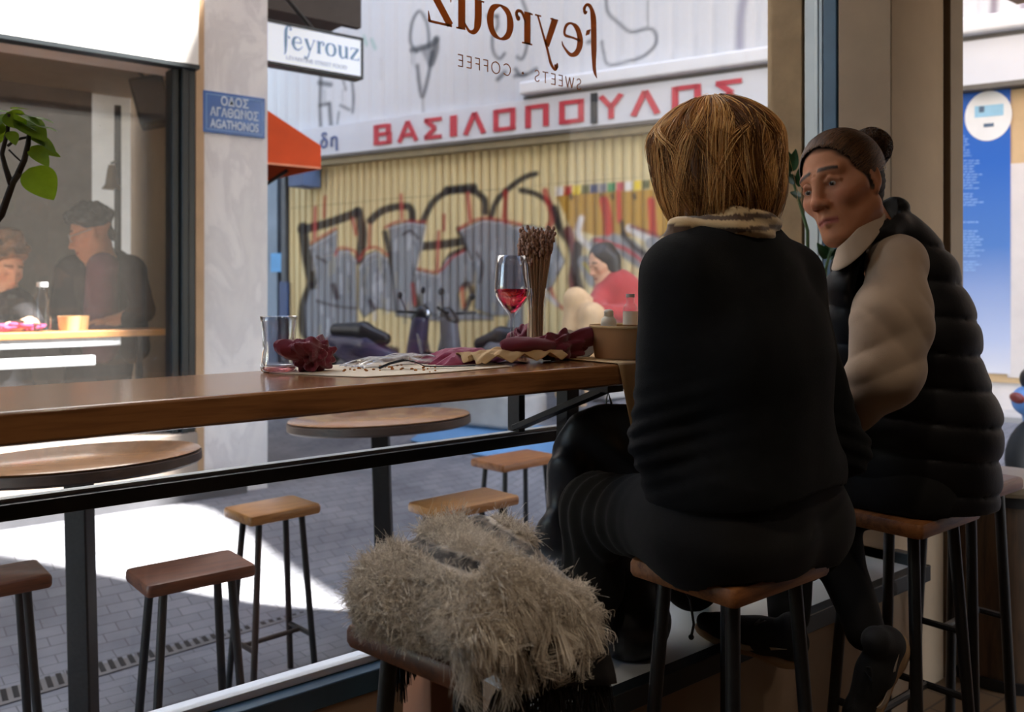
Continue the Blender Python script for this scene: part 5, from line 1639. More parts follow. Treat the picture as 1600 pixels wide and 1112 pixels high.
def bl_col(Q):
    x, y = bl_px(Q)
    n = wav(Q, 50, 3)
    c = np.array(lin(WOOL)[:3])[None] * np.ones((Q.shape[1], 1))
    c = c + (np.array(lin(WOOL_D)[:3]) - c) * np.clip(0.4 - 0.5 * n, 0, 1)[:, None]
    m = stripe_mask(x, y)
    hb = (np.sin(x * 1.6 + 3.0 * np.abs(((y / 9.0) % 2) - 1)) > 0.35)
    sc_ = np.where(hb[:, None], np.array(lin((120, 110, 100))[:3])[None], np.array(lin(STRIPE)[:3])[None])
    return np.where(m[:, None] > 0.5, sc_, c)
body = sdf_obj('woven_cloth', bprims, 0.006, mk_vcol('woven_wool', 0.95, bump=0.5, bscale=260, sheen=0.5), bt, post=fold_bl, color=bl_col)
# shaggy pile
me = body.data
vn = np.zeros(len(me.vertices) * 3); me.vertices.foreach_get('co', vn); vn = vn.reshape(-1, 3)
nn = np.zeros(len(me.vertices) * 3); me.vertices.foreach_get('normal', nn); nn = nn.reshape(-1, 3)
px_, py_ = bl_px(vn.T)
ms = stripe_mask(px_, py_, 5.0)
rs = np.random.RandomState(1)
def shag(n_, lo, hi, curl, seed):
    rs = np.random.RandomState(seed)
    cand = np.where((ms < 0.5) & (nn[:, 2] > -0.75))[0]
    pick = rs.choice(cand, n_)
    out = []
    for i in pick:
        p, q = vn[i] + rs.normal(size=3) * 0.002, nn[i]
        flow = np.array([0.35 * math.sin(p[1] * 30 + p[2] * 20), -0.55 + 0.3 * math.sin(p[0] * 26), -0.55])
        flow = flow - q * (flow @ q)
        L = rs.uniform(lo, hi) * (1.0 - 0.45 * (p[2] < 0.045))
        sd = rs.normal(size=3) * curl
        t_ = np.linspace(0, 1, 6)[:, None]
        ww = np.sin(t_ * rs.uniform(3, 7) + rs.uniform(0, 6)) * sd * t_
        w_ = p + q * (L * 0.40 * np.sin(t_ * 2.0)) + flow * (L * 0.9 * t_ ** 1.3) + ww * L * 1.2
        w_[:, 2] = np.where((np.abs(w_[:, 0]) < 0.16) & (np.abs(w_[:, 1]) < 0.135), np.maximum(w_[:, 2], 0.002), w_[:, 2])
        out.append(w_)
    return out
M['wool'] = mk_hair('shaggy_wool', (172, 158, 142), (255, 246, 232), 0.8)
hair_obj('wool_pile', shag(26000, 0.005, 0.016, 0.9, 1), 0.00045, M['wool'], bt, 0.3)
def locks(seed, n_):
    """long curling tufts along the near lower edge"""
    rs = np.random.RandomState(seed)
    out = []
    cand = np.where((ms < 0.5) & (px_ > 705) & (px_ < 915) & (py_ > 905))[0]
    for c_ in range(n_):
        i = rs.choice(cand)
        L = rs.uniform(0.03, 0.065)
        ph, fr_ = rs.uniform(0, 6), rs.uniform(4, 8)
        ax = rs.normal(size=3) * 0.16
        for s in range(26):
            p = vn[i] + rs.normal(size=3) * 0.004
            t_ = np.linspace(0, 1, 9)[:, None]
            dr_ = np.array([rs.normal() * 0.10, -0.35 + rs.normal() * 0.08, -0.9])
            q = p + nn[i] * 0.012 * np.sin(t_ * 2) + dr_ * L * t_ + np.sin(t_ * fr_ + ph) * ax * L * (0.4 + t_) + rs.normal(size=3) * 0.004 * t_
            q[:, 2] = np.where((q[:, 2] < 0.003) & (np.abs(q[:, 0]) < 0.165) & (np.abs(q[:, 1]) < 0.125), 0.003, q[:, 2])
            out.append(q)
    return out
hair_obj('wool_locks', locks(3, 130), 0.0005, M['wool'], bt, 0.3)
# dark woven end with fringe hanging over the far right corner and under the seat's left end
M['dark_weave'] = mk('dark_weave', (28, 25, 24), 0.95, var=0.2, scale=80, bump=0.3, bscale=300)
hang = MB()
A, B = Vector(bl(772, 990, 1.245)), Vector(bl(925, 966, 1.36))
A2, B2 = Vector(bl(776, 1080, 1.25)), Vector(bl(950, 1062, 1.37))
rows = []
for i in range(9):
    u = i / 8
    a_, b_ = A.lerp(B, u), A2.lerp(B2, u)
    rows.append([a_.lerp(b_, v / 6) + Vector((0, 0.006 * math.sin(u * 9 + v * 0.5) - 0.012, 0)) for v in range(7)])
obj('woven_end', hang.grid(rows), M['dark_weave'], bt, solid=0.004, angle=180)
fr_ = []
rs = np.random.RandomState(12)
for c_ in range(34):
    u = c_ / 33
    s0 = np.array(A2.lerp(B2, u))
    for s in range(10):
        t_ = np.linspace(0, 1, 6)[:, None]
        fr_.append(s0 + rs.normal(size=3) * 0.0015 + np.array([rs.normal() * 0.01, rs.normal() * 0.01, -0.06]) * t_ + np.sin(t_ * 12 + c_) * 0.0015)
for px0, ln in ((607, 60), (622, 58), (636, 46), (628, 75), (645, 40), (614, 40)):
    a_ = np.array(bl(px0, 1020, 1.40))
    for s in range(14):
        t_ = np.linspace(0, 1, 7)[:, None]
        fr_.append(a_ + rs.normal(size=3) * 0.002 + np.array([rs.normal() * 0.004, rs.normal() * 0.004, -ln * 0.001]) * t_ + np.sin(t_ * 10 + px0) * 0.002)
hair_obj('fringe', fr_, 0.0009, mk_hair('dark_fringe', (22, 20, 20), (52, 46, 44), 0.8), bt, 0.6)
# a clay coloured paper bag on the floor under that stool
pb_ = at(690, 1090, 1.62)
bg = thing('paper_bag', 'plain peach coloured bag standing under the stool with the blanket', 'bag', (pb_.x, pb_.y, 0.0), math.radians(8))
M['peach'] = mk('peach_paper', (176, 124, 98), 0.8, var=0.06)
prof_ = []
rows = []
for z, w_, d_ in ((0.0, 0.058, 0.05), (0.15, 0.06, 0.05), (0.35, 0.06, 0.045), (0.60, 0.056, 0.03)):
    rows.append([(-w_, -d_, z), (0, -d_ - 0.004, z), (w_, -d_, z), (w_ - 0.008 * (z > 0.3), 0, z), (w_, d_, z), (0, d_, z), (-w_, d_, z), (-w_ + 0.008 * (z > 0.3), 0, z), (-w_, -d_, z)])
obj('bag_body', MB().grid(rows).add([rows[0][i] for i in range(8)], [tuple(range(8))]), M['peach'], bg, solid=0.002, angle=30)
obj('bag_string', MB().tube([(-0.045, -0.058, 0.49), (-0.03, -0.062, 0.36), (-0.012, -0.064, 0.22)], 0.0018, 6), M['black_metal'], bg)

# ---- plants
M['leaf'] = None
t = NT('fig_leaf')
v = t.coord()
t.l(t.ramp(t.noise(v, 30, 3), [(0.3, lin((58, 84, 26))), (0.7, lin((96, 124, 40)))]), t.p.inputs['Base Color'])
t.p.inputs['Roughness'].default_value = 0.65
t.p.inputs['Specular IOR Level'].default_value = 0.15
tl = t.n('ShaderNodeBsdfTranslucent'); tl.inputs[0].default_value = lin((134, 160, 34))
ms_ = t.n('ShaderNodeMixShader'); ms_.inputs[0].default_value = 0.42
t.l(t.p.outputs[0], ms_.inputs[1]); t.l(tl.outputs[0], ms_.inputs[2]); t.l(ms_.outputs[0], t.out.inputs[0])
M['leaf'] = t.m
M['bark'] = mk('dark_twig', (46, 38, 30), 0.9, var=0.2)
M['pot'] = mk('clay_pot', (150, 96, 70), 0.8, var=0.1)
def leaf_mb(stem_end, tip, width, up, fold=0.18, droop=0.1, n=12):
    a, b = Vector(stem_end), Vector(tip)
    t_ = (b - a); L = t_.length; t_.normalize()
    s = t_.cross(Vector(up)).normalized(); u = s.cross(t_)
    rows = []
    for i in range(n + 1):
        x = i / n
        w = width / 2 * (math.sin(PI * min(1, x ** 0.72)) ** 0.8 if 0 < x < 1 else 0.0) + 0.0004
        c = a + t_ * (L * x) - u * (droop * L * x * x)
        rows.append([c + s * (w * k) + u * (fold * w * abs(k)) for k in (-1, -0.5, 0, 0.5, 1)])
    return MB().grid(rows)
zp = 1.42
P0 = lambda x, y, dz=0.0: at(x, y, zp + dz)
pot_c = at(-95, 420, 1.47); 
fig = thing('potted_fig', 'leafy fig branch reaching in at the left edge of the window', 'plant', (pot_c.x, pot_c.y, COUNTER_H))
inv_ = Vector((pot_c.x, pot_c.y, COUNTER_H))
lo_ = lambda *pts: [Vector(p) - inv_ for p in pts]
obj('pot', MB().lathe([(0, 0), (0.055, 0), (0.075, 0.12), (0.08, 0.12), (0.08, 0.135), (0.068, 0.135), (0.064, 0.11), (0, 0.11)], 32), M['pot'], fig)
pb0 = Vector((pot_c.x, pot_c.y, COUNTER_H + 0.10))
obj('trunk', MB().tube(lo_(pb0, P0(-40, 385), P0(2, 335), P0(20, 285), P0(30, 270)), [0.008, 0.007, 0.0058, 0.005, 0.005], 10), M['bark'], fig, angle=180)
obj('branch', MB().tube(lo_(P0(18, 290), P0(8, 260), P0(3, 240), P0(12, 205), P0(14, 178)), [0.005, 0.004, 0.0035, 0.003, 0.0025], 8), M['bark'], fig, angle=180)
obj('branch', MB().tube(lo_(P0(28, 272), P0(38, 250), P0(44, 225), P0(46, 205)), [0.005, 0.0045, 0.004, 0.003], 8), M['bark'], fig, angle=180)
obj('branch', MB().tube(lo_(P0(12, 228), P0(22, 220), P0(34, 216), P0(45, 214)), 0.0022, 8), M['bark'], fig, angle=180)
obj('branch', MB().tube(lo_(P0(36, 255), P0(24, 244), P0(14, 234)), 0.0014, 6), M['bark'], fig, angle=180)
LV = [((46, 262), (84, 310), 52, 0.3), ((50, 228), (74, 256), 26, 0.2), ((22, 185), (72, 206), 34, 0.9), ((28, 178), (62, 192), 26, 0.9), ((14, 180), (-20, 205), 36, 0.7), ((20, 176), (-14, 172), 26, 0.8), ((16, 170), (46, 168), 16, 0.9), ((44, 182), (84, 186), 14, 0.8),
      ((52, 208), (88, 236), 20, 0.6), ((16, 205), (24, 224), 18, 0.3), ((4, 196), (-6, 226), 20, 0.5), ((30, 184), (70, 214), 40, 0.4), ((10, 176), (40, 200), 34, 0.3), ((2, 190), (-24, 212), 30, 0.3), ((62, 232), (92, 242), 14, 0.3), ((48, 196), (90, 200), 18, 0.85), ((46, 210), (70, 226), 14, 0.5)]
for i, (a_, b_, w_, upv) in enumerate(LV):
    sa, sb = P0(a_[0], a_[1], 0.01 * (i % 3)), P0(b_[0], b_[1], -0.02 * (i % 2))
    toc = (Vector((0, 0, CAM_H)) - sa).normalized()
    up = (toc * (1 - upv) + Vector((0, 0, 1)) * upv)
    obj('leaf', leaf_mb(sa - inv_, sb - inv_, w_ * zp / F_PX, up), M['leaf'], fig, angle=180)
# small plant between the two people
pc2 = at(1262, 395, 2.60)
zz = thing('potted_plant', 'small green plant with upright glossy leaves between the two people', 'plant', (pc2.x, pc2.y, 0.432))
inv_ = Vector((pc2.x, pc2.y, 0.432))
obj('pot', MB().lathe([(0, 0), (0.07, 0), (0.085, 0.16), (0.092, 0.16), (0.092, 0.18), (0.078, 0.18), (0.075, 0.15), (0, 0.15)], 32), mk('dark_pot', (50, 46, 44), 0.6), zz)
obj('stem', MB().tube([(0, 0, 0.15), at(1262, 360, 2.60) - inv_, at(1240, 285, 2.60) - inv_, at(1226, 250, 2.60) - inv_], [0.006, 0.005, 0.004, 0.002], 8), mk('plant_stem', (70, 92, 44), 0.6), zz, angle=180)
obj('stem', MB().tube([(0.01, 0, 0.15), at(1290, 420, 2.60) - inv_, at(1298, 392, 2.58) - inv_], [0.006, 0.005, 0.003], 8), mk('plant_stem_green', (70, 92, 44), 0.6), zz, angle=180)
M['zz_leaf'] = mk('glossy_dark_leaf', (44, 78, 40), 0.35, var=0.2, scale=20)
for a_, b_, w_ in (((1228, 258), (1210, 236), 13), ((1236, 270), (1213, 252), 15), ((1238, 268), (1243, 233), 15), ((1244, 285), (1226, 272), 15), ((1240, 262), (1228, 234), 13), ((1248, 292), (1258, 250), 17), ((1252, 308), (1236, 300), 13), ((1290, 400), (1300, 376), 16), ((1292, 404), (1278, 380), 14), ((1296, 405), (1312, 388), 16)):
    sa, sb = at(a_[0], a_[1], 2.60), at(b_[0], b_[1], 2.58)
    toc = (Vector((0, 0, CAM_H)) - sa).normalized()
    obj('leaf', leaf_mb(sa - inv_, sb - inv_, w_ * 2.60 / F_PX, toc + Vector((0, 0, 0.4))), M['zz_leaf'], zz, angle=180)
# ================================================================== people
def J(px, py, z, dx=0.0, dy=0.0, dz=0.0):
    p = at(px, py, z)
    return (p.x + dx, p.y + dy, p.z + dz)
def vadd(a, b, s=1.0):
    return tuple(a[i] + b[i] * s for i in range(3))
def cam_dir(r, u, b):
    """a direction given as right, up, towards the camera"""
    v = Vector((CA * r - SA * b, -SA * r - CA * b, u))
    return v.normalized()
def head_frame(f, u):
    f = f.normalized(); l = u.cross(f).normalized(); u = f.cross(l).normalized()
    return f, l, u
class Head:
    def __init__(s, H, f, u, sc=1.0):
        s.H = Vector(H); s.f, s.l, s.u = head_frame(Vector(f), Vector(u)); s.s = sc
        s.R = [tuple(s.f), tuple(s.l), tuple(s.u)]
    def p(s, x, y, z):
        return tuple(s.H + (s.f * x + s.l * y + s.u * z) * s.s)
    def loc(s, Q):
        d = [Q[i] - s.H[i] for i in range(3)]
        return [sum(a[i] * d[i] for i in range(3)) / s.s for a in (s.f, s.l, s.u)]
    def prims(s, ears=True, female=True):
        k = s.s
        c = lambda a, b, ra, rb, kk=0.012, op='add': cone(s.p(*a), s.p(*b), ra * k, rb * k, kk * k, op)
        e = lambda a, r, kk=0.012, op='add': ell(s.p(*a), tuple(x * k for x in r), kk * k, s.R, op)
        P = [e((-0.016, 0, 0.038), (0.094, 0.075, 0.088)), e((0.022, 0, -0.02), (0.066, 0.056, 0.087), 0.03),
             c((0.0, 0.046, -0.055), (0.062, 0.016, -0.103), 0.024, 0.020, 0.03), c((0.0, -0.046, -0.055), (0.062, -0.016, -0.103), 0.024, 0.020, 0.03),
             e((0.070, 0, -0.106), (0.019, 0.022, 0.016), 0.02), e((0.064, 0, -0.062), (0.028, 0.034, 0.032), 0.02),
             c((0.058, 0.042, -0.022), (0.030, 0.054, -0.010), 0.021, 0.020, 0.025), c((0.058, -0.042, -0.022), (0.030, -0.054, -0.010), 0.021, 0.020, 0.025),
             c((0.079, 0.014, 0.028), (0.066, 0.044, 0.031), 0.011, 0.009, 0.016), c((0.079, -0.014, 0.028), (0.066, -0.044, 0.031), 0.011, 0.009, 0.016),
             e((0.090, 0.032, 0.006), (0.018, 0.019, 0.014), 0.014, 'sub'), e((0.090, -0.032, 0.006), (0.018, 0.019, 0.014), 0.014, 'sub'),
             e((0.069, 0.031, 0.006), (0.0135, 0.015, 0.0125), 0.004), e((0.069, -0.031, 0.006), (0.0135, 0.015, 0.0125), 0.004),
             # lids and bags under the eyes
             c((0.080, 0.018, 0.010), (0.083, 0.031, 0.0145), 0.004, 0.0055, 0.004), c((0.083, 0.031, 0.0145), (0.073, 0.047, 0.007), 0.0055, 0.004, 0.004),
             c((0.080, -0.018, 0.010), (0.083, -0.031, 0.0145), 0.004, 0.0055, 0.004), c((0.083, -0.031, 0.0145), (0.073, -0.047, 0.007), 0.0055, 0.004, 0.004),
             c((0.076, 0.020, -0.006), (0.072, 0.044, -0.004), 0.0045, 0.004, 0.006), c((0.076, -0.020, -0.006), (0.072, -0.044, -0.004), 0.0045, 0.004, 0.006),
             # nose
             c((0.084, 0, 0.020), (0.106, 0, -0.030), 0.0085, 0.0115, 0.014), e((0.107, 0, -0.033), (0.0125, 0.0125, 0.0105), 0.008),
             e((0.095, 0.013, -0.037), (0.012, 0.0085, 0.0085), 0.008), e((0.095, -0.013, -0.037), (0.012, 0.0085, 0.0085), 0.008),
             e((0.099, 0.007, -0.045), (0.006, 0.0035, 0.004), 0.003, 'sub'), e((0.099, -0.007, -0.045), (0.006, 0.0035, 0.004), 0.003, 'sub'),
             # mouth: lips pressed, corners drawn down
             c((0.091, 0.0, -0.066), (0.079, 0.023, -0.072), 0.0062, 0.004, 0.006), c((0.091, 0.0, -0.066), (0.079, -0.023, -0.072), 0.0062, 0.004, 0.006),
             c((0.089, 0.0, -0.077), (0.078, 0.020, -0.077), 0.0068, 0.004, 0.006), c((0.089, 0.0, -0.077), (0.078, -0.020, -0.077), 0.0068, 0.004, 0.006),
             c((0.0975, 0.0, -0.0712), (0.083, 0.026, -0.0755), 0.0016, 0.0014, 0.003, 'sub'), c((0.0975, 0.0, -0.0712), (0.083, -0.026, -0.0755), 0.0016, 0.0014, 0.003, 'sub'),
             # folds from the nose to the mouth corners, frown lines
             c((0.094, 0.021, -0.040), (0.080, 0.034, -0.076), 0.0022, 0.0018, 0.006, 'sub'), c((0.094, -0.021, -0.040), (0.080, -0.034, -0.076), 0.0022, 0.0018, 0.006, 'sub'),
             c((0.0865, 0.006, 0.048), (0.091, 0.005, 0.026), 0.0014, 0.0016, 0.004, 'sub'), c((0.0865, -0.006, 0.048), (0.091, -0.005, 0.026), 0.0014, 0.0016, 0.004, 'sub')]
        for z in (0.060, 0.072, 0.083):
            P.append(c((0.0835 - (z - 0.06) * 0.30, 0.028, z), (0.0835 - (z - 0.06) * 0.30 + 0.004, 0.0, z + 0.002), 0.0012, 0.0014, 0.005, 'sub'))
            P.append(c((0.0835 - (z - 0.06) * 0.30, -0.028, z), (0.0835 - (z - 0.06) * 0.30 + 0.004, 0.0, z + 0.002), 0.0012, 0.0014, 0.005, 'sub'))
        if ears:
            for sd in (1, -1):
                P += [e((-0.010, sd * 0.074, 0.002), (0.018, 0.009, 0.031), 0.006), e((-0.006, sd * 0.082, 0.004), (0.010, 0.005, 0.019), 0.006, 'sub'), e((-0.002, sd * 0.072, -0.028), (0.010, 0.007, 0.011), 0.006)]
        return P
    def colour(s, Q, skin, lip=(150, 84, 74), brow=(52, 38, 30), blush=(188, 118, 92)):
        x, y, z = s.loc(Q)
        n = Q.shape[1]
        c = np.array(lin(skin)[:3])[None] * np.ones((n, 1))
        def mix(m, col):
            nonlocal c
            c = c + (np.array(lin(col)[:3])[None] - c) * np.clip(m, 0, 1)[:, None]
        ay = np.abs(y)
        face = (x > 0.03)
        mix(face * 0.5 * np.exp(-(((ay - 0.045) / 0.022) ** 2 + ((z + 0.025) / 0.02) ** 2)), blush)
        mix(face * 0.5 * np.exp(-((y / 0.016) ** 2 + ((z + 0.032) / 0.016) ** 2)), blush)
        mix(face * 0.55 * np.exp(-(((ay - 0.031) / 0.016) ** 2 + ((z - 0.0) / 0.014) ** 2)), (128, 84, 66))
        mix(face * (ay < 0.025) * np.clip(1 - np.abs(z + 0.0715 + ay * 0.08) / 0.0095, 0, 1) * 1.6, lip)
        bz = 0.031 + 0.006 * np.cos((ay - 0.022) / 0.02) + 0.22 * np.maximum(0, 0.022 - ay)
        mix((x > 0.045) * (ay > 0.009) * (ay < 0.050) * np.clip(1.3 - np.abs(z - bz) / (0.0052 - 0.04 * np.maximum(0, ay - 0.03)), 0, 1) * 1.3, brow)
        return c
    def eyes(s, parent, origin, iris=(52, 34, 22), gaze=(1.0, 0.0, -0.15)):
        g = Vector(gaze).normalized()
        for sd in (1, -1):
            c = Vector(s.p(0.0715, sd * 0.031, 0.0055)) - Vector(origin)
            mb = MB().sphere((0, 0, 0), 0.0122 * s.s, 20, 14)
            o = obj('eye', mb, M['eye'], parent, c, angle=180)
            v = np.array([q.co for q in o.data.vertices]).T / (0.0122 * s.s)
            gw = s.f * g.x + s.l * g.y + s.u * g.z
            d = gw.x * v[0] + gw.y * v[1] + gw.z * v[2]
            cc = np.where((d > 0.90)[:, None], np.array(lin(iris)[:3])[None], np.array(lin((170, 158, 150))[:3])[None])
            cc = np.where((d > 0.975)[:, None], np.array([0.004, 0.004, 0.004])[None], cc)
            pigment(o, cc)
def hand_prims(w, d, n, s=1.0, side=1, curl=0.5):
    """a hand from the wrist w along d, palm facing -n; side = where the thumb is"""
    w, d, n = Vector(w), Vector(d).normalized(), Vector(n)
    n = (n - d * n.dot(d)).normalized()
    t = d.cross(n) * side
    P = [cone(w, w + d * 0.035 * s, 0.022 * s, 0.024 * s, 0.02), cone(w + d * 0.03 * s + t * 0.02 * s, w + d * 0.085 * s + t * 0.024 * s, 0.016 * s, 0.013 * s, 0.015), cone(w + d * 0.03 * s - t * 0.016 * s, w + d * 0.080 * s - t * 0.022 * s, 0.016 * s, 0.012 * s, 0.015)]
    for i, (o, L) in enumerate(((0.027, 0.072), (0.009, 0.080), (-0.009, 0.074), (-0.026, 0.058))):
        a = w + d * 0.085 * s + t * o * s
        b = a + (d * math.cos(curl * 0.5) - n * math.sin(curl * 0.5)) * L * 0.45 * s
        c = b + (d * math.cos(curl * 1.4) - n * math.sin(curl * 1.4)) * L * 0.32 * s
        e = c + (d * math.cos(curl * 2.2) - n * math.sin(curl * 2.2)) * L * 0.26 * s
        P += [cone(a, b, 0.0095 * s, 0.0085 * s, 0.006), cone(b, c, 0.0085 * s, 0.0078 * s, 0.003), cone(c, e, 0.0078 * s, 0.0065 * s, 0.003)]
    a = w + d * 0.025 * s + t * 0.028 * s
    b = a + (d * 0.7 + t * 0.7 - n * 0.2).normalized() * 0.035 * s
    c = b + (d * 0.92 + t * 0.3 - n * 0.25).normalized() * 0.032 * s
    P += [cone(a, b, 0.013 * s, 0.0105 * s, 0.012), cone(b, c, 0.010 * s, 0.0075 * s, 0.004)]
    return P
M['eye'] = mk_vcol('eye', 0.15, coat=0.6)
M['skin'] = mk_vcol('skin', 0.6, bump=0.12, bscale=350, spec=0.22, sss=0.15, var=0.06)
M['black_knit'] = mk('black_knit', (21, 21, 22), 0.95, var=0.15, scale=30, bump=0.25, bscale=500, sheen=0.03, spec=0.1)
M['black_trousers'] = mk('black_trousers', (29, 28, 28), 0.85, var=0.12, scale=20, bump=0.15, bscale=600, sheen=0.04, spec=0.15)
M['vest'] = mk('quilted_black_nylon', (23, 21, 23), 0.6, var=0.15, scale=25, bump=0.12, bscale=90, spec=0.25)
M['shirt'] = mk('beige_shirt', (168, 146, 127), 0.85, var=0.05, scale=14, bump=0.1, bscale=700, sheen=0.2, spec=0.2)
M['coat'] = mk('black_nylon_coat', (26, 26, 30), 0.42, var=0.12, bump=0.1, bscale=60)
M['shoe'] = mk('black_mesh_shoe', (22, 22, 24), 0.75, var=0.2, bump=0.2, bscale=400)
M['sole'] = mk('tan_rubber_sole', (172, 142, 110), 0.7, var=0.1, bump=0.15, bscale=120)
M['swoosh'] = mk('pale_swoosh', (176, 164, 150), 0.5)
M['blonde_root'] = mk('blonde_hair_mass', (104, 66, 36), 0.6, var=0.3, scale=40)
BLONDES = [mk_hair('blonde_hair', (74, 44, 22), (128, 82, 44), 0.4), mk_hair('blonde_hair', (120, 78, 42), (196, 140, 80), 0.38), mk_hair('blonde_hair', (176, 124, 70), (244, 194, 126), 0.36)]
M['blonde'] = BLONDES[2]
M['brown_root'] = mk('brown_hair_mass', (40, 27, 20), 0.75, var=0.25, scale=50, spec=0.2)
M['brown_hair'] = mk_hair('brown_hair', (30, 20, 15), (118, 80, 52), 0.36)
Uv, Vv = (1, 0, 0), (0, 1, 0)
SKIN = (172, 114, 82)

# ------------------------------------------------------------------ the blonde person in black, seen from behind
OR = Vector((1.40, 1.05, SH))
pA = thing('person', 'person with blonde bob in black sweater and trousers, back turned, sitting at the counter', 'person', OR)
hipA, waistA, chestA, shA, neckA = J(1167, 812, 1.70), J(1165, 690, 1.69), J(1158, 545, 1.68), J(1150, 436, 1.68), J(1132, 362, 1.67)
elL, elR = J(1036, 688, 1.60), J(1314, 702, 1.87)
wrL, wrR = (1.56, 1.15, 1.112), (1.61, 1.23, 1.110)
hpL, hpR = J(1090, 815, 1.64), J(1243, 818, 1.78)
knL, knR = J(930, 797, 1.88), J(1085, 800, 2.06)
anL, anR = (1.215, 1.30, 0.50), (1.80, 1.47, 0.50)
headA = Head(J(1111, 268, 1.70), cam_dir(-0.62, -0.05, -0.78), cam_dir(-0.05, 1, 0.02), 1.0)
body = [cone(vadd(hipA, Uv, s * 0.06), vadd(waistA, Uv, s * 0.055), 0.085, 0.075, 0.06) for s in (-1, 1)] + [cone(vadd(waistA, Uv, s * 0.055), vadd(chestA, Uv, s * 0.06), 0.085, 0.09, 0.06) for s in (-1, 1)] + \
       [cone(vadd(chestA, Uv, s * 0.06), vadd(shA, Uv, s * 0.13), 0.09, 0.05, 0.06) for s in (-1, 1)] + [cone(shA, neckA, 0.08, 0.055, 0.06), cone(neckA, headA.p(-0.015, 0, -0.06), 0.052, 0.055, 0.03)]
for sh_s, e_, w_, sd in ((-0.16, elL, wrL, 1), (0.16, elR, wrR, -1)):
    body += [cone(vadd(shA, Uv, sh_s), e_, 0.046, 0.036, 0.03), cone(e_, w_, 0.036, 0.026, 0.02)]
    body += hand_prims(w_, (0.05 * sd, 1, -0.01), (0, 0, 1), 0.95, -sd, 0.35)
for h_, k_, a_ in ((hpL, knL, anL), (hpR, knR, anR)):
    body += [cone(h_, k_, 0.070, 0.048, 0.05), cone(k_, vadd(k_, (0, 0.01, -0.16)), 0.048, 0.042, 0.02), cone(vadd(k_, (0, 0.01, -0.16)), a_, 0.042, 0.033, 0.02), cone(a_, (a_[0], a_[1] + 0.11, 0.458), 0.032, 0.022, 0.02)]
body += headA.prims()
sdf_obj('body', body, 0.0055, M['skin'], pA, color=lambda Q: headA.colour(Q, SKIN), origin=OR)
sw = [cone(J(1167, 745, 1.685), J(1160, 560, 1.675), 0.138, 0.125, 0.06), cone(J(1160, 560, 1.675), vadd(shA, (0, 0, 0.0)), 0.120, 0.085, 0.06)] + [cone(vadd(J(1167, 742, 1.695), Uv, s * 0.098), vadd(waistA, Uv, s * 0.075), 0.130, 0.102, 0.06) for s in (-1, 1)] + [cone(vadd(waistA, Uv, s * 0.075), vadd(chestA, Uv, s * 0.080), 0.102, 0.108, 0.07) for s in (-1, 1)] + \
     [cone(vadd(chestA, Uv, s * 0.080), vadd(shA, Uv, s * 0.148), 0.105, 0.062, 0.07) for s in (-1, 1)] + [cone(shA, vadd(neckA, (0, 0, -1), 0.02), 0.098, 0.070, 0.08), cone(vadd(neckA, Uv, 0.03), vadd(shA, Uv, 0.14), 0.052, 0.056, 0.05), cone(vadd(neckA, Uv, -0.03), vadd(shA, Uv, -0.14), 0.052, 0.056, 0.05)]
for sh_s, e_, w_ in ((-0.162, elL, wrL), (0.162, elR, wrR)):
    sw += [cone(vadd(shA, Uv, sh_s), e_, 0.060, 0.053, 0.05), cone(e_, vadd(w_, (0, -0.03, 0)), 0.054, 0.036, 0.03)]
def sw_post(P, D):
    f = 0.003 * wav(P, 22, 31) + 0.0016 * wav(P, 60, 7)
    dl = np.sqrt((P[0] - elL[0]) ** 2 + (P[1] - elL[1]) ** 2 + (P[2] - elL[2]) ** 2)
    f = f + 0.006 * np.exp(-(dl / 0.09) ** 2) * np.sin(P[2] * 190 + P[1] * 70)
    dr_ = np.sqrt((P[0] - elR[0]) ** 2 + (P[1] - elR[1]) ** 2 + (P[2] - elR[2]) ** 2)
    f = f + 0.005 * np.exp(-(dr_ / 0.09) ** 2) * np.sin(P[2] * 180 + P[0] * 70)
    hem = 0.856 + 0.012 * np.sin(P[0] * 14) + 0.0 * P[1]
    D = D + f
    armR = (P[0] > 1.60) | (P[1] > 1.19) | (P[0] < 1.20)
    return np.where(armR, D, np.maximum(D, hem - P[2]))
sdf_obj('sweater', sw, 0.0065, M['black_knit'], pA, post=sw_post, origin=OR)
tr = [cone(vadd(J(1170, 812, 1.70), Uv, s * 0.105), vadd(J(1170, 725, 1.69), Uv, s * 0.095), 0.122, 0.100, 0.06) for s in (-1, 1)] + [cone(J(1170, 815, 1.69), J(1168, 740, 1.68), 0.125, 0.105, 0.06)]
for h_, k_, a_ in ((hpL, knL, anL), (hpR, knR, anR)):
    tr += [cone(h_, k_, 0.100, 0.066, 0.06), cone(k_, vadd(k_, (0, 0.01, -0.16)), 0.068, 0.058, 0.04), cone(vadd(k_, (0, 0.01, -0.16)), a_, 0.058, 0.046, 0.04)]
def tr_post(P, D):
    dk = np.sqrt((P[0] - knL[0]) ** 2 + (P[1] - knL[1]) ** 2 + (P[2] - knL[2]) ** 2)
    f = 0.0025 * wav(P, 30, 17) + 0.0045 * np.exp(-((dk - 0.09) / 0.07) ** 2) * np.sin((P[0] * 0.3 + P[1]) * 150)
    return np.maximum(D + f, np.minimum(SH + 0.0015 - P[2], P[2] - 0.67) + 0.0 * P[0] - 9.0 * ((np.abs(P[0] - OR.x) > 0.155) | (np.abs(P[1] - OR.y) > 0.127)))
sdf_obj('trousers', tr, 0.0075, M['black_trousers'], pA, post=tr_post, origin=OR)
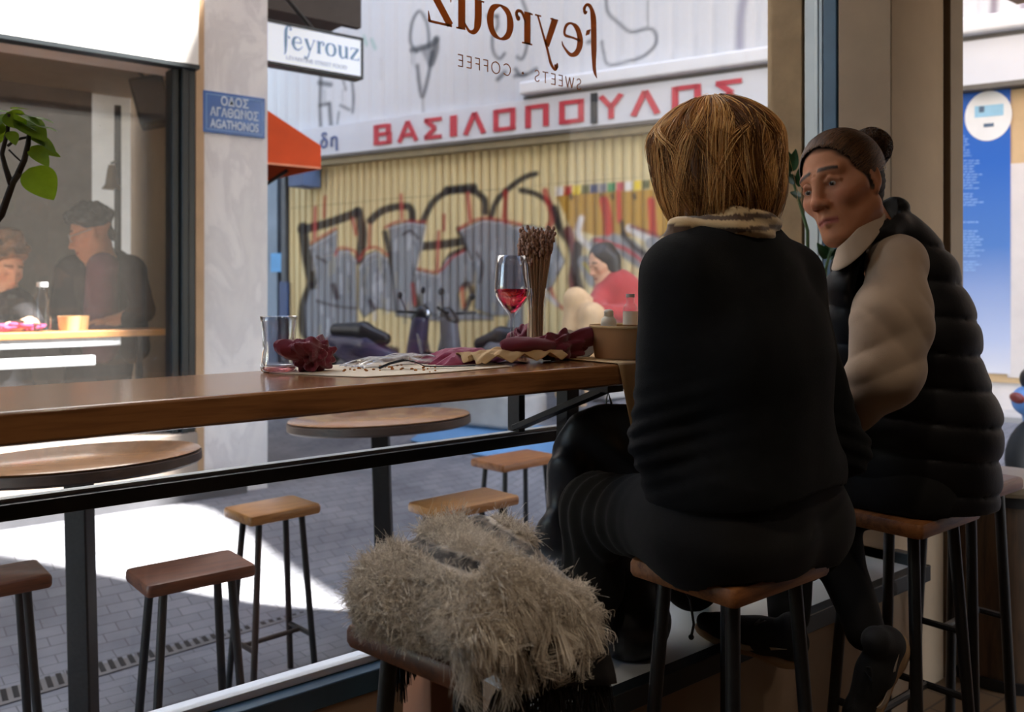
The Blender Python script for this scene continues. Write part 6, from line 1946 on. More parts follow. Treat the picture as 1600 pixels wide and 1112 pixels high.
def shoe(parent, heel, toe, up, origin, sc=1.0, side=1, logo=True, sole_mat='sole', long=None):
    heel, toe = Vector(heel), Vector(toe)
    d = toe - heel; L = d.length if long is None else long; d.normalize()
    up = Vector(up); up = (up - d * up.dot(d)).normalized(); s = up.cross(d)
    k = L / 0.27
    q = lambda x, y, z: tuple(heel + (d * x + s * y + up * z) * k)
    R = [tuple(d), tuple(s), tuple(up)]
    o = sdf_obj('shoe', [cone(q(0.025, 0, 0.05), q(0.10, 0, 0.05), 0.036 * k, 0.038 * k, 0.03), cone(q(0.10, 0, 0.05), q(0.20, -0.004, 0.036), 0.038 * k, 0.031 * k, 0.03), cone(q(0.20, -0.004, 0.036), q(0.242, -0.006, 0.034), 0.030 * k, 0.024 * k, 0.02),
                        cone(q(0.03, 0, 0.07), q(0.035, 0, 0.105), 0.036 * k, 0.036 * k, 0.03), cone(q(0.09, 0, 0.075), q(0.15, 0, 0.055), 0.024 * k, 0.024 * k, 0.02)], 0.005, M['shoe'], parent, origin=origin)
    sdf_obj('sole', [ell(q(0.035, 0, 0.012), (0.047 * k, 0.036 * k, 0.019 * k), 0.02, R), ell(q(0.11, 0, 0.010), (0.08 * k, 0.035 * k, 0.014 * k), 0.03, R), ell(q(0.20, -0.004, 0.013), (0.068 * k, 0.040 * k, 0.016 * k), 0.03, R)], 0.005, M[sole_mat], o, origin=origin)
    if logo:
        mb = MB()
        Ms = Matrix(((d.x, up.x, s.x * side, 0), (d.y, up.y, s.y * side, 0), (d.z, up.z, s.z * side, 0), (0, 0, 0, 1)))
        Ms.translation = heel + s * side * 0.0405 * k - Vector(origin)
        ribbon(mb, [(0.035 * k, 0.070 * k), (0.10 * k, 0.046 * k), (0.135 * k, 0.034 * k), (0.160 * k, 0.040 * k), (0.168 * k, 0.056 * k)], [0.001, 0.012 * k, 0.017 * k, 0.012 * k, 0.001], Ms, 0, 0.002)
        obj('swoosh', mb, M['swoosh'], o, smooth=False)
    mb = MB()
    for x in (0.10, 0.122, 0.145):
        mb.tube([Vector(q(x, -0.022, 0.083 - (x - 0.10) * 0.45)) - Vector(origin), Vector(q(x + 0.006, 0, 0.098 - (x - 0.10) * 0.45)) - Vector(origin), Vector(q(x, 0.022, 0.083 - (x - 0.10) * 0.45)) - Vector(origin)], 0.0025, 6)
    mb.tube([Vector(q(0.10, 0, 0.098)) - Vector(origin), Vector(q(0.095, 0.02, 0.115)) - Vector(origin), Vector(q(0.12, 0.03, 0.105)) - Vector(origin), Vector(q(0.11, 0.0, 0.098)) - Vector(origin)], 0.0022, 6)
    obj('lace', mb, M['black_metal'], o)
    return o
for a_ in (anL, anR):
    shoe(pA, (a_[0], a_[1] - 0.045, 0.436), (a_[0] - 0.01, a_[1] + 0.20, 0.436), (0, 0, 1), OR, logo=False, sole_mat='shoe')
# hair: a bob falling from the crown
hA = headA
hw = [ell(hA.p(-0.012, 0, 0.033), (0.106, 0.102, 0.086), 0.03, hA.R), cone(hA.p(-0.03, 0.066, 0.0), hA.p(-0.02, 0.076, -0.075), 0.046, 0.030, 0.05), cone(hA.p(-0.03, -0.066, 0.0), hA.p(-0.02, -0.078, -0.070), 0.050, 0.036, 0.05),
      cone(hA.p(-0.065, 0, 0.01), hA.p(-0.072, 0, -0.075), 0.055, 0.036, 0.05), cone(hA.p(-0.06, 0.045, -0.02), hA.p(-0.058, 0.05, -0.08), 0.045, 0.030, 0.05), cone(hA.p(-0.06, -0.045, -0.02), hA.p(-0.058, -0.05, -0.08), 0.045, 0.032, 0.05)]
def hair_cut(P, D):
    x, y, z = hA.loc(P)
    D = D + 0.003 * np.sin(np.arctan2(y, x + 0.02) * 26 + 2 * wav(P, 20, 3))
    return np.maximum(D, (x - 0.052 - 0.35 * (z - 0.02)) * hA.s)
hm = sdf_obj('hair', hw, 0.005, M['blonde_root'], pA, post=hair_cut, origin=OR)
def bob(n_cl, n_s, seed):
    rs = np.random.RandomState(seed)
    out = []
    o3 = np.array(OR)
    for c_ in range(n_cl):
        ph0 = rs.uniform(-PI, PI)
        if abs(ph0) < 0.55:
            continue
        th0 = rs.uniform(0.02, 0.55); th1 = rs.uniform(1.9, 2.25)
        dr, fr_, am = rs.normal() * 0.34, rs.uniform(2, 7), rs.normal() * 0.22
        lift = rs.uniform(-0.004, 0.020)
        for s in range(n_s):
            t_ = np.linspace(0, 1, 12)
            th_ = th0 + (th1 - th0 + rs.normal() * 0.06) * t_
            ph = ph0 + rs.normal() * 0.05 + dr * t_ ** 1.5 + am * np.sin(t_ * fr_ + c_) * t_
            # the surface of the bob: an egg over, a bell below
            zz = np.where(th_ < PI / 2, np.cos(th_) * 0.084 + 0.036, 0.036 - (th_ - PI / 2) * 0.185)
            rd = np.where(th_ < PI / 2, np.sin(th_), 1.0 + 0.03 * (th_ - PI / 2) - 0.75 * np.maximum(0, th_ - 2.0) ** 1.4)
            lf = 1.0 + (lift + rs.normal() * 0.002) * 9 * np.sin(t_ * 2.6)
            x = -0.012 + np.cos(ph) * 0.110 * rd * lf
            y = np.sin(ph) * 0.108 * rd * lf
            z = zz + lift * (1 - t_) + 0.006 * np.sin(ph * 5 + c_) * t_
            fx = 0.056 + 0.35 * (z - 0.02)
            x = np.minimum(x, fx + 0.01)
            q = np.array(hA.H)[None] + (np.array(hA.f)[None] * x[:, None] + np.array(hA.l)[None] * y[:, None] + np.array(hA.u)[None] * z[:, None]) * hA.s - o3[None]
            out.append(q + rs.normal(size=3) * 0.0012)
    return out
for i, n_ in enumerate((150, 210, 210)):
    hair_obj('hair_strands', bob(n_, 18, 4 + i), 0.0008, BLONDES[i], hm, 0.35)
fly = []
for s in bob(90, 1, 9):
    fly.append(s + np.linspace(0, 1, 12)[:, None] ** 2 * np.random.RandomState(len(fly)).normal(size=3) * 0.014 + np.array([0, 0, 0.004]))
hair_obj('loose_strands', fly, 0.0004, M['blonde'], hm, 0.4)
# striped scarf round the neck
nc = Vector(J(1128, 356, 1.675))
sc_p = []
ringp = []
for i in range(14):
    a = 2 * PI * i / 14
    ringp.append(nc + Vector((math.cos(a) * 0.074, math.sin(a) * 0.070, 0.012 * math.cos(a) + 0.008 * math.sin(2 * a))))
for i in range(14):
    sc_p.append(cone(ringp[i], ringp[(i + 1) % 14], 0.030, 0.030, 0.015))
tail0 = Vector(J(1062, 366, 1.60)); tail1 = Vector(J(1046, 392, 1.60))
sc_p.append(cone(tail0, tail1, 0.030, 0.020, 0.03))
def scarf_col(Q):
    x, y, z = Q[0] - nc.x, Q[1] - nc.y, Q[2] - nc.z
    r = np.hypot(x, y) - 0.072
    zz = z - 0.012 * x / 0.074
    ang = np.arctan2(zz, r)
    st = np.sin(ang * 9 + np.arctan2(y, x) * 2.0)
    c = np.where((st > 0.25)[:, None], np.array(lin((84, 62, 46))[:3])[None], np.array(lin((196, 168, 128))[:3])[None])
    return c
sdf_obj('scarf', sc_p, 0.0045, mk_vcol('striped_scarf', 0.95, bump=0.3, bscale=300, sheen=0.4), pA, color=scarf_col, origin=OR,
        post=lambda P, D: D + 0.0035 * np.sin((P[2] - nc.z) * 160 + 3.0 * np.arctan2(P[1] - nc.y, P[0] - nc.x)) + 0.002 * wav(P, 40, 8))
gl_ = MB()
for sd in (1, -1):
    cpt = [Vector(hA.p(0.096, sd * 0.033 + 0.025 * math.cos(a), 0.004 + 0.021 * math.sin(a))) - OR for a in [2 * PI * i / 20 for i in range(21)]]
    gl_.tube(cpt, 0.0012, 6)
    gl_.tube([Vector(hA.p(0.094, sd * 0.058, 0.010)) - OR, Vector(hA.p(0.04, sd * 0.077, 0.012)) - OR, Vector(hA.p(-0.015, sd * 0.080, 0.010)) - OR], 0.0012, 6)
gl_.tube([Vector(hA.p(0.096, 0.008, 0.006)) - OR, Vector(hA.p(0.100, 0, 0.010)) - OR, Vector(hA.p(0.096, -0.008, 0.006)) - OR], 0.0012, 6)
obj('glasses', gl_, M['alu'], pA)

# ------------------------------------------------------------------ coat hanging under the counter, backpack on the ledge
cO = Vector(J(925, 630, 1.97))
co = thing('hanging_coat', 'black shiny coat hanging under the counter beside the seated knees', 'coat', cO)
cp = [cone(J(905, 662, 2.12), J(893, 720, 2.11), 0.030, 0.038, 0.05), cone(J(893, 720, 2.11), J(862, 850, 2.10), 0.038, 0.038, 0.05), cone(J(945, 655, 2.12), J(940, 845, 2.12), 0.032, 0.042, 0.05), cone(J(985, 652, 2.12), J(1005, 845, 2.12), 0.032, 0.042, 0.05)]
sdf_obj('coat_body', cp, 0.007, M['coat'], co, origin=cO,
        post=lambda P, D: D + 0.0065 * np.sin((P[0] * 0.8 + P[1] * 0.4 + (P[2] - 0.9) * 0.45) * 88 + 1.5 * wav(P, 12, 2)) * np.clip((1.0 - P[2]) * 9, 0.25, 1) + 0.004 * wav(P, 28, 12))
obj('loop', MB().tube([Vector(J(945, 640, 2.12)) - cO, Vector(J(950, 612, 2.12)) - cO, Vector(J(958, 640, 2.12)) - cO], 0.004, 8), M['black_metal'], co)
bO = Vector((1.47, 1.37, 0.433))
bp_ = thing('backpack', 'black backpack with a zipped front pocket standing on the white ledge', 'backpack', bO)
sdf_obj('pack_body', [cone((1.45, 1.37, 0.50), (1.455, 1.38, 0.58), 0.085, 0.065, 0.06), cone((1.435, 1.335, 0.51), (1.435, 1.345, 0.57), 0.075, 0.055, 0.05), cone((1.475, 1.37, 0.50), (1.475, 1.38, 0.57), 0.06, 0.05, 0.05)], 0.007, M['coat'], bp_, origin=bO,
        post=lambda P, D: np.maximum(D + 0.003 * wav(P, 30, 5), 0.4345 - P[2] + 0 * P[0]))
zp_ = [Vector(J(1058, 905, 1.86)) - bO, Vector(J(1078, 935, 1.86)) - bO, Vector(J(1084, 975, 1.86)) - bO, Vector(J(1080, 995, 1.86)) - bO]
obj('zip', MB().tube(zp_, 0.003, 6).sphere(zp_[-1], 0.006, 8, 6), M['black_metal'], bp_)

# ------------------------------------------------------------------ the person in the quilted vest, turned towards the camera's left
OB = Vector((2.055, 1.05, SH))
pB = thing('person', 'person with hair in a bun, beige shirt and black quilted vest, looking over one shoulder', 'person', OB)
fB = cam_dir(-0.81, -0.11, 0.575); uB = cam_dir(-0.25, 0.95, -0.12)
headB = Head(J(1317, 293, 2.0), fB, uB, 1.02)
hB = headB
shBL, shBR = J(1402, 418, 1.93), J(1345, 425, 2.22)
elB, wrB = J(1384, 582, 1.87), J(1318, 668, 2.03)
elBr, wrBr = J(1310, 590, 2.32), J(1290, 690, 2.20)
bodyB = [cone(J(1452, 715, 2.12), J(1440, 640, 2.10), 0.080, 0.09, 0.06), cone(J(1440, 640, 2.10), J(1410, 500, 2.08), 0.10, 0.095, 0.06), cone(J(1410, 500, 2.08), J(1385, 400, 2.06), 0.095, 0.07, 0.06), cone(shBL, shBR, 0.052, 0.052, 0.05),
         cone(J(1372, 385, 2.05), hB.p(-0.02, 0, -0.05), 0.055, 0.054, 0.03), cone(hB.p(-0.01, 0, -0.085), hB.p(0.03, 0, -0.08), 0.045, 0.03, 0.03),
         cone(shBL, elB, 0.044, 0.036, 0.03), cone(elB, wrB, 0.036, 0.026, 0.02), cone(shBR, elBr, 0.044, 0.036, 0.03), cone(elBr, wrBr, 0.036, 0.026, 0.02)]
bodyB += hand_prims(wrB, Vector(wrB) - Vector(elB), (0, 0, 1), 0.95, 1, 0.5) + hand_prims(wrBr, Vector(wrBr) - Vector(elBr), (0, 0, 1), 0.95, -1, 0.5)
hpBL, hpBR = J(1432, 765, 2.05), J(1420, 765, 2.20)
knBL, knBR = J(1276, 778, 2.22), J(1236, 776, 2.34)
anBL, anBR = J(1352, 985, 2.02), J(1232, 962, 2.02)
for h_, k_, a_ in ((hpBL, knBL, anBL), (hpBR, knBR, anBR)):
    bodyB += [cone(vadd(h_, (0, 0, 0.025)), k_, 0.055, 0.048, 0.05), cone(k_, a_, 0.05, 0.034, 0.03)]
bodyB += hB.prims()
def body_col(Q):
    c = hB.colour(Q, SKIN)
    x, y, z = hB.loc(Q)
    d = x - (0.034 + 0.48 * (z - 0.02)) + 0.003 * wav(Q, 220, 5)
    m = np.clip(0.5 - d / 0.012, 0, 1) * (z > -0.03) * (np.hypot(y, z) > 0.03) * (np.abs(y) < 0.076)
    return c + (np.array(lin((44, 30, 22))[:3])[None] - c) * m[:, None]
sdf_obj('body', bodyB, 0.0034, M['skin'], pB, color=body_col, origin=OB)
hB.eyes(pB, OB, gaze=(0.85, -0.1, -0.25))
# shirt: sleeves, yoke and collar
shp = [cone(vadd(shBL, (0, 0, 0.0)), J(1394, 500, 1.89), 0.058, 0.072, 0.05), cone(J(1394, 500, 1.89), elB, 0.072, 0.062, 0.05), cone(elB, J(1330, 634, 1.95), 0.064, 0.052, 0.05), cone(J(1330, 634, 1.95), vadd(wrB, (0, 0, 0)), 0.050, 0.038, 0.03),
       cone(shBR, elBr, 0.064, 0.056, 0.04), cone(elBr, wrBr, 0.056, 0.036, 0.03), cone(J(1400, 410, 1.98), J(1372, 388, 2.05), 0.060, 0.056, 0.05)]
def sleeve_post(P, D):
    # long diagonal folds sweeping down the sleeve, tighter ones at the elbow
    ax = [Vector(elB)[i] - Vector(shBL)[i] for i in range(3)]
    L = math.sqrt(sum(x * x for x in ax)); ax = [x / L for x in ax]
    s = sum((P[i] - shBL[i]) * ax[i] for i in range(3)) / L
    X = CA * P[0] - SA * P[1]
    f = 0.0042 * (0.5 - np.abs(np.sin(X * 42 - s * 7.0 + 1.2 * wav(P, 10, 21)))) * np.exp(-((s - 0.45) / 0.45) ** 2)
    f = f + 0.0048 * (0.55 - np.abs(np.sin(s * 11 + X * 30 + 0.9 * wav(P, 12, 5)))) * np.exp(-((s - 0.95) / 0.32) ** 2)
    return D + f + 0.002 * wav(P, 45, 3)
sdf_obj('shirt', shp, 0.005, M['shirt'], pB, post=sleeve_post, origin=OB)
# collar: a folded band standing round the neck
def band(pts, w, t, bow=0.01):
    rows = []
    for i, (p, dn_) in enumerate(pts):
        p, dn_ = Vector(p), Vector(dn_).normalized()
        rows.append([p + dn_ * (w * k / 4 - w * 0.35) for k in range(5)])
    return MB().grid(rows)
colp = [(J(1376, 318, 1.985), cam_dir(0.25, -0.9, 0.35)), (J(1368, 338, 1.945), cam_dir(0.2, -0.9, 0.4)), (J(1350, 362, 1.915), cam_dir(0.2, -0.9, 0.4)), (J(1330, 384, 1.905), cam_dir(0.1, -0.95, 0.3)), (J(1312, 398, 1.915), cam_dir(-0.05, -0.97, 0.2)), (J(1304, 400, 1.95), cam_dir(-0.3, -0.9, 0.1))]
obj('collar', band([(Vector(p) - OB, d_) for p, d_ in colp], 0.055, 0.003), M['shirt'], pB, solid=0.005, subd=2, angle=180)
# quilted vest
vs_ = [cone(J(1452, 752, 2.12), J(1448, 660, 2.10), 0.150, 0.142, 0.06), cone(J(1405, 760, 2.14), J(1410, 660, 2.14), 0.135, 0.125, 0.06), cone(J(1448, 660, 2.10), J(1425, 520, 2.07), 0.142, 0.126, 0.06), cone(J(1405, 660, 2.14), J(1375, 520, 2.14), 0.120, 0.105, 0.06), cone(J(1425, 520, 2.07), J(1418, 430, 2.06), 0.126, 0.095, 0.06),
       cone(J(1418, 430, 2.06), J(1402, 378, 2.04), 0.090, 0.058, 0.05), cone(J(1402, 370, 2.06), J(1394, 338, 2.05), 0.056, 0.042, 0.03), cone(J(1390, 352, 2.00), J(1358, 392, 1.945), 0.034, 0.034, 0.03), cone(J(1358, 392, 1.945), J(1330, 440, 1.96), 0.036, 0.040, 0.03), cone(J(1330, 440, 1.96), J(1338, 560, 2.05), 0.045, 0.07, 0.04), cone(J(1375, 520, 2.14), J(1345, 430, 2.16), 0.105, 0.07, 0.05)]
def vest_post(P, D):
    X = CA * P[0] - SA * P[1]
    z = P[2] + 0.10 * (X - 0.9)
    ph = (z / 0.078) % 1.0
    q = np.sqrt(np.maximum(0, 1 - (2 * ph - 1) ** 2))
    D = D - 0.013 * q + 0.009 + 0.0018 * wav(P, 60, 4)
    neck = np.sqrt((P[0] - Vector(J(1362, 350, 2.02)).x) ** 2 + (P[1] - Vector(J(1362, 350, 2.02)).y) ** 2)
    D = np.maximum(D, np.where(P[2] > 1.31, 0.058 - neck, -1.0))
    # arm hole
    a, b = Vector(J(1400, 425, 1.90)), Vector(J(1392, 540, 1.86))
    dd_ = b - a; L2 = dd_.dot(dd_)
    u = np.clip(((P[0] - a.x) * dd_.x + (P[1] - a.y) * dd_.y + (P[2] - a.z) * dd_.z) / L2, 0, 1)
    da = np.sqrt((P[0] - a.x - dd_.x * u) ** 2 + (P[1] - a.y - dd_.y * u) ** 2 + (P[2] - a.z - dd_.z * u) ** 2)
    D = smax(D, 0.088 - da, 0.015)
    hem = SH + 0.004
    return np.maximum(D, hem - P[2] + 0 * P[0])
sdf_obj('vest', vs_, 0.006, M['vest'], pB, post=vest_post, origin=OB)
trB = []
for h_, k_, a_ in ((hpBL, knBL, anBL), (hpBR, knBR, anBR)):
    trB += [cone(h_, k_, 0.095, 0.066, 0.05), cone(k_, vadd(k_, Vector(a_) - Vector(k_), 0.4), 0.068, 0.058, 0.04), cone(vadd(k_, Vector(a_) - Vector(k_), 0.4), a_, 0.058, 0.044, 0.03)]
def trB_post(P, D):
    ins = (np.abs(P[0] - OB.x) < 0.17) & (np.abs(P[1] - OB.y) < 0.16)
    return np.maximum(D + 0.003 * wav(P, 34, 19), np.where(ins, np.minimum(SH + 0.002 - P[2], P[2] - 0.67), -1.0))
sdf_obj('trousers', trB, 0.0075, M['black_trousers'], pB, post=trB_post, origin=OB)
shoe(pB, J(1248, 1036, 1.97), J(1122, 996, 2.03), cam_dir(-0.06, 0.93, 0.35), OB, side=1, long=0.235)
shoe(pB, J(1410, 1000, 2.00), J(1348, 1130, 1.97), cam_dir(-0.80, -0.35, 0.45), OB, side=1, long=0.245)
# hair drawn back into a bun
def hb_post(P, D):
    x, y, z = hB.loc(P)
    D = D + 0.0012 * np.sin(np.arctan2(z - 0.05, y + 1e-6) * 40)
    cut = x - 0.030 - 0.48 * (z - 0.02)
    D = D + 0.0055 * np.clip(1 + cut / 0.016, 0, 1)
    keep = np.sqrt((x + 0.100) ** 2 + (y - 0.022) ** 2 + (z - 0.084) ** 2) < 0.07
    ear = np.sqrt(((x + 0.008) / 0.024) ** 2 + ((z + 0.004) / 0.036) ** 2) - 1
    D = np.where(keep, D, np.maximum(D, cut))
    return np.maximum(D, np.where((np.abs(y) > 0.05) & ~keep, -ear * 0.02, -1))
hbm = sdf_obj('hair', [ell(hB.p(-0.018, 0, 0.040), (0.0965, 0.078, 0.0895), 0.02, hB.R), cone(hB.p(-0.06, 0, -0.01), hB.p(-0.062, 0, -0.055), 0.05, 0.036, 0.03), ell(hB.p(-0.108, 0.024, 0.080), (0.040, 0.043, 0.043), 0.018, hB.R)], 0.0038, M['brown_root'], pB, post=hb_post, origin=OB)
def drawn_back(n_, seed):
    rs = np.random.RandomState(seed)
    out = []
    for i in range(n_):
        b_ = rs.uniform(-1, 1) * 1.9                     # round the hairline from one ear over the brow to the other
        y0, z0 = math.sin(b_) * 0.078, 0.02 + math.cos(b_) * 0.082
        x0 = 0.031 + 0.48 * (z0 - 0.02) + rs.normal() * 0.007
        s0 = Vector((x0, y0, z0)); s1 = Vector((-0.085, 0.018 + rs.normal() * 0.012, 0.075 + rs.normal() * 0.012))
        pts = []
        for t_ in np.linspace(0, 1, 9):
            q = s0.lerp(s1, t_)
            c_ = Vector((-0.018, 0, 0.040))
            d_ = q - c_
            k_ = math.sqrt((d_.x / 0.100) ** 2 + (d_.y / 0.081) ** 2 + (d_.z / 0.092) ** 2)
            q = c_ + d_ * ((1.012 + 0.01 * rs.rand()) / max(k_, 1e-3))
            pts.append(np.array(hB.p(*q)) - np.array(OB))
        out.append(np.array(pts))
    c_ = Vector((-0.108, 0.024, 0.080))
    for i in range(n_ // 3):                             # coils of the bun
        a = Vector(rs.normal(size=3)).normalized(); e1 = a.orthogonal().normalized(); e2 = a.cross(e1)
        st, r_ = rs.uniform(0, 6), rs.uniform(0.039, 0.0455)
        pts = []
        for t_ in np.linspace(0, 2.6, 10):
            q = c_ + (e1 * math.cos(st + t_) + e2 * math.sin(st + t_)) * (r_ + 0.002 * math.sin(t_ * 5))
            pts.append(np.array(hB.p(*q)) - np.array(OB))
        out.append(np.array(pts))
    return out
hair_obj('hair_strands', drawn_back(2600, 2), 0.0006, M['brown_hair'], hbm, 0.5)

# ------------------------------------------------------------------ the person in red sitting by the shutter across the lane
def simple_head(parent, H, f, u, sc, skin, hair, origin, hair_prims, res=0.008, extra=None):
    h = Head(H, f, u, sc)
    return h
fC, uC = cam_dir(-0.75, -0.35, 0.45), cam_dir(-0.2, 0.95, 0.1)
zc = 6.7
pCb = at(955, 510, zc); gC = float(ground_h(pCb.x, pCb.y))
OC = Vector((pCb.x, pCb.y, gC))
pC = thing('person', 'person with long black hair in a red jacket sitting against the far shutter', 'person', OC)
hC = Head(J(941, 412, zc), fC, uC, 1.12)
kn = J(900, 468, zc - 0.25); hip = J(960, 520, zc); ft = (J(880, 560, zc - 0.35)[0], J(880, 560, zc - 0.35)[1], gC + 0.06)
kn2 = J(925, 492, zc - 0.35); ft2 = (J(905, 560, zc - 0.45)[0], J(905, 560, zc - 0.45)[1], gC + 0.06)
bc_ = hC.prims() + [cone(J(962, 450, zc), hC.p(-0.02, 0, -0.06), 0.07, 0.06, 0.04), cone(hip, J(965, 460, zc), 0.16, 0.15, 0.08), cone(hip, kn, 0.09, 0.07, 0.04), cone(kn, ft, 0.065, 0.045, 0.03), cone(hip, kn2, 0.09, 0.07, 0.04), cone(kn2, ft2, 0.065, 0.045, 0.03),
                    cone(J(985, 455, zc), J(985, 490, zc - 0.15), 0.05, 0.045, 0.03), cone(J(985, 490, zc - 0.15), J(945, 487, zc - 0.32), 0.045, 0.035, 0.03), cone(J(945, 450, zc), J(930, 480, zc - 0.2), 0.05, 0.045, 0.03)]
bc_ += hand_prims(J(945, 487, zc - 0.32), cam_dir(-1, 0.1, 0.3), (0, 0, 1), 1.1, 1, 0.6)
sdf_obj('body', bc_, 0.009, M['skin'], pC, color=lambda Q: hC.colour(Q, (206, 160, 130)), origin=OC)
sdf_obj('jacket', [cone(J(962, 520, zc), J(966, 455, zc), 0.19, 0.165, 0.08), cone(J(985, 452, zc), J(988, 492, zc - 0.15), 0.085, 0.075, 0.05), cone(J(988, 492, zc - 0.15), J(952, 488, zc - 0.30), 0.075, 0.06, 0.04), cone(J(945, 450, zc), J(930, 482, zc - 0.2), 0.08, 0.07, 0.05), cone(J(930, 482, zc - 0.2), J(940, 492, zc - 0.30), 0.065, 0.055, 0.04)],
        0.012, mk('red_jacket', (158, 22, 28), 0.75, var=0.08, sheen=0.2), pC, origin=OC, post=lambda P, D: D + 0.008 * wav(P, 22, 6))
sdf_obj('trousers', [cone(hip, kn, 0.115, 0.085, 0.05), cone(kn, ft, 0.080, 0.06, 0.04), cone(hip, kn2, 0.115, 0.085, 0.05), cone(kn2, ft2, 0.08, 0.06, 0.04)], 0.013, mk('sand_trousers', (198, 166, 128), 0.85), pC, origin=OC)
sdf_obj('hair', [ell(hC.p(-0.03, 0, 0.045), (0.115, 0.105, 0.105), 0.04, hC.R), cone(hC.p(-0.05, 0.06, 0.0), hC.p(0.02, 0.085, -0.20), 0.06, 0.04, 0.04), cone(hC.p(-0.05, -0.06, 0.0), hC.p(0.03, -0.07, -0.20), 0.06, 0.04, 0.04)], 0.010, mk('black_hair', (30, 26, 26), 0.5, var=0.3), pC, origin=OC,
        post=lambda P, D: np.maximum(D + 0.004 * wav(P, 50, 3), (hC.loc(P)[0] - 0.045 - 0.4 * (hC.loc(P)[2] - 0.03)) * hC.s))
for f_ in (ft, ft2):
    shoe(pC, (f_[0], f_[1], gC + 0.005), (f_[0] - 0.16, f_[1] - 0.2, gC + 0.005), (0, 0, 1), OC, logo=False, sole_mat='sole')
obj('step_seat', MB().box((-0.25, -0.16, 0.0), (0.25, 0.22, 0.30)), M['stone'], tag(thing('stone_step', 'low stone block under the person in red', 'block', (hip[0], hip[1], gC)), 'low stone block under the person in red by the shutter', 'block'), bevel=0.02)

# ------------------------------------------------------------------ reflected scene built as a shop room on the left: table, two people, bottle, tubs
FS = 0.22
KD = 0.86
def ck(a, b_, ra, rb, k=0.03):
    return cone(a, b_, ra * KD, rb * KD, k * KD)
ty = 4.93
tz = SA * vp(100, 520, ty).x + CA * ty
thh = CAM_H - 68 * (tz - 0.0) / F_PX
M['lit_wood'] = mk_wood('pale_table_wood', (206, 150, 92), (172, 116, 66), 0.4, axis='X')
M['white_steel'] = mk('white_steel', (206, 214, 222), 0.45)
st_ = thing('shop_table', 'long pale wooden table with white steel rails behind the left shop window', 'table', (0.0, ty, FS))
xr = vp(262, 515, ty).x
obj('table_top', MB().box((-2.2, 0, thh - FS - 0.035), (xr, 0.20, thh - FS)), M['lit_wood'], st_, bevel=0.004)
xq = vp(190, 535, ty).x
z1, z2 = vp(60, 537, ty).z - FS, vp(60, 567, ty).z - FS
obj('rail', MB().bar((-2.2, 0.03, z1), (xq, 0.03, z1), 0.04, 0.045), M['white_steel'], st_, bevel=0.004)
obj('rail', MB().bar((-2.2, 0.03, z2), (vp(150, 560, ty).x, 0.03, z2), 0.04, 0.05), M['white_steel'], st_, bevel=0.004)
for x in (vp(222, 530, ty).x, vp(-60, 530, ty).x, -2.1):
    obj('leg', MB().bar((x, 0.05, 0.0), (x, 0.05, thh - FS - 0.036), 0.03, 0.03), M['black_metal'], st_)
zm = 5.05
fD, uD = cam_dir(-0.86, -0.34, 0.38), cam_dir(-0.28, 0.95, 0.0)
OD = Vector((at(160, 500, zm).x, at(160, 500, zm).y, FS))
pD = thing('person', 'person with dark wavy hair and glasses in a dark jacket leaning over the shop table', 'person', OD)
hD = Head(J(142, 366, zm), fD, uD, 1.12)
hd = J(182, 500, zm - 0.1)
legD = [ck(J(170, 560, zm + 0.15), (OD.x + 0.1, OD.y + 0.1, FS + 0.05), 0.10, 0.06, 0.05), ck(J(140, 560, zm + 0.15), (OD.x - 0.12, OD.y + 0.1, FS + 0.05), 0.10, 0.06, 0.05)]
trunk = [ck(J(160, 545, zm + 0.12), J(165, 425, zm), 0.17, 0.19, 0.08), ck(J(120, 415, zm), J(205, 420, zm + 0.06), 0.085, 0.085, 0.08)]
sdf_obj('body', hD.prims() + [ck(J(160, 420, zm), hD.p(-0.02, 0, -0.07), 0.085, 0.075, 0.05)] + [ck(t_[1], t_[2], t_[3] * 0.60, t_[4] * 0.60, 0.06) for t_ in trunk] + legD + [ck(J(208, 425, zm), J(222, 485, zm - 0.05), 0.06, 0.05, 0.04), ck(J(222, 485, zm - 0.05), hd, 0.05, 0.036, 0.03)]
        + hand_prims(hd, cam_dir(-1, -0.05, 0.2), (0, 0, 1), 1.15, -1, 0.4), 0.011, M['skin'], pD, color=lambda Q: hD.colour(Q, (196, 140, 108), brow=(40, 30, 26)), origin=OD)
sdf_obj('jacket', [ck(J(128, 540, zm + 0.12), J(118, 425, zm), 0.13, 0.12, 0.06), ck(J(205, 540, zm + 0.14), J(200, 425, zm + 0.05), 0.12, 0.12, 0.06), ck(J(165, 500, zm + 0.22), J(170, 420, zm + 0.16), 0.17, 0.15, 0.06), ck(J(208, 425, zm), J(224, 485, zm - 0.05), 0.085, 0.075, 0.05), ck(J(224, 485, zm - 0.05), J(200, 498, zm - 0.08), 0.07, 0.055, 0.04), ck(J(108, 430, zm), J(95, 490, zm - 0.05), 0.085, 0.07, 0.05)],
        0.014, mk('dark_jacket', (44, 40, 42), 0.85), pD, origin=OD, post=lambda P, D: D + 0.007 * wav(P, 18, 4))
sdf_obj('shirt', [ck(J(157, 540, zm - 0.01), J(161, 418, zm - 0.07), 0.115, 0.10, 0.05)], 0.012, mk('plum_shirt', (104, 66, 78), 0.85), pD, origin=OD)
_rs = np.random.RandomState(3)
def curls(h, n, x0, r):
    out = []
    for i in range(n):
        v = _rs.normal(size=3); v /= np.linalg.norm(v); v[2] = abs(v[2])
        out.append(ell(h.p(x0 + v[0] * 0.105, v[1] * 0.095, 0.06 + v[2] * 0.090), r * h.s, 0.008))
    return out
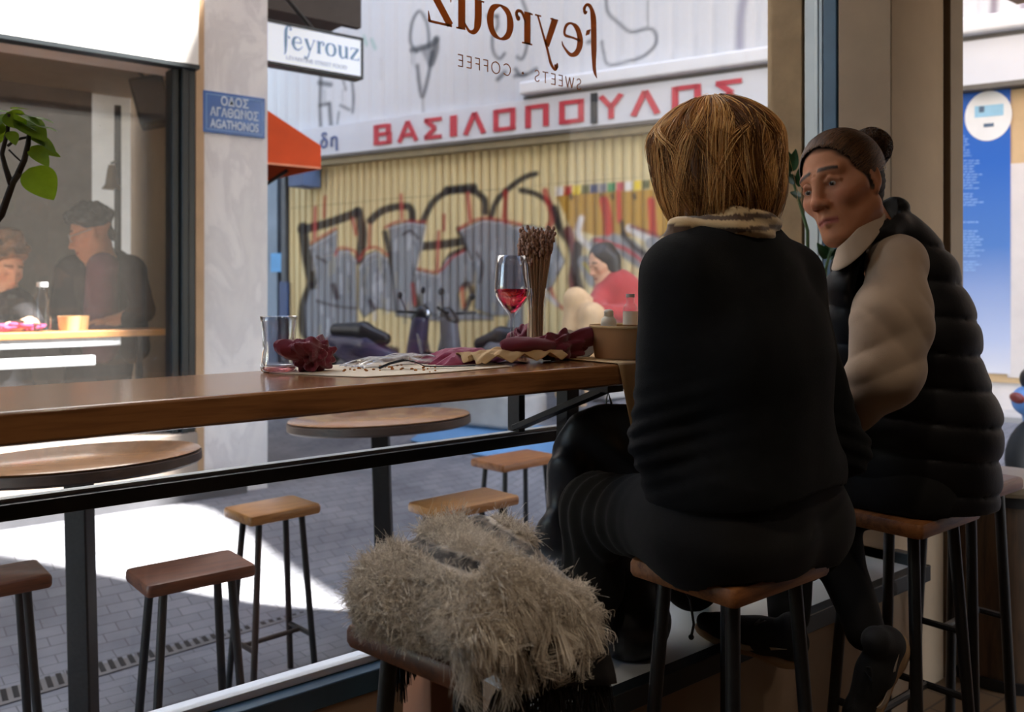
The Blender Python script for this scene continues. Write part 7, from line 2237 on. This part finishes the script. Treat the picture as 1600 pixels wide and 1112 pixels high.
sdf_obj('hair', curls(hD, 46, -0.01, 0.024) + [ell(hD.p(-0.02, 0, 0.065), (0.112, 0.100, 0.090), 0.03, hD.R), ck(hD.p(0.02, 0.04, 0.11), hD.p(0.03, -0.04, 0.105), 0.05, 0.045, 0.03), ck(hD.p(-0.06, 0, 0.03), hD.p(-0.075, 0, -0.03), 0.06, 0.045, 0.03)], 0.008, mk('dark_wavy_hair', (34, 29, 28), 0.5, var=0.3), pD, origin=OD,
        post=lambda P, D: np.maximum(D + 0.006 * wav(P, 60, 3), (hD.loc(P)[0] - 0.040 - 1.1 * (hD.loc(P)[2] - 0.05)) * hD.s))
gl_ = MB()
for sd in (1, -1):
    gl_.tube([Vector(hD.p(0.096, sd * 0.033 + 0.024 * math.cos(a), 0.004 + 0.02 * math.sin(a))) - OD for a in [2 * PI * i / 16 for i in range(17)]], 0.003, 6)
    gl_.tube([Vector(hD.p(0.094, sd * 0.057, 0.010)) - OD, Vector(hD.p(-0.01, sd * 0.082, 0.010)) - OD], 0.003, 6)
obj('glasses', gl_, M['alu'], pD)
ze = 4.80
OE = Vector((at(-5, 500, ze).x, at(-5, 500, ze).y, FS))
pE = thing('person', 'person with pinned up curly hair in a black top sitting at the shop table', 'person', OE)
hE = Head(J(6, 416, ze), cam_dir(0.72, -0.42, 0.42), cam_dir(0.18, 0.95, 0.1), 1.12)
wE = J(45, 512, ze - 0.25)
sdf_obj('body', hE.prims() + [ck(J(-6, 465, ze), hE.p(-0.02, 0, -0.07), 0.075, 0.07, 0.05), ck(J(-8, 560, ze), J(-6, 480, ze), 0.16, 0.16, 0.06), ck(J(28, 475, ze), J(52, 505, ze - 0.12), 0.055, 0.05, 0.04), ck(J(52, 505, ze - 0.12), J(30, 510, ze - 0.28), 0.05, 0.036, 0.03), ck(J(-8, 560, ze), (OE.x, OE.y, FS + 0.35), 0.16, 0.15, 0.06), ck((OE.x - 0.1, OE.y - 0.1, FS + 0.40), (OE.x - 0.1, OE.y - 0.15, FS + 0.04), 0.09, 0.06, 0.05), ck((OE.x + 0.1, OE.y - 0.1, FS + 0.40), (OE.x + 0.1, OE.y - 0.15, FS + 0.04), 0.09, 0.06, 0.05)]
        + hand_prims(J(30, 510, ze - 0.28), cam_dir(-1, 0, 0.3), (0, 0, 1), 1.15, 1, 0.5), 0.011, M['skin'], pE, color=lambda Q: hE.colour(Q, (222, 176, 146), brow=(96, 70, 50)), origin=OE)
sdf_obj('top', [ck(J(-8, 560, ze), J(-4, 482, ze), 0.19, 0.165, 0.07), ck(J(-36, 472, ze), J(28, 474, ze), 0.10, 0.095, 0.05), ck(J(28, 475, ze), J(50, 502, ze - 0.12), 0.085, 0.072, 0.05), ck((OE.x, OE.y, FS + 0.50), J(-8, 560, ze), 0.19, 0.18, 0.06)], 0.013, mk('black_top', (34, 34, 40), 0.85), pE, origin=OE, post=lambda P, D: D + 0.006 * wav(P, 20, 8))
sdf_obj('hair', curls(hE, 40, -0.02, 0.020) + [ell(hE.p(-0.02, 0, 0.055), (0.110, 0.098, 0.092), 0.03, hE.R), ell(hE.p(-0.02, 0, 0.15), (0.06, 0.06, 0.045), 0.03, hE.R), ck(hE.p(-0.06, 0, 0.02), hE.p(-0.07, 0, -0.04), 0.06, 0.045, 0.03)], 0.009, mk('curly_brown_hair', (122, 88, 56), 0.6, var=0.35, scale=30), pE, origin=OE,
        post=lambda P, D: np.maximum(D + 0.010 * wav(P, 70, 3), (hE.loc(P)[0] - 0.04 - 0.8 * (hE.loc(P)[2] - 0.04)) * hE.s))
M['shop_trousers'] = mk('dark_shop_trousers', (40, 40, 48), 0.85)
sdf_obj('trousers', [cone(J(170, 560, zm + 0.15), (OD.x + 0.1, OD.y + 0.1, FS + 0.07), 0.125, 0.085, 0.05), cone(J(140, 560, zm + 0.15), (OD.x - 0.12, OD.y + 0.1, FS + 0.07), 0.125, 0.085, 0.05), cone(J(158, 560, zm + 0.12), J(160, 525, zm + 0.12), 0.165, 0.15, 0.05)], 0.014, M['shop_trousers'], pD, origin=OD)
sdf_obj('trousers', [ck(J(-8, 575, ze), (OE.x, OE.y, FS + 0.35), 0.20, 0.19, 0.06), ck((OE.x - 0.1, OE.y - 0.1, FS + 0.42), (OE.x - 0.1, OE.y - 0.15, FS + 0.06), 0.115, 0.085, 0.05), ck((OE.x + 0.1, OE.y - 0.1, FS + 0.42), (OE.x + 0.1, OE.y - 0.15, FS + 0.06), 0.115, 0.085, 0.05)], 0.014, M['shop_trousers'], pE, origin=OE)
q = vp(66, 508, ty + 0.055)
M['clear_thin'] = mk_pane('clear_bottle', tint=(0.9, 0.92, 0.95), refl=2.0)
bt_ = thing('bottle', 'clear bottle with a pale cap on the shop table', 'bottle', (q.x, q.y, thh))
obj('bottle_body', MB().lathe([(0, 0), (0.038, 0), (0.04, 0.01), (0.04, 0.16), (0.022, 0.20), (0.022, 0.225), (0, 0.225)], 24), M['clear_thin'], bt_)
obj('bottle_cap', MB().lathe([(0, 0.226), (0.026, 0.226), (0.026, 0.25), (0, 0.25)], 20), M['white_steel'], bt_)
for i, (x, r_, l) in enumerate(((108, 0.055, 'tan paper tub on the shop table, left of its twin'), (124, 0.05, 'tan paper tub on the shop table, beside the plum shirt'))):
    q = vp(x, 510, ty + 0.12 + 0.04 * i)
    tag(obj('paper_tub', MB().lathe([(0, 0), (r_ * 0.85, 0), (r_, 0.075), (r_ * 0.95, 0.075), (r_ * 0.8, 0.006), (0, 0.006)], 24), M['kraft'], None, (q.x, q.y, thh + 0.0005)), l, 'tub', 'tubs on the shop table')
for x, s_, l in ((52, 0.12, 'pink crumpled napkin by the bottle on the shop table'), (6, 0.10, 'pink crumpled napkin at the left edge of the shop table')):
    q = vp(x, 511, ty + 0.12)
    tag(obj('napkin', napkin_ball(s_, s_ * 0.7, 0.05, int(x) + 3, 24), mk('pink_napkin', (196, 60, 110), 0.8), None, (q.x, q.y, thh)), l, 'napkin', 'pink napkins on the shop table')
# reflected fittings, built as solid objects behind the shop glass
q = at(238, 160, 5.6)
ls = thing('loudspeaker', 'black loudspeaker hung from the ceiling behind the left shop window', 'speaker', (q.x, q.y, q.z), -math.atan2(SA, CA) + 0.3, tilt=(0, math.radians(-14)))
obj('cabinet', MB().box((-0.10, -0.09, -0.15), (0.10, 0.09, 0.15)), mk('speaker_black', (40, 42, 48), 0.6), ls, bevel=0.01)
obj('speaker_grille', MB().box((-0.085, -0.098, -0.13), (0.085, -0.0905, 0.13)), mk('speaker_grille', (66, 70, 80), 0.8), ls, bevel=0.004)
obj('speaker_bracket', MB().tube([(0, 0.0, 0.14), (-0.03, 0.0, 0.20)], 0.012, 8), M['black_metal'], ls)
q = at(184, 300, 6.0)
lp = thing('lamp_post', 'dark pole with a brass bell lamp behind the left shop window', 'lamp', (q.x, q.y, FS))
obj('pole', MB().tube([(0, 0, 0), (0, 0, CAM_H + (450 - 165) * 6.0 / F_PX - FS)], 0.022, 12), M['dark_frame'], lp)
obj('bell_shade', MB().lathe([(0.02, 0.16), (0.028, 0.12), (0.04, 0.03), (0.062, 0.0), (0.058, 0.0), (0.036, 0.03), (0.018, 0.12)], 24, (-0.05, -0.04, CAM_H + (450 - 297) * 6.0 / F_PX - FS)), mk('brass_shade', (150, 126, 92), 0.4, 0.4), lp)
obj('lamp_arm', MB().tube([(0, 0, CAM_H + (450 - 250) * 6.0 / F_PX - FS), (-0.05, -0.04, CAM_H + (450 - 257) * 6.0 / F_PX - FS), (-0.05, -0.04, CAM_H + (450 - 290) * 6.0 / F_PX - FS + 0.14)], 0.008, 8), M['dark_frame'], lp)
